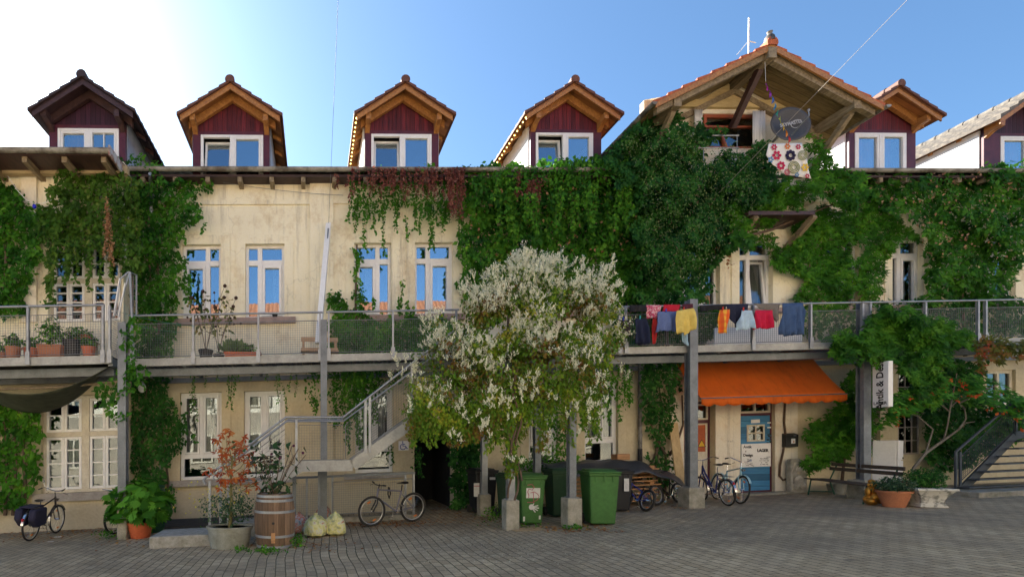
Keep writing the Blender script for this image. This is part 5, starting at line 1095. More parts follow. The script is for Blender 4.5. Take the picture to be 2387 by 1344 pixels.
g = G(316, 1257); FATSIA = pot('potted_plant', 'big leafed bright green shrub in an orange pot by the mossy block', 'potted plant', g[0], g[1] - .3, 0, .27, .34, 'orange_plastic')
g = G(357, 1226); t = thing('rain_barrel', 'tall dark green plastic rain barrel behind the leafy planter', 'rain barrel', (PU(350, 1.7), 1.7, 0), rot=0)
M().lathe([(.29, 0), (.32, .1), (.34, .55), (.33, .95), (.3, 1.0), (.33, 1.02), (.33, 1.06), (.05, 1.1)], 28).build('barrel', mat('dark_green_drum', (.012, .075, .035), (.01, .05, .025), 2, .45, bmp=.05), t, smooth=True)
g = G(527, 1284); TUB = pot('zinc_tub', 'oval zinc tub holding a thin red leafed tree', 'planter', g[0], g[1] - .4, 0, .42, .40, 'zinc_tub', taper=.82, sx=1, sy=.75)
M().tube([(.38, 0, .36), (.46, 0, .40), (.46, 0, .33)], .012).build('handle', MT['zinc_tub'], TUB)
g = G(637, 1280); BAR = thing('wooden_barrel', 'old oak barrel with grey iron hoops used as a planter', 'barrel', (g[0], g[1] - .36, 0), rot=0)
bh = .98; prof = [(.30 + .075 * math.sin(math.pi * (.08 + .84 * i / 10)), bh * i / 10) for i in range(11)]
M().lathe(prof + [(.29, bh), (.29, bh - .06)], 32).build('staves', MT['oak'], BAR, smooth=True)
for zc in (.03, .22, .66, .86, .94):
    rr = .30 + .075 * math.sin(math.pi * (.08 + .84 * zc / bh)); M().lathe([(rr + .003, zc - .022), (rr + .008, zc - .022), (rr + .008, zc + .022), (rr + .003, zc + .022)], 32).build('hoop', MT['steel'], BAR, smooth=True)
M().tube([(0, -.37, .47), (0, -.385, .47)], .024, 10).build('bung_hole', bk, BAR); M().lathe([(.285, bh - .08), (.28, bh - .06)], 24).build('soil', MT['soil'], BAR)
M().box(-.035, .035, -.39, -.37, .12, .3).build('tap_plate', bw_, BAR)
g = G(2123, 1184); BOWL = pot('potted_plant', 'low shrub in a round terracotta bowl right of the golden figure', 'potted plant', g[0], g[1] - .32, 0, .30, .36, 'terracotta', taper=.6)
g = G(2210, 1184); URN = thing('potted_plant', 'clipped round bush in a flared white ornate stone planter', 'potted plant', (g[0], g[1] - .4, 0), rot=R(-20))
m = M(); 
for (hw_, z0, z1, hv) in ((.24, 0, .04, .24), (.22, .04, .08, .22), (.35, .36, .41, .35)): m.box(-hw_, hw_, -hv, hv, z0, z1)
n = 6; vs = []
for i in range(n + 1): s = i / n; q_ = .19 + .13 * s ** 1.7; vs += [(x * q_, y * q_, .08 + .28 * s) for x, y in ((-1, -1), (1, -1), (1, 1), (-1, 1))]
m.add(vs, [(i * 4 + a, i * 4 + (a + 1) % 4, i * 4 + 4 + (a + 1) % 4, i * 4 + 4 + a) for i in range(n) for a in range(4)]); m.build('stone_planter', mat('veined_white_stone', (.55, .53, .48), (.2, .2, .18), 7, .8, lo=.5, hi=.62), URN, bevel=.01)
g = G(2052, 1178); t = thing('garden_figure', 'small shiny golden seated figure at the end of the bench', 'figurine', (g[0], g[1] - .18, 0), rot=0)
gold = mat('gold_paint', (.62, .30, .05), (.42, .17, .02), 12, .3, .7, bmp=.5)
m = M().ball((0, 0, .13), .17, .14, .14).ball((0, .01, .29), .13, .11, .15).ball((0, -.02, .46), .095, .09, .10).ball((-.12, -.08, .1), .08, .1, .07).ball((.13, -.08, .1), .08, .1, .07).ball((-.12, -.03, .3), .05, .06, .11).ball((.12, -.03, .3), .05, .06, .11).ball((0, -.12, .2), .08, .05, .06).ball((0, 0, .54), .07, .07, .05).ball((-.1, -.02, .46), .03, .03, .04).ball((.1, -.02, .46), .03, .03, .04).ball((0, -.1, .45), .025, .03, .025)
o = m.build('figure', gold, t, smooth=True); o.modifiers.new('r', 'REMESH').voxel_size = .014; o.modifiers['r'].use_smooth_shade = True
for px, w_ in ((1951, .22), (1975, .2)):
    g = (PU(px, .75), .75 if px < 1960 else .55); t = thing('zinc_tub', ('larger' if w_ > .21 else 'smaller') + ' grey zinc tub pushed under the bench', 'tub', (g[0], g[1], 0), rot=0); M().lathe([(w_ * .8, 0), (w_, .26), (w_ * 1.05, .27), (w_ * .95, .26), (w_ * .75, .03)], 24).build('tub', MT['zinc_tub'], t, smooth=True)
# old refrigerator / cupboard leaning
t = thing('refrigerator', 'old white two door fridge leaning behind the bench', 'fridge', (PU(2070, 1.15), 1.1, 0), rot=R(28))
m = M().box(-.23, .23, -.23, .23, .12, 1.42); m.v = [(x + (z) * .07, y, z) for x, y, z in m.v]; m.build('cabinet', MT['white'], t, bevel=.015)
for z0, z1 in ((.13, .88), (.9, 1.41)): m = M().box(-.23, .23, -.27, -.235, z0, z1); m.v = [(x + z * .07, y, z) for x, y, z in m.v]; m.build('door', MT['white'], t, bevel=.012)
M().box(.2, .26, -.285, -.271, .92, .97).build('handle', bk, t); M().box(-.22, .22, -.21, .21, 0, .12).build('plinth', bk, t)
# ---------------------------------------------------------------- rubbish sacks
m_, t_ = newmat('yellow_sack'); tc = N(t_, 'ShaderNodeTexCoord').outputs['Object']
c_ = ramp(t_, noise(t_, tc, 7, 3, .6), [(.25, (.08, .12, .16)), (.4, (.35, .36, .16)), (.5, (.62, .58, .22)), (.6, (.55, .55, .42)), (.7, (.42, .14, .06)), (.8, (.6, .5, .1))])
b_ = finish(t_, c_, .25, 0, bump(t_, noise(t_, tc, 14, 4, .7), .9, .03), .6); MT['sack'] = m_
m_, t_ = newmat('clear_sack'); tc = N(t_, 'ShaderNodeTexCoord').outputs['Object']
c_ = ramp(t_, noise(t_, tc, 9, 3, .6), [(.3, (.05, .09, .13)), (.42, (.3, .32, .3)), (.55, (.42, .12, .05)), (.65, (.4, .42, .4)), (.75, (.1, .2, .25))]); finish(t_, c_, .25, 0, bump(t_, noise(t_, tc, 14, 4, .7), .9, .03), .6); MT['sack2'] = m_
for i, (px, py, r_, h_, mt, lb, off) in enumerate(((697, 1246, .21, .42, 'sack2', 'greyish rubbish sack next to the barrel, leftmost of four', .0), (736, 1254, .25, .44, 'sack', 'yellow rubbish sack with cans in the middle of the pile', .0), (783, 1250, .21, .46, 'sack', 'pale yellow rubbish sack at the right end of the pile', 0), (755, 1222, .2, .44, 'sack2', 'bluish grey rubbish sack at the back of the pile', .0))):
    g = G(px, py); t = thing('rubbish_sack', lb, 'rubbish sack', (g[0], g[1] - r_, 0), rot=random.random() * 3, group='rubbish sacks by the barrel')
    k = random.random() * 9; m = M().lathe([(r_ * .55, 0), (r_ * .95, h_ * .12), (r_, h_ * .4), (r_ * .85, h_ * .7), (r_ * .4, h_ * .93), (r_ * .12, h_), (r_ * .16, h_ * 1.08)], 26, mod=lambda a, z: 1 + .09 * math.sin(3 * a + k + z * 6) + .06 * math.sin(7 * a + z * 17 + k)); m.build('sack', MT[mt], t, smooth=True)
# ---------------------------------------------------------------- balcony pots
def tro(label, px, v, zb, w_, d_, h_, mt): 
    u = PU(px, v); t = thing('window_box', label, 'planter', (u, v, zb), rot=0); m = M(); vs = [(x * w_ / 2 * .9, y * d_ / 2 * .8, 0) for x, y in ((-1, -1), (1, -1), (1, 1), (-1, 1))] + [(x * w_ / 2, y * d_ / 2, h_) for x, y in ((-1, -1), (1, -1), (1, 1), (-1, 1))]
    m.add(vs, [(3, 2, 1, 0), (4, 5, 6, 7), (0, 1, 5, 4), (1, 2, 6, 5), (2, 3, 7, 6), (3, 0, 4, 7)]).box(-w_ / 2 - .01, w_ / 2 + .01, -d_ / 2 - .01, d_ / 2 + .01, h_ - .04, h_ + .005); m.build('trough', MT[mt], t, bevel=.01); M().box(-w_ / 2 + .02, w_ / 2 - .02, -d_ / 2 + .02, d_ / 2 - .02, h_ + .006, h_ + .012).build('soil', MT['soil'], t); return t
MT['black_pot'] = MT['black_plastic']; BP = {}
BP['box1'] = tro('long red plastic trough of grasses on the walkway below the second window', 566, 1.55, zf, .85, .2, .18, 'orange_plastic')
BP['sun1'] = pot('potted_plant', 'withered sunflowers in the larger black pot on the walkway', 'potted plant', PU(480, 1.55), 1.55, zf, .17, .26, 'black_pot', n=16)
BP['sun2'] = pot('potted_plant', 'withered sunflowers in the smaller black pot beside the red trough', 'potted plant', PU(510, 1.5), 1.5, zf, .13, .16, 'black_pot', n=16)
BP['a'] = pot('potted_plant', 'pale leafed plant in a round terracotta pot left of the first balcony post', 'potted plant', PU(31, 2.2), 2.2, zf2, .16, .3, 'terracotta', n=18)
BP['b'] = pot('potted_plant', 'plant in a wide dark orange bowl right of the first balcony post', 'potted plant', PU(76, 2.0), 2.0, zf2, .19, .3, 'orange_plastic', n=18)
BP['c'] = tro('square light orange trough with a bushy plant on the left balcony', 121, 2.25, zf2, .5, .3, .3, 'terracotta')
BP['d'] = pot('potted_plant', 'tall black ribbed pot in the middle of the left balcony', 'potted plant', PU(168, 2.1), 2.1, zf2, .2, .44, 'black_pot', n=18)
BP['e'] = pot('potted_plant', 'plant in a terracotta pot at the right end of the left balcony', 'potted plant', PU(207, 2.2), 2.2, zf2, .15, .27, 'orange_plastic', n=18)
BP['f'] = tro('small orange box on the far rail of the left balcony', 188, 1.1, zf2 + .62, .5, .18, .16, 'orange_plastic')
M().box(PU(150, 1.1), PU(225, 1.1), .9, 1.3, zf2 + .58, zf2 + .61).box(PU(155, 1.1), PU(160, 1.1), .9, 1.3, zf2, zf2 + .58).box(PU(215, 1.1), PU(220, 1.1), .9, 1.3, zf2, zf2 + .58).build('shelf', MT['old_wood'], thing('plant_stand', 'grey wooden plant stand behind the pots on the left balcony', 'plant stand', (PU(188, 1.1), 1.1, zf2)))
BP['g'] = pot('potted_plant', 'small reddish pot at the far left edge of the balcony', 'potted plant', PU(4, 2.1), 2.1, zf2, .12, .2, 'terracotta', n=16)
t = thing('small_pot', 'tiny black pot on the sandstone sill of the second window', 'pot', (UPR['B'][1] - .25, .05, wb), rot=0); M().lathe([(.06, 0), (.08, .11), (.085, .12), (.07, .11)], 14).build('pot', bk, t, smooth=True)
# pallet bench on the walkway
t = thing('wooden_bench', 'raw pine pallet bench behind the walkway post', 'bench', (PU(745, 1.0), 1.0, zf), rot=0); pn = mat('raw_pine', (.52, .34, .2), (.42, .26, .14), 3, .8, sc3=(1, 5, 5)); w2 = (PU(788, 1.) - PU(702, 1.)) / 2
for z in (.5, .24): M().box(-w2, w2, -.05, -.03, z, z + .11).build('board', pn, t)
for x in (-w2 + .03, w2 - .09): M().box(x, x + .06, -.029, .02, 0, .6).build('leg', pn, t)
M().box(-w2, w2, -.4, -.06, .2, .23).build('seat', pn, t)
# white sheet metal tray behind laundry
t = thing('white_panel', 'low white panel lying along the walkway behind the laundry', 'panel', (PU(1760, .5), .5, zf)); M().beam(PV(1665, 790, 1.0), PV(1868, 788, 1.0), .04, .6).build('panel', MT['white'], t)
# ---------------------------------------------------------------- laundry
def cloth(name, label, cat, poly, v, mt, group='laundry hung on the walkway railing', amp=.04, sub=3, seed=0):
    uc_, wc_ = P(poly[0][0], poly[0][1], v); t = (uc_, v, wc_)
    me = bpy.data.meshes.new(name); bm = bmesh.new(); vs = [bm.verts.new((P(x, y, v)[0], 0, P(x, y, v)[1])) for x, y in poly]; f = bm.faces.new(vs)
    bmesh.ops.triangulate(bm, faces=[f]); 
    for _ in range(sub): bmesh.ops.subdivide_edges(bm, edges=[e for e in bm.edges if e.calc_length() > .05], cuts=1, use_grid_fill=True); bmesh.ops.triangulate(bm, faces=bm.faces)
    top = max(q.co.z for q in bm.verts)
    org = np.array(W(*t))
    for q in bm.verts:
        d = min(1, (top - q.co.z) * 4); y = v + d * amp * (math.sin(q.co.x * 38 + seed + q.co.z * 3) + .6 * math.sin(q.co.x * 19 + seed * 2)) + .012
        q.co = Vector((np.array(W(q.co.x, y, q.co.z)) - org).tolist())
    bm.normal_update(); bm.to_mesh(me); bm.free(); me.polygons.foreach_set('use_smooth', [True] * len(me.polygons)); o = link(name, me, mt); o.location = org.tolist(); INFO[o.name] = (True, org)
    s_ = o.modifiers.new('s', 'SOLIDIFY'); s_.thickness = .008; return tag(o, label, cat, group)
def cl(n, c, c2=None): return mat(n, c, c2 or tuple(x * .75 for x in c), 5, .9, bmp=.3)
VL = 2.02
def plaid():
    m, t = newmat('orange_plaid'); tc = N(t, 'ShaderNodeTexCoord').outputs['Object']; sx = N(t, 'ShaderNodeSeparateXYZ'); t.links.new(tc, sx.inputs[0]); o_ = []
    for k in (0, 2):
        a = N(t, 'ShaderNodeMath', operation='MULTIPLY'); t.links.new(sx.outputs[k], a.inputs[0]); a.inputs[1].default_value = 38
        b = N(t, 'ShaderNodeMath', operation='SINE'); t.links.new(a.outputs[0], b.inputs[0]); o_.append(ramp(t, b.outputs[0], [(.2, (0, 0, 0)), (.5, (1, 1, 1))]))
    c = mix(t, o_[0], (.75, .38, .04), (.70, .13, .02)); c = mix(t, o_[1], c, mix(t, .5, c, (.68, .07, .02))); finish(t, c, .9); return m
def floral():
    m, t = newmat('pink_floral'); tc = N(t, 'ShaderNodeTexCoord').outputs['Object']; c = ramp(t, noise(t, tc, 28, 2), [(.42, (.42, .03, .09)), (.5, (.55, .12, .2)), (.58, (.6, .45, .45))]); finish(t, c, .9); return m
items = [
 ('dark_cloth', 'dark brown cloth hanging lowest next to the flowering vine', 'cloth', [(1438, 745), (1468, 747), (1472, 785), (1440, 782)], VL + .1, cl('c1', (.03, .02, .02))),
 ('trousers', 'navy tracksuit trousers with side stripe on the railing', 'trousers', [(1479, 742), (1506, 742), (1508, 770), (1515, 800), (1502, 803), (1494, 768), (1489, 803), (1477, 801)], VL + .1, cl('c2', (.012, .018, .05))),
 ('black_cloth', 'black cloth draped flat over the left part of the railing', 'cloth', [(1466, 711), (1506, 711), (1506, 727), (1467, 727)], VL + .12, cl('c3', (.015, .015, .018))),
 ('floral_shirt', 'red and white flowered shirt draped over the railing', 'shirt', [(1505, 711), (1541, 711), (1539, 730), (1530, 742), (1506, 742)], VL + .13, floral()),
 ('red_cloth', 'red cloth draped over the rail behind the blue top', 'cloth', [(1546, 710), (1585, 710), (1583, 726), (1542, 726)], VL + .12, cl('c5', (.5, .012, .035))),
 ('red_leggings', 'red leggings hanging behind the blue top', 'leggings', [(1521, 738), (1530, 738), (1527, 800), (1520, 802)], VL + .09, cl('c5b', (.4, .02, .02))),
 ('shirt', 'slate blue top folded over the line beside the yellow shirt', 'shirt', [(1533, 726), (1578, 726), (1576, 745), (1577, 773), (1563, 770), (1552, 772), (1540, 770), (1527, 776), (1530, 755)], VL + .16, cl('c6', (.12, .17, .36))),
 ('yellow_shirt', 'yellow long sleeved shirt pegged in front of the big post', 'shirt', [(1577, 724), (1615, 718), (1619, 728), (1618, 768), (1612, 770), (1610, 745), (1604, 776), (1597, 781), (1590, 776), (1588, 752), (1580, 778), (1575, 776)], 2.36, cl('c7', (.72, .55, .14))),
 ('plum_cloth', 'plum coloured cloth draped over the rail left of the post', 'cloth', [(1589, 709), (1614, 708), (1614, 720), (1592, 722)], VL + .12, cl('c8', (.08, .015, .03))),
 ('jeans', 'light blue jeans leg trailing below the yellow shirt', 'jeans', [(1588, 755), (1603, 775), (1597, 790), (1606, 803), (1601, 807), (1590, 790)], VL + .12, cl('c9', (.3, .45, .58))),
 ('black_cloth', 'black cloth draped over the rail right of the big post', 'cloth', [(1630, 712), (1692, 709), (1690, 724), (1660, 722), (1632, 728)], VL + .12, cl('c3b', (.012, .012, .015))),
 ('plaid_towel', 'orange and yellow checked towel on the railing', 'towel', [(1677, 722), (1700, 721), (1694, 777), (1671, 776)], VL + .15, plaid()),
 ('navy_cloth', 'dark navy cloth hanging to a point beside the checked towel', 'cloth', [(1690, 709), (1743, 708), (1742, 728), (1724, 735), (1713, 765), (1700, 740)], VL + .11, cl('c10', (.012, .015, .04))),
 ('shirt', 'pale blue t-shirt with a grey print on the railing', 'shirt', [(1728, 723), (1752, 724), (1757, 768), (1750, 762), (1738, 769), (1722, 768), (1714, 770), (1720, 750)], VL + .16, cl('c11', (.45, .6, .72))),
 ('grey_towel', 'grey brown towel draped over the rail above the red shirt', 'towel', [(1754, 707), (1817, 708), (1815, 735), (1806, 752), (1795, 726), (1775, 722)], VL + .11, cl('c12', (.17, .15, .13))),
 ('skirt', 'crimson skirt hanging between the t-shirt and the jeans', 'skirt', [(1760, 723), (1799, 723), (1800, 745), (1805, 763), (1785, 767), (1770, 764), (1757, 768), (1762, 748)], VL + .16, cl('c13', (.55, .008, .05))),
 ('jeans', 'dark blue jeans hung upside down at the right end of the laundry', 'jeans', [(1823, 706), (1870, 706), (1875, 725), (1874, 780), (1857, 780), (1848, 735), (1842, 745), (1834, 783), (1814, 779), (1818, 735)], VL + .13, cl('c14', (.045, .09, .2)))]
for i, (n_, lb, ct, poly, v_, mt) in enumerate(items): cloth(n_, lb, ct, poly, v_, mt, seed=i)
MT['p0'] = mat('peg_blue', (.03, .06, .5)); MT['p1'] = mat('peg_red', (.6, .04, .02)); MT['p2'] = mat('peg_teal', (.03, .35, .35))
for i, (x, y, k) in enumerate(((1453, 743, 'p0'), (1492, 740, 'p2'), (1553, 724, 'p0'), (1594, 721, 'p1'), (1685, 720, 'p1'), (1733, 721, 'p1'))):
    u_, w_ = P(x, y, 2.22); o = M().beam((u_, 2.22, w_ - .03), (u_, 2.22, w_ + .05), .025, .02).build('clothes_peg', MT[k], at=(u_, 2.22, w_)); tag(o, {0: 'blue peg on the dark brown cloth', 1: 'teal peg on the navy trousers', 2: 'blue peg on the slate blue top', 3: 'red peg on the yellow shirt', 4: 'orange peg on the checked towel', 5: 'orange peg on the pale t-shirt'}[i], 'clothes peg', 'clothes pegs')
# ---------------------------------------------------------------- patterned cloth
vc = 1.55; PC = cloth('patterned_cloth', 'white cloth printed with coloured flowers and rings hanging below the dish', 'cloth', [(1790, 336), (1868, 334), (1881, 385), (1890, 417), (1860, 413), (1825, 404), (1795, 380), (1786, 362)], vc, cl('cw', (.72, .7, .64), (.66, .64, .58)), group=None, amp=.012)
def pm(k, c): MT[k] = mat(k, c, None, 5, .9, bmp=0); return MT[k]
pm('pr', (.5, .02, .08)); pm('pn', (.02, .015, .05)); pm('pg', (.35, .36, .15)); pm('py', (.75, .5, .06)); pm('pb', (.1, .25, .45)); pm('po', (.65, .2, .05)); PC_org = INFO[PC.name]
def motif(px, py, r, k, petals, mt, hole=True):
    c = Vector(Q(px, py, vc + .045)); m = M(); sc_ = r / 93 * 1.0
    if petals == 0:
        for rr in (1, .72, .44): m.tube([c + Vector((rr * sc_ * math.cos(a), 0, rr * sc_ * math.sin(a))) for a in [2 * math.pi * i / 20 for i in range(20)]], sc_ * .08, 4, close=True)
    else:
        for i in range(petals): a = 2 * math.pi * i / petals; m.ball(c + Vector((.68 * sc_ * math.cos(a), 0, .68 * sc_ * math.sin(a))), sc_ * .3, .006, sc_ * .3, 8, 6)
        m.tube([c + Vector((.45 * sc_ * math.cos(a), 0, .45 * sc_ * math.sin(a))) for a in [2 * math.pi * i / 16 for i in range(16)]], sc_ * .12, 4, close=True)
    m.build('flower_print', MT[mt], PC)
for a in ((1811, 362, 12, 0, 6, 'pr'), (1843, 362, 14, 0, 8, 'pn'), (1871, 362, 11, 0, 0, 'pg'), (1821, 386, 11, 0, 7, 'pr'), (1851, 390, 14, 0, 0, 'pg'), (1877, 390, 10, 0, 6, 'py'), (1805, 343, 8, 0, 6, 'pr'), (1836, 341, 8, 0, 6, 'po'), (1861, 342, 7, 0, 6, 'pr'), (1797, 372, 8, 0, 5, 'pb'), (1858, 407, 6, 0, 6, 'pb'), (1882, 410, 6, 0, 6, 'pr'), (1835, 401, 7, 0, 0, 'pr')): motif(*a)
# green net canopy hung under the left balcony
MT['net'] = mat('dark_green_netting', (.07, .08, .05), (.035, .04, .025), 6, .9, bmp=.3)
t = thing('shade_net', 'dark green shade net slung under the left balcony', 'net', PV(120, 900, 1.8)); nx, ny = 30, 10
topc = lambda s: (-40 + 300 * s, 905 - 55 * s ** 2 + 22 * math.sin(math.pi * s)); botc = lambda s: (-40 + 290 * s, 915 + 52 * math.sin(math.pi * min(1, s * 1.0)) ** .8 - 62 * s ** 3)
vs = []
for i in range(nx + 1):
    for j in range(ny + 1):
        s, q_ = i / nx, j / ny; a, b = topc(s), botc(s); x, y = a[0] + (b[0] - a[0]) * q_, a[1] + (b[1] - a[1]) * q_; v_ = 2.35 - 1.2 * q_; vs.append(Q(x, y, v_))
o = M().add(vs, [(i * (ny + 1) + j, (i + 1) * (ny + 1) + j, (i + 1) * (ny + 1) + j + 1, i * (ny + 1) + j + 1) for i in range(nx) for j in range(ny)]).build('netting', MT['net'], t, smooth=True, recalc=False)
s_ = o.modifiers.new('s', 'SOLIDIFY'); s_.thickness = .008
M().tube([Q(-30, 908, 2.0), Q(140, 902, 2.0), Q(283, 888, 2.0)], .025, 8).build('wooden_pole', MT['old_wood'], t)
# ---------------------------------------------------------------- foliage
def foliage(name, mt, parent, pos, size, out=(0, -1, 0), droop=1.0, tint=None, spread=.75, aspect=.62, lobes=1, at=None, fold=.12, dn=.5):
    """many separate leaves (folded kites, or hands of several) at world points pos"""
    n = len(pos); size = np.broadcast_to(size, (n,)).copy() * RNG.uniform(.55, 1.5, n)
    out = np.asarray(out, float); out = np.broadcast_to(out, (n, 3))
    nr = out + np.array([0, 0, .35]) + RNG.normal(0, spread * .7, (n, 3)); nr /= np.linalg.norm(nr, axis=1)[:, None]
    d = RNG.normal(0, dn, (n, 3)) + np.array([0, 0, -droop]); d -= (d * nr).sum(1)[:, None] * nr; d /= np.linalg.norm(d, axis=1)[:, None] + 1e-9
    s = np.cross(nr, d); V_, T_ = [], []
    t = RNG.random(n) if tint is None else np.clip(tint, 0, 1)
    for k in range(lobes):
        a = 0 if lobes == 1 else (k - (lobes - 1) / 2) * (2.2 / (lobes - 1)); dd = d * math.cos(a) + s * math.sin(a); ss = -d * math.sin(a) + s * math.cos(a)
        L = size * (1 - .22 * abs(a)); L = L[:, None]; w_ = L * aspect / 2 * (1 if lobes == 1 else .62)
        V_.append(np.stack([pos, pos + dd * L * .42 + ss * w_ - nr * L * fold, pos + dd * L, pos + dd * L * .42 - ss * w_ - nr * L * fold], 1)); T_.append(t)
    V_ = np.concatenate(V_).reshape(-1, 3); T_ = np.concatenate(T_); q = len(T_)
    org = info(parent)[1] if parent is not None else (np.array(W(*at)) if at else np.zeros(3))
    V_ = V_ - org
    me = bpy.data.meshes.new(name); me.vertices.add(q * 4); me.vertices.foreach_set('co', V_.astype(np.float32).ravel())
    me.loops.add(q * 4); me.loops.foreach_set('vertex_index', np.arange(q * 4, dtype=np.int32))
    me.polygons.add(q); me.polygons.foreach_set('loop_start', np.arange(0, q * 4, 4, dtype=np.int32)); me.polygons.foreach_set('loop_total', np.full(q, 4, dtype=np.int32))
    at_ = me.attributes.new('tint', 'FLOAT', 'FACE'); at_.data.foreach_set('value', T_.astype(np.float32)); me.update(calc_edges=True)
    o = link(name, me, mt, parent)
    if parent is None: o.location = org.tolist(); INFO[o.name] = (True, org)
    return o
def vn(x, y, s, seed=0):
    return (np.sin(x * s + seed + 1.7 * np.sin(y * s * .7 + seed * 2)) + np.sin(y * s * 1.3 + seed * 3 + 1.3 * np.sin(x * s * .9)) + np.sin((x + y) * s * 2.1 + seed) * .5) / 2.5
def inside(px, py, poly):
    r = np.zeros(len(px), bool); n = len(poly)
    for i in range(n):
        x0, y0 = poly[i]; x1, y1 = poly[(i + 1) % n]; c = ((y0 > py) != (y1 > py)) & (px < (x1 - x0) * (py - y0) / ((y1 - y0) or 1e-9) + x0); r ^= c
    return r
def leafmass(poly, v0, th, dens=1.0, jag=12, gaps=0, seed=0, back=.04):
    xs, ys = [p[0] for p in poly], [p[1] for p in poly]; A_ = (max(xs) - min(xs)) * (max(ys) - min(ys)); n = int(A_ / 7000 * 620 * dens)
    px = RNG.uniform(min(xs) - jag, max(xs) + jag, n); py = RNG.uniform(min(ys) - jag, max(ys) + jag, n)
    k = inside(px + jag * vn(px, py, .09, seed) + RNG.normal(0, 3, n), py + jag * vn(py, px, .08, seed + 4) + RNG.normal(0, 3, n), poly)
    if gaps: k &= vn(px, py, .05, seed + 9) > -1 + gaps * (1 + .4 * RNG.normal(0, 1, n))
    px, py = px[k], py[k]; b = .5 + .5 * vn(px, py, .035, seed + 2) + .25 * vn(px, py, .11, seed + 5); b = np.clip(b, 0.05, 1.2)
    v = v0 + back + th * b * np.sqrt(RNG.random(len(px)))
    clump = .5 + .33 * vn(px, py, .055, seed + 7) + .16 * vn(px, py, .2, seed + 3)
    return Pn(px, py, v), clump
def strands(lst, v, step=.035, wob=.05, width=.0):
    """hanging shoots: (px,py_top,py_bottom) -> leaf points, stem paths"""
    pts, paths = [], []
    for x, y0, y1 in lst:
        A, B = np.array(Pn(np.array([x * 1.]), np.array([y0 * 1.]), v)[0]), np.array(Pn(np.array([x + random.uniform(-5, 5)]), np.array([y1 * 1.]), v)[0])
        n = max(3, int(abs(A[2] - B[2]) / step)); ph = random.random() * 9; path = []
        for i in range(n):
            s = i / n; p = A + (B - A) * s + np.array([wob * math.sin(s * 5 + ph) * s, -.03 * math.sin(s * 7 + ph), 0]); path.append(p)
            for _ in range(3 if width else 2): pts.append(p + RNG.normal(0, .02 + width * (1 - s), 3))
        paths.append(path)
    return np.array(pts), paths
def stems(name, paths, r, parent, mt, n=4, raw=True):
    m = M()
    for p in paths:
        if len(p) > 1: m.tube([tuple(q) for q in p], r if not isinstance(r, tuple) else [r[0] + (r[1] - r[0]) * i / (len(p) - 1) for i in range(len(p))], n)
    org = info(parent)[1]; a = np.array(m.v) - org; me = bpy.data.meshes.new(name); me.from_pydata(a.tolist(), [], m.f); me.polygons.foreach_set('use_smooth', [True] * len(me.polygons)); return link(name, me, mt, parent)
G1 = leafmat('ivy_green', [(0, (.008, .035, .005)), (.35, (.028, .12, .010)), (.7, (.065, .21, .015)), (1, (.15, .33, .03))], .6)
G2 = leafmat('dark_ivy', [(0, (.005, .028, .007)), (.4, (.022, .10, .016)), (.8, (.05, .175, .026)), (1, (.10, .26, .04))], .6)
G3 = leafmat('bright_creeper', [(0, (.014, .055, .005)), (.4, (.04, .155, .010)), (.75, (.085, .26, .016)), (1, (.20, .40, .03))], .6)
G4 = leafmat('olive_creeper', [(0, (.02, .045, .008)), (.4, (.045, .115, .014)), (.75, (.09, .19, .02)), (1, (.18, .22, .05))], .6)
RB = leafmat('dry_red_brown', [(0, (.09, .02, .015)), (.5, (.22, .07, .05)), (1, (.42, .20, .14))])
TAN = leafmat('dry_tan', [(0, (.20, .09, .04)), (.5, (.38, .20, .10)), (1, (.5, .32, .18))])
RED = leafmat('autumn_red', [(0, (.22, .03, .012)), (.5, (.42, .09, .02)), (1, (.5, .2, .05))])
BARK = mat('vine_bark', (.13, .085, .055), (.06, .04, .025), 8, .9, bmp=.6)
def plant(label, polys, v0, th, mt, size=.10, dens=1, st=None, stm=None, cat='climbing plant', name='climbing_plant', jag=12, gaps=0, trunk=None, lobes=1, seed=0, group=None, extra=None, sv=None):
    xs = [p[0] for q in polys for p in q] or [s[0] for s in st]; ys = [p[1] for q in polys for p in q] or [s[2] for s in st]
    xm = sum(xs) / len(xs); t = thing(name, label, cat, (PU(xm, v0), v0, 0 if max(ys) > 1100 else PW(xm, max(ys), v0)), group=group)
    pos, tin = [], []
    for i, q in enumerate(polys): a, b = leafmass(q, v0, th, dens, jag, gaps, seed + i * 3); pos.append(a); tin.append(b)
    paths = []
    if st: a, paths = strands(st, sv or v0 + th * .8 + .05); pos.append(a); tin.append(.55 + .2 * RNG.normal(0, 1, len(a)))
    pos = np.concatenate(pos); tin = np.concatenate(tin) + RNG.normal(0, .10, len(pos))
    foliage('leaves', mt, t, pos, size * 1.12, tint=tin, lobes=lobes)
    if trunk: stems('stem', [[W(*Q(x, y, v0 + .06 + (0.03 * math.sin(i * 2.)))) for i, (x, y) in enumerate(tr)] for tr in trunk], (.045, .018), t, BARK, 7)
    for q in ([[p] for p in paths] if len(paths) < 8 else [paths]) if paths else []: stems('shoot', q, .004, t, BARK, 3)
    if extra:
        for nm, mt2, e in extra: foliage(nm, mt2, t, e[0], e[1], tint=.5 + .3 * RNG.normal(0, 1, len(e[0])))
    return t
def scat(poly, v0, th, n, size):
    a, _ = leafmass(poly, v0, th, 1, 6); a = a[RNG.permutation(len(a))[:n]]; return (a, size)
rs = random.Random(3)
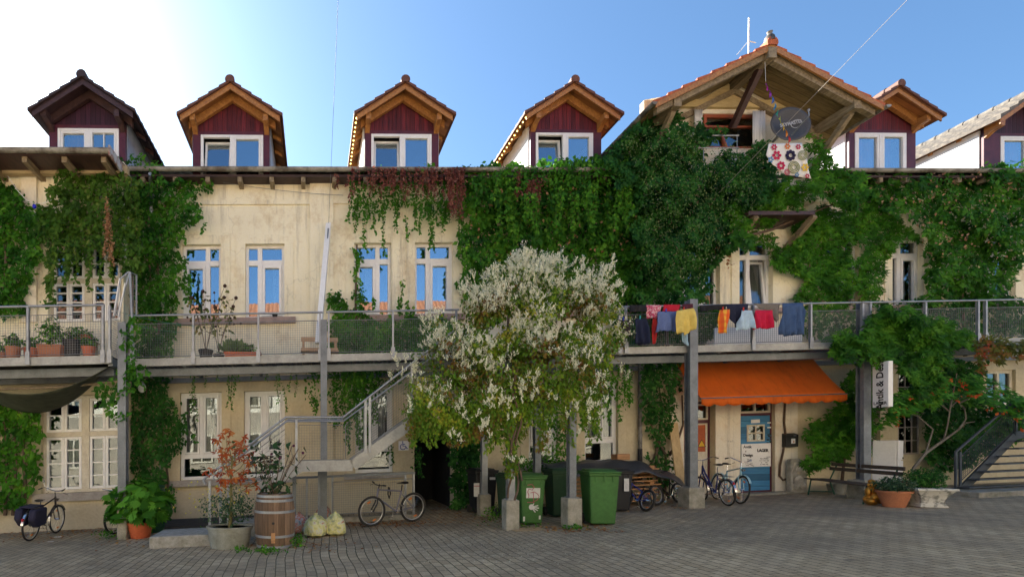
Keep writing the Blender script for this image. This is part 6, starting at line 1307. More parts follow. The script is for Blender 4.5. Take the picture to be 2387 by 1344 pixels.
# left part
plant('green ivy column at the far left edge above the balcony', [[(-60, 400), (25, 425), (60, 470), (110, 500), (135, 510), (95, 560), (80, 640), (60, 690), (80, 730), (-60, 730)]], .8, .35, G1, .105, 1.1, seed=1, trunk=[[(10, 730), (14, 600), (8, 450)]])
plant('reddish green creeper hanging over the many paned upper window', [[(115, 520), (112, 450), (130, 405), (190, 388), (225, 400), (290, 398), (322, 420), (330, 640), (300, 650), (275, 600), (245, 575), (215, 582), (204, 625), (190, 580), (160, 605), (150, 640), (150, 575), (128, 600), (125, 715), (108, 700), (104, 560)], [(80, 470), (140, 500), (140, 560), (90, 560)]], .85, .45, G4, .10, 1.25, seed=2, st=[(rs.uniform(125, 260), 560, rs.uniform(620, 690)) for _ in range(9)], trunk=[[(300, 830), (310, 640), (290, 450)]], extra=[('dead_shoot', TAN, (strands([(250, 460, 600), (253, 480, 560), (258, 520, 610), (249, 500, 540), (262, 560, 615)], 1.35, .02)[0], .06))])
plant('dense dark ivy filling the corner between left wing and main house', [[(285, 400), (340, 412), (395, 420), (490, 415), (492, 430), (455, 460), (470, 500), (450, 520), (428, 520), (420, 570), (425, 620), (405, 640), (425, 665), (405, 720), (412, 760), (400, 835), (318, 850), (318, 740), (300, 640), (300, 500)], [(270, 355), (300, 360), (360, 370), (380, 395), (280, 400)]], .1, .55, G1, .095, 1.3, seed=3, trunk=[[(345, 850), (350, 640), (335, 450)], [(372, 850), (368, 600), (390, 450)]], st=[(430, 600, 690), (440, 640, 700), (475, 520, 545)], jag=14)
plant('light green creeper over the wall left of the lower many paned window', [[(-60, 915), (60, 925), (95, 960), (98, 1010), (80, 1050), (100, 1075), (88, 1110), (85, 1150), (40, 1190), (10, 1180), (-60, 1200)]], .8, .2, G3, .12, .75, seed=4, gaps=.45, trunk=[[(12, 1200), (16, 1050), (6, 920)], [(30, 1200), (38, 1080), (30, 930)], [(60, 1160), (55, 1040), (66, 930)]])
plant('dark ivy column between the left post and the first lower window', [[(300, 870), (395, 872), (398, 930), (415, 950), (425, 1000), (430, 1040), (405, 1060), (385, 1090), (400, 1140), (396, 1228), (380, 1232), (370, 1130), (330, 1120), (300, 1100), (298, 990)]], .08, .35, G2, .085, 1.3, seed=5, trunk=[[(385, 1225), (392, 1120), (372, 960)], [(340, 1150), (330, 1000), (345, 890)]], st=[(408, 950, 1010), (430, 960, 1010), (450, 1010, 1030)])
plant('creeper sprays winding round the left post below the walkway', [[(212, 905), (260, 880), (320, 840), (345, 860), (330, 900), (290, 930), (300, 960), (262, 975), (230, 930)], [(285, 745), (315, 730), (330, 760), (310, 800), (330, 850), (300, 880), (285, 820)]], 2.5, .3, G1, .09, .7, seed=6, gaps=.3)
# tips under the walkway, upper windows
plant('thin ivy shoots dangling from the walkway over the first two lower windows', [], .4, .05, G1, .045, st=[(449, 870, 960), (452, 872, 985), (480, 870, 900), (533, 872, 950), (540, 872, 960), (547, 868, 930), (556, 870, 890), (622, 868, 890), (645, 868, 940), (652, 868, 900), (662, 900, 960), (678, 866, 910), (690, 868, 925), (505, 868, 885), (588, 870, 884)], sv=1.1)
plant('hanging ivy left and right of the post under the walkway', [[(708, 862), (750, 862), (748, 935), (735, 965), (722, 930), (712, 900)], [(762, 845), (960, 842), (945, 870), (900, 905), (860, 900), (835, 930), (812, 890), (800, 985), (775, 1000), (762, 930)]], .6, .5, G1, .075, .8, seed=8, gaps=.25, st=[(rs.uniform(765, 880), 860, rs.uniform(930, 1060)) for _ in range(16)] + [(735, 930, 965), (728, 920, 950)])
plant('clipped green hedge of ivy along the wall behind the walkway rail', [[(770, 665), (790, 680), (812, 715), (835, 735), (900, 740), (1062, 735), (1062, 845), (770, 842)], [(824, 575), (836, 600), (840, 640), (850, 680), (846, 720), (826, 735), (824, 640)]], .05, .32, G3, .085, 2.2, seed=9, st=[(938, 655, 735), (930, 690, 735), (965, 715, 735), (950, 700, 730), (850, 560, 590), (870, 690, 725)], trunk=[[(832, 835), (829, 700), (832, 570)]])
hx = [rs.uniform(815, 1080) for _ in range(34)]
plant('green ivy fringe hanging from the gutter above the middle windows', [[(815, 395), (1085, 392), (1085, 470), (1040, 500), (1010, 480), (985, 505), (950, 470), (925, 515), (900, 480), (872, 500), (850, 470), (822, 460)]], .12, .4, G1, .075, 1.1, gaps=.15, seed=10, st=[(x, 470, rs.uniform(480, 545)) for x in hx] + [(820, 420, 520), (832, 430, 540), (848, 450, 560), (896, 480, 600), (1010, 480, 590), (1003, 470, 580), (945, 500, 560), (1070, 480, 600), (1078, 470, 560), (1085, 560, 620)], sv=.35)
t = thing('climbing_plant', 'dried red brown creeper fringe draped over the gutter', 'climbing plant', Q(960, 450, .6))
a, paths = strands([(rs.uniform(820, 1100), 392, rs.uniform(412, 470)) for _ in range(62)] + [(rs.uniform(1050, 1075), 400, rs.uniform(490, 520)) for _ in range(8)] + [(rs.uniform(1228, 1262), 420, rs.uniform(450, 520)) for _ in range(14)] + [(1205 + i * 3, 400, 460) for i in range(3)] + [(785, 405, 440), (812, 405, 435)], .66, .03); foliage('leaves', RB, t, a, .062, tint=.45 + .28 * RNG.normal(0, 1, len(a))); stems('shoot', paths, .004, t, BARK, 3)
# large central ivy
plant('pale green shoots dangling in front of the dark central ivy', [[(1090, 400), (1130, 395), (1400, 372), (1490, 375), (1480, 420), (1400, 430), (1250, 440), (1100, 430)]], .5, .35, G3, .085, .55, seed=31, gaps=.5, st=[(rs.uniform(1360, 1475), 430, rs.uniform(470, 545)) for _ in range(12)] + [(rs.uniform(1300, 1350), 450, rs.uniform(500, 560)) for _ in range(6)] + [(rs.uniform(1225, 1255), 450, rs.uniform(500, 545)) for _ in range(5)] + [(1105, 420, 480), (1156, 410, 465), (1090, 560, 620), (1085, 580, 640)], sv=.85)
plant('dark green ivy behind the railing and laundry left of the big post', [[(1430, 715), (1690, 712), (1672, 760), (1640, 808), (1430, 812)]], .05, .3, G2, .1, 1.6, seed=32)
plant('green ivy behind the railing right of the jeans', [[(1868, 705), (2010, 703), (2040, 720), (2030, 800), (1930, 800), (1880, 770)]], .05, .3, G1, .1, 1.3, seed=33, gaps=.2)
plant('huge dark green ivy blanket covering the wall right of the middle windows', [[(1085, 395), (1230, 385), (1340, 368), (1480, 372), (1500, 420), (1500, 705), (1380, 705), (1180, 700), (1090, 700), (1072, 660), (1090, 620), (1068, 560), (1095, 520), (1085, 470)]], .05, .55, G1, .12, 1.25, seed=11, extra=[('withered_leaves', TAN, scat([(1085, 395), (1490, 372), (1495, 600), (1090, 600)], .35, .25, 260, .08))], trunk=[[(1300, 850), (1290, 640), (1320, 450)], [(1180, 840), (1190, 640), (1160, 430)]], st=[(rs.uniform(1110, 1470), rs.uniform(420, 470), rs.uniform(500, 580)) for _ in range(22)], jag=14)
plant('sunlit fresh creeper shoots curling up over the gutter', [[(1290, 385), (1310, 370), (1400, 366), (1480, 372), (1560, 380), (1500, 398), (1290, 402)], [(1078, 396), (1110, 380), (1180, 375), (1250, 384), (1250, 398), (1085, 402)], [(975, 392), (1010, 382), (1020, 396)]], .3, .5, G3, .10, .9, seed=12, jag=8)
plant('big bushy pale budded climber swelling in front of the gable', [[(1412, 372), (1440, 330), (1478, 292), (1530, 268), (1575, 262), (1625, 300), (1650, 285), (1690, 296), (1672, 330), (1625, 345), (1640, 372), (1745, 345), (1790, 330), (1798, 380), (1830, 420), (1800, 460), (1750, 470), (1700, 540), (1745, 560), (1700, 590), (1665, 600), (1650, 660), (1645, 706), (1495, 706), (1485, 620), (1475, 540), (1490, 470), (1430, 420)]], .3, 1.25, G2, .10, 1.9, seed=13, trunk=[[(1560, 840), (1540, 640), (1580, 480), (1600, 350)]], jag=16, extra=[('flower_buds', leafmat('pale_buds', [(0, (.06, .13, .03)), (1, (.20, .27, .09))]), scat([(1440, 330), (1560, 270), (1640, 320), (1790, 340), (1780, 470), (1700, 540), (1640, 660), (1500, 640), (1500, 430)], 1.2, .45, 2600, .045))])
plant('ivy climbing the left side of the gable under the eave', [[(1500, 262), (1560, 240), (1590, 258), (1570, 285), (1500, 300), (1440, 350), (1420, 365), (1430, 340)]], .4, .5, G2, .1, 1, seed=14)
plant('light green creeper tumbling below the patterned cloth', [[(1690, 500), (1760, 450), (1830, 420), (1890, 420), (1900, 330), (1925, 325), (1935, 370), (1985, 390), (2020, 410), (2015, 460), (1985, 500), (1950, 480), (1900, 450), (1870, 470), (1800, 520), (1745, 530), (1760, 570), (1700, 560)], [(1860, 320), (1920, 312), (1925, 340), (1890, 345)]], .5, .9, G3, .115, 1.0, seed=15, lobes=3, trunk=[[(1700, 560), (1800, 535), (1880, 500), (1960, 470)]])
plant('bright creeper curtain between the tilted window and the next window', [[(1855, 500), (1920, 480), (1990, 500), (2010, 540), (1975, 560), (1985, 600), (2000, 640), (1992, 705), (1850, 705), (1880, 650), (1850, 640), (1800, 620), (1802, 585), (1845, 570)], [(1730, 545), (1800, 540), (1800, 575), (1740, 580)]], .08, .35, G3, .11, 1.2, seed=16, lobes=3, trunk=[[(1870, 700), (1890, 600), (1870, 500)]], st=[(1862, 540, 640), (1858, 560, 630)])
plant('creeper strip climbing between two right upper windows', [[(2005, 430), (2060, 440), (2100, 520), (2150, 545), (2150, 565), (2085, 552), (2070, 600), (2062, 640), (2050, 705), (2000, 705), (2008, 560), (1985, 560), (2000, 500)]], .08, .35, G3, .11, 1.1, seed=17, lobes=3)
plant('massive dark ivy covering the upper wall at the right edge', [[(1990, 412), (2110, 405), (2200, 408), (2300, 385), (2440, 378), (2440, 560), (2375, 600), (2350, 660), (2358, 706), (2160, 706), (2158, 600), (2165, 560), (2140, 500), (2085, 490), (2030, 450)]], .08, .75, G1, .115, 1.3, seed=18, extra=[('withered_leaves', TAN, scat([(2000, 415), (2380, 390), (2350, 600), (2160, 600)], .5, .3, 200, .08))], trunk=[[(2250, 830), (2240, 640), (2260, 450)]], jag=16)
plant('ivy cushion hanging over the right stretch of the railing', [[(1935, 800), (1960, 775), (2010, 770), (2040, 718), (2110, 712), (2200, 745), (2262, 770), (2270, 800), (2225, 820), (2200, 870), (2180, 960), (2130, 900), (2110, 860), (2050, 850), (2010, 830), (1960, 850), (1945, 830)]], 2.0, .5, G1, .11, 1.2, seed=19, lobes=3, jag=14)
plant('dim ivy on the wall behind the right end of the railing', [[(2040, 700), (2420, 694), (2420, 786), (2040, 792)]], .05, .3, G2, .1, 1.2, seed=34, gaps=.15)
plant('red and green autumn creeper under the far right railing', [[(2262, 785), (2400, 788), (2420, 830), (2350, 838), (2290, 825), (2262, 815)]], 2.0, .3, leafmat('red_green', [(0, (.02, .06, .01)), (.5, (.10, .14, .02)), (.7, (.25, .10, .03)), (1, (.5, .04, .04))]), .1, 1.2, seed=20, lobes=3, st=[(2285, 800, 870), (2290, 810, 850)])
plant('lush low creeper bush between the letter box and the right post', [[(1885, 1010), (1900, 985), (1950, 950), (1960, 900), (1990, 850), (2030, 850), (2045, 900), (2035, 980), (2045, 1020), (2020, 1050), (1990, 1040), (1975, 1065), (1930, 1072), (1900, 1100), (1880, 1090), (1890, 1050)]], .1, .65, G3, .115, 1.3, seed=21, lobes=3, jag=14, trunk=[[(1960, 1150), (1970, 1050), (1990, 900)], [(2005, 1160), (2008, 1060)]])
plant('dark ivy on the ground floor wall behind the sumac', [[(2158, 960), (2170, 850), (2260, 835), (2300, 845), (2296, 950), (2420, 950), (2420, 1010), (2330, 1040), (2240, 1090), (2180, 1100), (2158, 1040)]], .1, .5, G2, .1, 1.7, seed=22)
plant('hanging bright shoots and ivy trunk left of the orange awning', [[(1490, 838), (1590, 838), (1588, 880), (1570, 930), (1560, 1010), (1530, 960), (1510, 1000), (1500, 900)], [(1500, 930), (1555, 920), (1580, 960), (1560, 1010), (1545, 1040), (1575, 1080), (1570, 1140), (1520, 1130), (1500, 1080), (1530, 1040), (1505, 990)]], .08, .3, G2, .09, .95, seed=23, gaps=.1, trunk=[[(1560, 1165), (1535, 1110), (1530, 1040), (1545, 960), (1530, 860)], [(1550, 1150), (1552, 1060), (1520, 1000), (1512, 930)], [(1560, 1060), (1575, 1040), (1592, 990), (1590, 920)], [(1520, 1160), (1518, 1080), (1540, 1030)]], st=[(rs.uniform(1495, 1585), 840, rs.uniform(880, 945)) for _ in range(10)], sv=.8)
t = thing('climbing_plant', 'bare knotted brown vine stem running down between door and letter box', 'climbing plant', Q(1825, 1110, .05)); stems('stem', [[W(*Q(x, y, .06)) for x, y in ((1836, 905), (1830, 940), (1828, 985), (1831, 1010), (1826, 1050), (1818, 1085), (1817, 1108), (1825, 1118), (1842, 1112))]], (.025, .03), t, BARK, 8)
plant('dry brown dead creeper tuft beside the tilted window', [[(1662, 565), (1720, 570), (1712, 600), (1690, 622), (1668, 600)]], .3, .3, TAN, .07, .9, seed=24)
plant('green creeper behind the bins along the wall foot', [[(1270, 885), (1340, 880), (1345, 1000), (1330, 1060), (1420, 1095), (1180, 1110), (1200, 1060), (1250, 1075), (1285, 1040)], [(1440, 850), (1475, 850), (1470, 930), (1455, 960), (1442, 920)]], .6, .6, G3, .07, 1.2, seed=25, gaps=.2, st=[(rs.uniform(1340, 1470), 850, rs.uniform(900, 1010)) for _ in range(14)])
plant('dark gloomy ivy in the recess right of the passage', [[(1058, 950), (1118, 950), (1125, 1090), (1120, 1180), (1062, 1178), (1050, 1080)]], .1, .6, G2, .10, 2.2, seed=26)
plant('ivy hanging round the passage opening and the wheelchair sign', [[(930, 1000), (975, 985), (1010, 1000), (975, 1020), (985, 1060), (975, 1110), (962, 1060), (960, 1020)]], .1, .25, G2, .06, 1.0, seed=27, st=[(908, 1015, 1060), (912, 1020, 1085), (978, 1040, 1110), (972, 1060, 1100)])
# ---------------------------------------------------------------- the flowering vine on its frame
vf_ = 3.1; VN = thing('flowering_vine', 'huge dome shaped vine with white flower plumes in the middle of the yard', 'vine', (PU(1200, vf_), vf_, 0))
lob = [(1225, 760, 120, 3.1), (1140, 775, 88, 3.1), (1330, 730, 110, 3.2), (1405, 755, 60, 3.0), (1080, 830, 95, 3.2), (1030, 900, 85, 3.3), (1000, 950, 60, 3.3), (1150, 880, 105, 3.4), (1260, 860, 110, 3.5), (1345, 815, 78, 3.2), (1180, 690, 80, 2.9), (1290, 675, 65, 3.0), (1235, 655, 50, 3.0), (1372, 702, 42, 3.0), (1118, 720, 52, 3.0), (1090, 960, 75, 3.2), (1180, 980, 60, 3.3), (1045, 990, 42, 3.2), (1290, 915, 35, 3.1), (1420, 790, 40, 3.0), (1160, 668, 36, 3.0)]
P_, O_, K_ = [], [], []
for (x, y, r_, v_) in lob:
    c = Pn(np.array([x * 1.]), np.array([y * 1.]), v_)[0]; R_ = r_ / 121; n = int(3400 * R_ ** 2)
    d = RNG.normal(0, 1, (n, 3)); d /= np.linalg.norm(d, axis=1)[:, None]; rr = R_ * (.6 + .55 * RNG.random(n) ** .8) * (1 + .13 * np.sin(d[:, 0] * 7 + x) + .1 * np.sin(d[:, 2] * 9 + y))
    P_.append(c + d * rr[:, None] * np.array([1, .85, 1])); O_.append(d); K_.append(.47 + .48 * vn(P_[-1][:, 0], P_[-1][:, 2], 3.2, 3) + .14 * vn(P_[-1][:, 0], P_[-1][:, 2], 11, 6) + .13 * RNG.normal(0, 1, n))
P_, O_, K_ = np.concatenate(P_), np.concatenate(O_), np.concatenate(K_)
KEEP = vn(P_[:, 0], P_[:, 2], 5.5, 12) > -.45 + .12 * RNG.normal(0, 1, len(P_)); P_, O_, K_ = P_[KEEP], O_[KEEP], K_[KEEP]
VL_ = leafmat('vine_leaves', [(0, (.20, .08, .025)), (.12, (.22, .14, .025)), (.24, (.15, .18, .02)), (.42, (.075, .18, .016)), (.68, (.17, .29, .02)), (.84, (.30, .37, .03)), (1, (.46, .40, .05))])
foliage('leaves', VL_, VN, P_, .072, out=O_, tint=K_, spread=.8)
# hanging skirts
a, paths = strands([(rs.uniform(955, 1130), rs.uniform(900, 960), rs.uniform(985, 1045)) for _ in range(42)] + [(rs.uniform(1130, 1300), rs.uniform(900, 950), rs.uniform(960, 1060)) for _ in range(34)] + [(rs.uniform(1300, 1460), rs.uniform(760, 830), rs.uniform(850, 930)) for _ in range(12)] + [(rs.uniform(1180, 1205), 960, 1110) for _ in range(5)] + [(rs.uniform(1330, 1400), 900, rs.uniform(960, 1060)) for _ in range(12)] + [(rs.uniform(1140, 1380), rs.uniform(850, 890), rs.uniform(930, 1000)) for _ in range(24)], 3.9, .03, .08, .06)
foliage('hanging_leaves', VL_, VN, a, .065, tint=.47 + .36 * vn(a[:, 0], a[:, 2], 4.2, 21) + .13 * RNG.normal(0, 1, len(a)), droop=1.4); stems('shoot', paths, .004, VN, BARK, 3)
# plumes of tiny white flowers
top = (O_[:, 2] * .9 - O_[:, 1] * .65 + RNG.normal(0, .3, len(O_)))
zrel = (P_[:, 2] - 2.0) / 3.4; prob = np.clip(top, 0, 1) * np.clip(zrel, .3, 1) ** 1.1; idx = np.where(RNG.random(len(P_)) < prob * .36)[0]
xq = np.array([CX + F * p[0] / p[1] for p in P_[idx]]); idx = idx[(vn(P_[idx][:, 0], P_[idx][:, 2], 3.2, 8) * 1.9 + (P_[idx][:, 2] - 3.2) * .42 > RNG.uniform(.05, .45, len(idx)))]
pp, tt = [], []
dirs = []
for i in idx:
    base = P_[i] + O_[i] * .04; d = O_[i] * .6 + np.array([0, -.15, .75]) + RNG.normal(0, .25, 3); d /= np.linalg.norm(d); L = RNG.uniform(.10, .24)
    for b in range(4):
        db = d + RNG.normal(0, .38, 3); db /= np.linalg.norm(db); b0 = base + d * L * RNG.uniform(0, .5)
        for s in np.arange(0, 1, .17): pp.append(b0 + db * L * .75 * s); dirs.append(db)
for i in RNG.permutation(len(a))[:150]:                                # scattered sprays lower down
    if vn(np.array([a[i][0]]), np.array([a[i][2]]), 3.5, 5)[0] < -.1: continue
    d = np.array([RNG.normal(0, .35), -.2, .9]); d /= np.linalg.norm(d); L = RNG.uniform(.12, .24); base = a[i] + np.array([0, -.25, 0])
    for b in range(4):
        db = d + RNG.normal(0, .38, 3); db /= np.linalg.norm(db); b0 = base + d * L * RNG.uniform(0, .5)
        for s in np.arange(0, 1, .17): pp.append(b0 + db * L * .75 * s)
low = np.where((P_[:, 2] < 3.9) & (O_[:, 1] < -.2))[0]
for i in RNG.permutation(low)[:190]:
    if vn(np.array([P_[i][0]]), np.array([P_[i][2]]), 3.5, 5)[0] < -.15: continue
    d = O_[i] * .4 + np.array([0, -.2, .8]) + RNG.normal(0, .25, 3); d /= np.linalg.norm(d); L = RNG.uniform(.12, .25)
    for b in range(4):
        db = d + RNG.normal(0, .38, 3); db /= np.linalg.norm(db); b0 = P_[i] + O_[i] * .05 + d * L * RNG.uniform(0, .5)
        for s in np.arange(0, 1, .17): pp.append(b0 + db * L * .75 * s)
pp = np.array(pp)
WF = leafmat('white_flowers', [(0, (.48, .52, .28)), (.35, (.78, .77, .54)), (1, (.92, .90, .72))], .8, .35)
foliage('flower_plumes', WF, VN, pp + RNG.normal(0, .006, pp.shape), .048, out=(0, -1, .3), droop=-1.2, tint=.6 + .25 * RNG.normal(0, 1, len(pp)), spread=.6, aspect=.34, dn=.3)
# sprays to the left over the stair rail and upright tips
sp = []; 
for (x, y) in [(rs.uniform(985, 1075), rs.uniform(740, 830)) for _ in range(16)] + [(rs.uniform(900, 985), rs.uniform(840, 900)) for _ in range(9)] + [(q, 592 + ((q - 1250) / 165) ** 2 * 75 + rs.uniform(0, 40)) for q in [rs.uniform(1100, 1420) for _ in range(30)]] + [(1222, 585), (1228, 600), (1218, 612), (1232, 622), (1440, 790), (1455, 800), (1450, 740), (1452, 690), (1448, 870), (1462, 885)]:
    p = Pn(np.array([x]), np.array([y]), 3.2)[0]
    for b in range(5):
        db = np.array([RNG.normal(0, .35), RNG.normal(0, .3), 1.]); db /= np.linalg.norm(db)
        for s in np.arange(0, 1, .14): sp.append(p + db * .2 * s)
sp = np.array(sp); foliage('flower_sprays', WF, VN, sp + RNG.normal(0, .006, sp.shape), .05, out=(0, -1, .3), droop=-1.2, spread=.6, aspect=.34, dn=.3)
fr = []
for (x, y0, y1, v_) in ((1200, 1165, 900, 3.95), (1192, 1160, 880, 3.9), (1208, 1120, 860, 3.9)):
    fr.append([W(*Q(x + 9 * math.sin(i * .9 + x), y0 + (y1 - y0) * i / 12, v_ + .08 * math.cos(i * 1.1))) for i in range(13)])
stems('stem', fr, .022, VN, BARK, 7)
# ---------------------------------------------------------------- potted plants
def wpt(t, x, y, z):                       # local -> world
    c, s = math.cos(t.rotation_euler[2]), math.sin(t.rotation_euler[2]); return (t.location[0] + x * c - y * s, t.location[1] + x * s + y * c, t.location[2] + z)
def bushy(t, n, r, h, z0, size, mt, droop=.4, name='leaves', lobes=1, tint=None, shape='ball', flat=1, st=True, out=None):
    d = RNG.normal(0, 1, (n, 3)); d /= np.linalg.norm(d, axis=1)[:, None]; rr = RNG.random(n) ** .42
    if shape == 'up': x = d[:, 0] * rr * r; y = d[:, 1] * rr * r * flat; z = RNG.random(n) * h; k = .35 + .65 * z / h; x *= k; y *= k
    else: bum = 1 + .12 * np.sin(d[:, 0] * 6 + z0) + .1 * np.sin(d[:, 2] * 8); x = d[:, 0] * rr * r * bum; y = d[:, 1] * rr * r * flat * bum; z = h / 2 + d[:, 2] * rr * h / 2 * bum
    pos = np.array([wpt(t, a, b, z0 + c) for a, b, c in zip(x, y, z)])
    o = foliage_local(name, mt, t, pos, size, d * np.array([1, 1, .6]) + np.array([0, 0, .3]), droop, lobes, tint)
    if st:
        m = M()
        for i in range(7): a = i * .9; m.tube([(0.02 * math.cos(a), .02 * math.sin(a), z0 - .03), (r * .3 * math.cos(a), r * .3 * math.sin(a), z0 + h * .4), (r * .6 * math.cos(a), r * .6 * math.sin(a), z0 + h * .75)], .006, 4)
        m.build('stem', BARK, t)
    return o
def foliage_local(name, mt, t, pos, size, out, droop, lobes, tint):
    o = foliage(name, mt, t, pos, size, out=out, droop=droop, lobes=lobes, tint=tint); c, s = math.cos(t.rotation_euler[2]), math.sin(t.rotation_euler[2])
    n = len(o.data.vertices); co = np.empty(n * 3, np.float32); o.data.vertices.foreach_get('co', co); co = co.reshape(-1, 3); x = co[:, 0] * c + co[:, 1] * s; y = -co[:, 0] * s + co[:, 1] * c
    co[:, 0], co[:, 1] = x, y; o.data.vertices.foreach_set('co', co.ravel()); o.data.update(); return o
LG = leafmat('fresh_big_leaf', [(0, (.03, .11, .012)), (.5, (.07, .24, .02)), (1, (.16, .42, .04))]); GREY = leafmat('grey_green_leaf', [(0, (.02, .05, .025)), (.5, (.05, .11, .05)), (1, (.10, .17, .08))])
bushy(FATSIA, 420, .62, 1.0, .28, .20, LG, droop=1.0, lobes=7, flat=.8)
bushy(BAR, 160, .95, 1.0, .93, .11, leafmat('narrow_dark_leaf', [(0, (.012, .035, .015)), (.5, (.03, .08, .025)), (1, (.07, .13, .05))]), droop=.5, flat=.6, shape='up')
m = M()
for a, l in ((.4, .85), (.9, .9), (2.2, .8), (2.8, .7), (4.0, .5), (5.0, .6)): m.tube([(0, 0, .92), (.15 * math.cos(a), .1 * math.sin(a), 1.2), (.55 * l * math.cos(a), .3 * l * math.sin(a), .95 + l)], .008, 5)
m.build('branch', BARK, BAR)
P_l = [(-.05, -.1, 1.7), (.35, -.05, 1.85), (.52, -.1, 1.72), (.1, -.1, 1.62)]; m = M()
for p in P_l: m.ball(p, .025)
m.build('flower_head', mat('plum_flower', (.10, .01, .05), None, 5, .8, bmp=0), BAR, smooth=True)
# red leafed tree in the zinc tub
m = M(); tr = [(.0, 0, .34), (.03, 0, .8), (.02, 0, 1.25), (.05, 0, 1.7)]; m.tube(tr, [.04, .03, .022, .012], 8)
tips = []
for i in range(16):
    z = .95 + i * .05; a = i * 2.4; L = .45 - .015 * i; e = (.04 + L * math.cos(a), L * .7 * math.sin(a), z + .28 + .012 * i); m.tube([(.02, 0, z), ((e[0]) * .55, e[1] * .55, z + .12), e], [.01, .007, .003], 5); tips += [e, (e[0] * .8, e[1] * .8, e[2] - .06), (e[0] * .6, e[1] * .6, z + .14)]
m.build('trunk', mat('mossy_trunk', (.20, .19, .07), (.12, .10, .05), 9, .9), TUB, smooth=True)
pp = np.array([wpt(TUB, x + random.gauss(0, .05), y + random.gauss(0, .05), z + random.gauss(0, .05)) for x, y, z in tips for _ in range(3)]); foliage_local('leaves', RED, TUB, pp, .10, (0, -1, .2), 1.0, 3, None)
bushy(TUB, 900, .55, .75, .36, .05, GREY, droop=-.4, flat=.7, name='low_plants', st=False)
pp = np.array([wpt(TUB, random.gauss(-.15, .4), random.gauss(0, .25), .6 + random.random() * .65) for _ in range(90)]); foliage_local('blossom', leafmat('yellow_petals', [(0, (.5, .42, .02)), (1, (.75, .7, .08))]), TUB, pp, .035, (0, -1, .5), .2, 1, None)
bushy(BOWL, 1100, .36, .38, .30, .05, GREY, droop=.0, flat=1)
bushy(URN, 3000, .36, .50, .36, .038, G2, droop=0, flat=1)
GG = G3
bushy(BP['a'], 160, .2, .32, .28, .09, GG); bushy(BP['b'], 160, .2, .25, .28, .08, G1); bushy(BP['c'], 420, .3, .62, .28, .075, GG); bushy(BP['e'], 180, .2, .3, .25, .07, G1); bushy(BP['g'], 100, .16, .28, .18, .07, GG); bushy(BP['f'], 160, .26, .22, .14, .07, G1); bushy(BP['d'], 160, .2, .3, .42, .07, G1)
bushy(BP['box1'], 300, .4, .24, .17, .07, G3, flat=.25, st=False)
pos = np.array([wpt(BP['box1'], random.uniform(-.38, .0), random.uniform(-.06, .06), .18) for _ in range(260)]); foliage_local('grass', leafmat('grass_blade', [(0, (.06, .12, .04)), (1, (.2, .28, .1))]), BP['box1'], pos, .24, (0, -1, .1), -2.2, 1, None)
SUN = leafmat('withered_leaf', [(0, (.05, .07, .02)), (.4, (.10, .14, .04)), (.7, (.25, .24, .05)), (1, (.22, .10, .04))]); dkh = mat('dry_seed_head', (.05, .025, .015), None, 9, .9)
for key, n_, hh in (('sun1', 5, 1.5), ('sun2', 4, 1.35)):
    t = BP[key]; m = M(); lp = []
    for i in range(n_):
        a = i * 2.1 + .4; L = .25 + .12 * random.random(); z = hh * random.uniform(.75, 1.08); e = (L * math.cos(a) * 1.3, L * .5 * math.sin(a), z + .2); pts = [(0, 0, .2), (e[0] * .25, e[1] * .25, z * .5), (e[0] * .7, e[1] * .7, z * .9), e]; m.tube(pts, [.009, .008, .006, .004], 5)
        M().ball((e[0], e[1] - .02, e[2] - .02), .045, .025, .045, 10, 6).build('seed_head', dkh, t, smooth=True)
        for k in range(3): q = (e[0] * random.uniform(.4, 1) + random.gauss(0, .12), e[1], z * random.uniform(.65, 1.05) + .1); m.tube([(e[0] * .5, e[1] * .5, z * .75), q], .003, 4); M().ball(q, .028, .02, .028, 8, 5).build('seed_head', dkh, t, smooth=True)
        for k in range(16): s = random.uniform(.35, 1); lp.append((e[0] * s + random.gauss(0, .07), e[1] * s + random.gauss(0, .05), .2 + z * s))
    m.build('stalk', BARK, t); foliage_local('leaves', SUN, t, np.array([wpt(t, *p) for p in lp]), .10, (0, -1, .2), 1.2, 1, None)
# sumac tree in the right corner
g = (PU(2130, 1.6), 1.6); SM = thing('sumac_tree', 'small spreading sumac tree with feathery leaves turning red in front of the lattice window', 'tree', (g[0], g[1], 0))
m = M(); T3 = lambda x, y, v=1.7: Q(x, y, v)
br = [[(2112, 1165), (2130, 1090), (2158, 1055), (2200, 1025), (2235, 1000), (2250, 985)], [(2235, 1000), (2252, 975), (2248, 950), (2235, 940)], [(2250, 985), (2272, 982)], [(2200, 1025), (2210, 985), (2215, 950), (2235, 930), (2275, 915)], [(2158, 1055), (2175, 1000), (2140, 970), (2110, 960)], [(2215, 960), (2180, 930), (2150, 925)], [(2235, 940), (2290, 910), (2330, 895)], [(2215, 950), (2225, 900), (2230, 870)]]
tipsx = []
for i, b_ in enumerate(br): m.tube([T3(x, y, 1.6 + .1 * math.sin(i * 2 + j)) for j, (x, y) in enumerate(b_)], [max(.008, (.045 if i == 0 else .022) * (1 - .7 * j / len(b_))) for j in range(len(b_))], 6)
m.build('trunk', mat('grey_bark', (.20, .18, .15), (.10, .09, .07), 8, .9), SM, smooth=True)
lf, rd = [], []
heads = [(rs.uniform(2080, 2380), 0) for _ in range(105)]
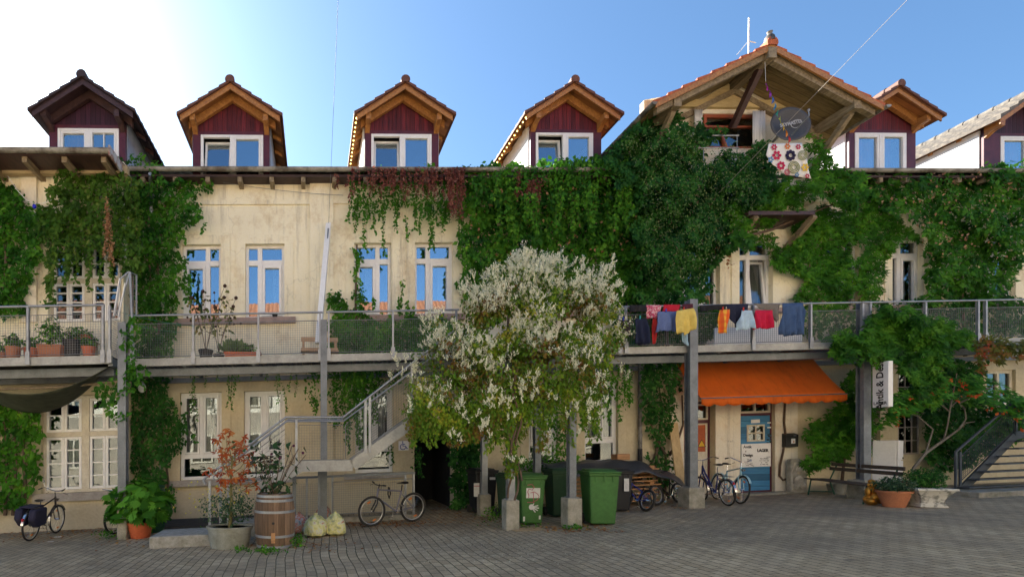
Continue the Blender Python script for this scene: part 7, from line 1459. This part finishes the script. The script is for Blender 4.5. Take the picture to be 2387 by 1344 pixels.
for x, _ in heads:
    k = (x - 2230) / 150; y = 868 + 62 * k * k + rs.uniform(0, 62); v_ = rs.uniform(1.3, 2.3); c = Pn(np.array([x]), np.array([y]), v_)[0]; a = rs.uniform(-.5, .5) + (0 if x > 2230 else math.pi); dv = np.array([math.cos(a), math.sin(a) * .8, -.1])
    for q in np.arange(0, 1, .09):
        p = c + dv * .42 * q + np.array([0, 0, -.16 * q * q])
        for sd in (-1, 1): lf.append(p + np.array([-dv[1], dv[0], -.3]) * sd * .035)
    if rs.random() < .35:
        for _ in range(6): rd.append(c + RNG.normal(0, .035, 3) + np.array([0, -.05, -.08]))
foliage('leaves', leafmat('sumac_leaf', [(0, (.03, .13, .02)), (.5, (.07, .26, .03)), (1, (.16, .40, .05))]), SM, np.array(lf), .16, out=(0, -.8, .7), droop=.8, spread=.35, aspect=.35); foliage('red_leaves', leafmat('red_sumac', [(0, (.4, .03, .01)), (1, (.6, .16, .04))]), SM, np.array(rd), .08)
# weeds and litter
def ground_scatter(label, name, cat, mt, lst, size, out=(0, -.2, 1), kind='stuff', droop=.0, lift=.01):
    pos = []
    for x, y, n, sx, sy, hz in lst:
        for _ in range(n): px_, py_ = x + random.gauss(0, sx), y + random.gauss(0, sy); g_ = G(px_, max(py_, 1140)); pos.append(W(g_[0], g_[1], lift + random.random() * hz))
    o = foliage(name, mt, None, np.array(pos), size, out=out, spread=.25 if hz < .03 else .8, droop=droop); return tag(o, label, cat, kind=kind)
ground_scatter('brown fallen leaves gathered along the foot of the wall', 'fallen_leaves', 'fallen leaves', leafmat('fallen_leaf', [(0, (.12, .04, .02)), (.5, (.3, .12, .04)), (1, (.5, .3, .08))]),
    [(180, 1236, 260, 60, 5, .01), (60, 1250, 120, 50, 6, .01), (800, 1222, 260, 60, 4, .01), (930, 1218, 180, 60, 5, .01), (1050, 1190, 140, 40, 6, .01), (700, 1262, 160, 60, 12, .01), (1140, 1210, 120, 40, 8, .01), (1340, 1232, 200, 50, 5, .01), (1560, 1178, 90, 40, 6, .01), (300, 1262, 60, 60, 8, .01)], .06)
ground_scatter('pale blossom specks and petals strewn over the paving', 'petals', 'petals', leafmat('petal', [(0, (.25, .22, .15)), (1, (.6, .56, .42))]), [(1000, 1240, 900, 160, 28, .003), (1200, 1265, 900, 150, 28, .003), (1450, 1240, 300, 160, 30, .003), (1700, 1230, 90, 250, 40, .003), (800, 1260, 250, 120, 20, .003)], .022)
ground_scatter('small green weeds growing round the tub, barrel and blocks', 'weeds', 'weeds', G3, [(620, 1288, 150, 18, 3, .08), (690, 1268, 130, 10, 6, .14), (250, 1252, 90, 14, 4, .12), (1150, 1205, 260, 16, 10, .25), (560, 1285, 50, 10, 3, .06), (1340, 1232, 80, 14, 2, .06), (1230, 1228, 40, 20, 3, .05), (490, 1250, 120, 12, 4, .2), (1580, 1160, 200, 20, 5, .3), (1260, 1160, 300, 40, 5, .3)], .05, out=(0, -.6, .6), droop=-.4)
for (x, y, c_, lb, w_) in ((1228, 1233, (.42, .30, .16), 'flat piece of brown cardboard between the blocks under the bins', .3), (135, 1251, (.7, .7, .68), 'white paper scrap near the city bike', .07), (118, 1262, (.55, .5, .45), 'red and white wrapper on the paving at the left', .06)):
    g = G(x, y); o = M().box(g[0] - w_, g[0] + w_, g[1] - w_ * .6, g[1] + w_ * .6, .006, .014).build('cardboard' if w_ > .2 else 'paper_scrap', mat('scrap_%d' % x, c_, None, 5, .9, bmp=0), at=(g[0], g[1], 0)); tag(o, lb, 'litter')
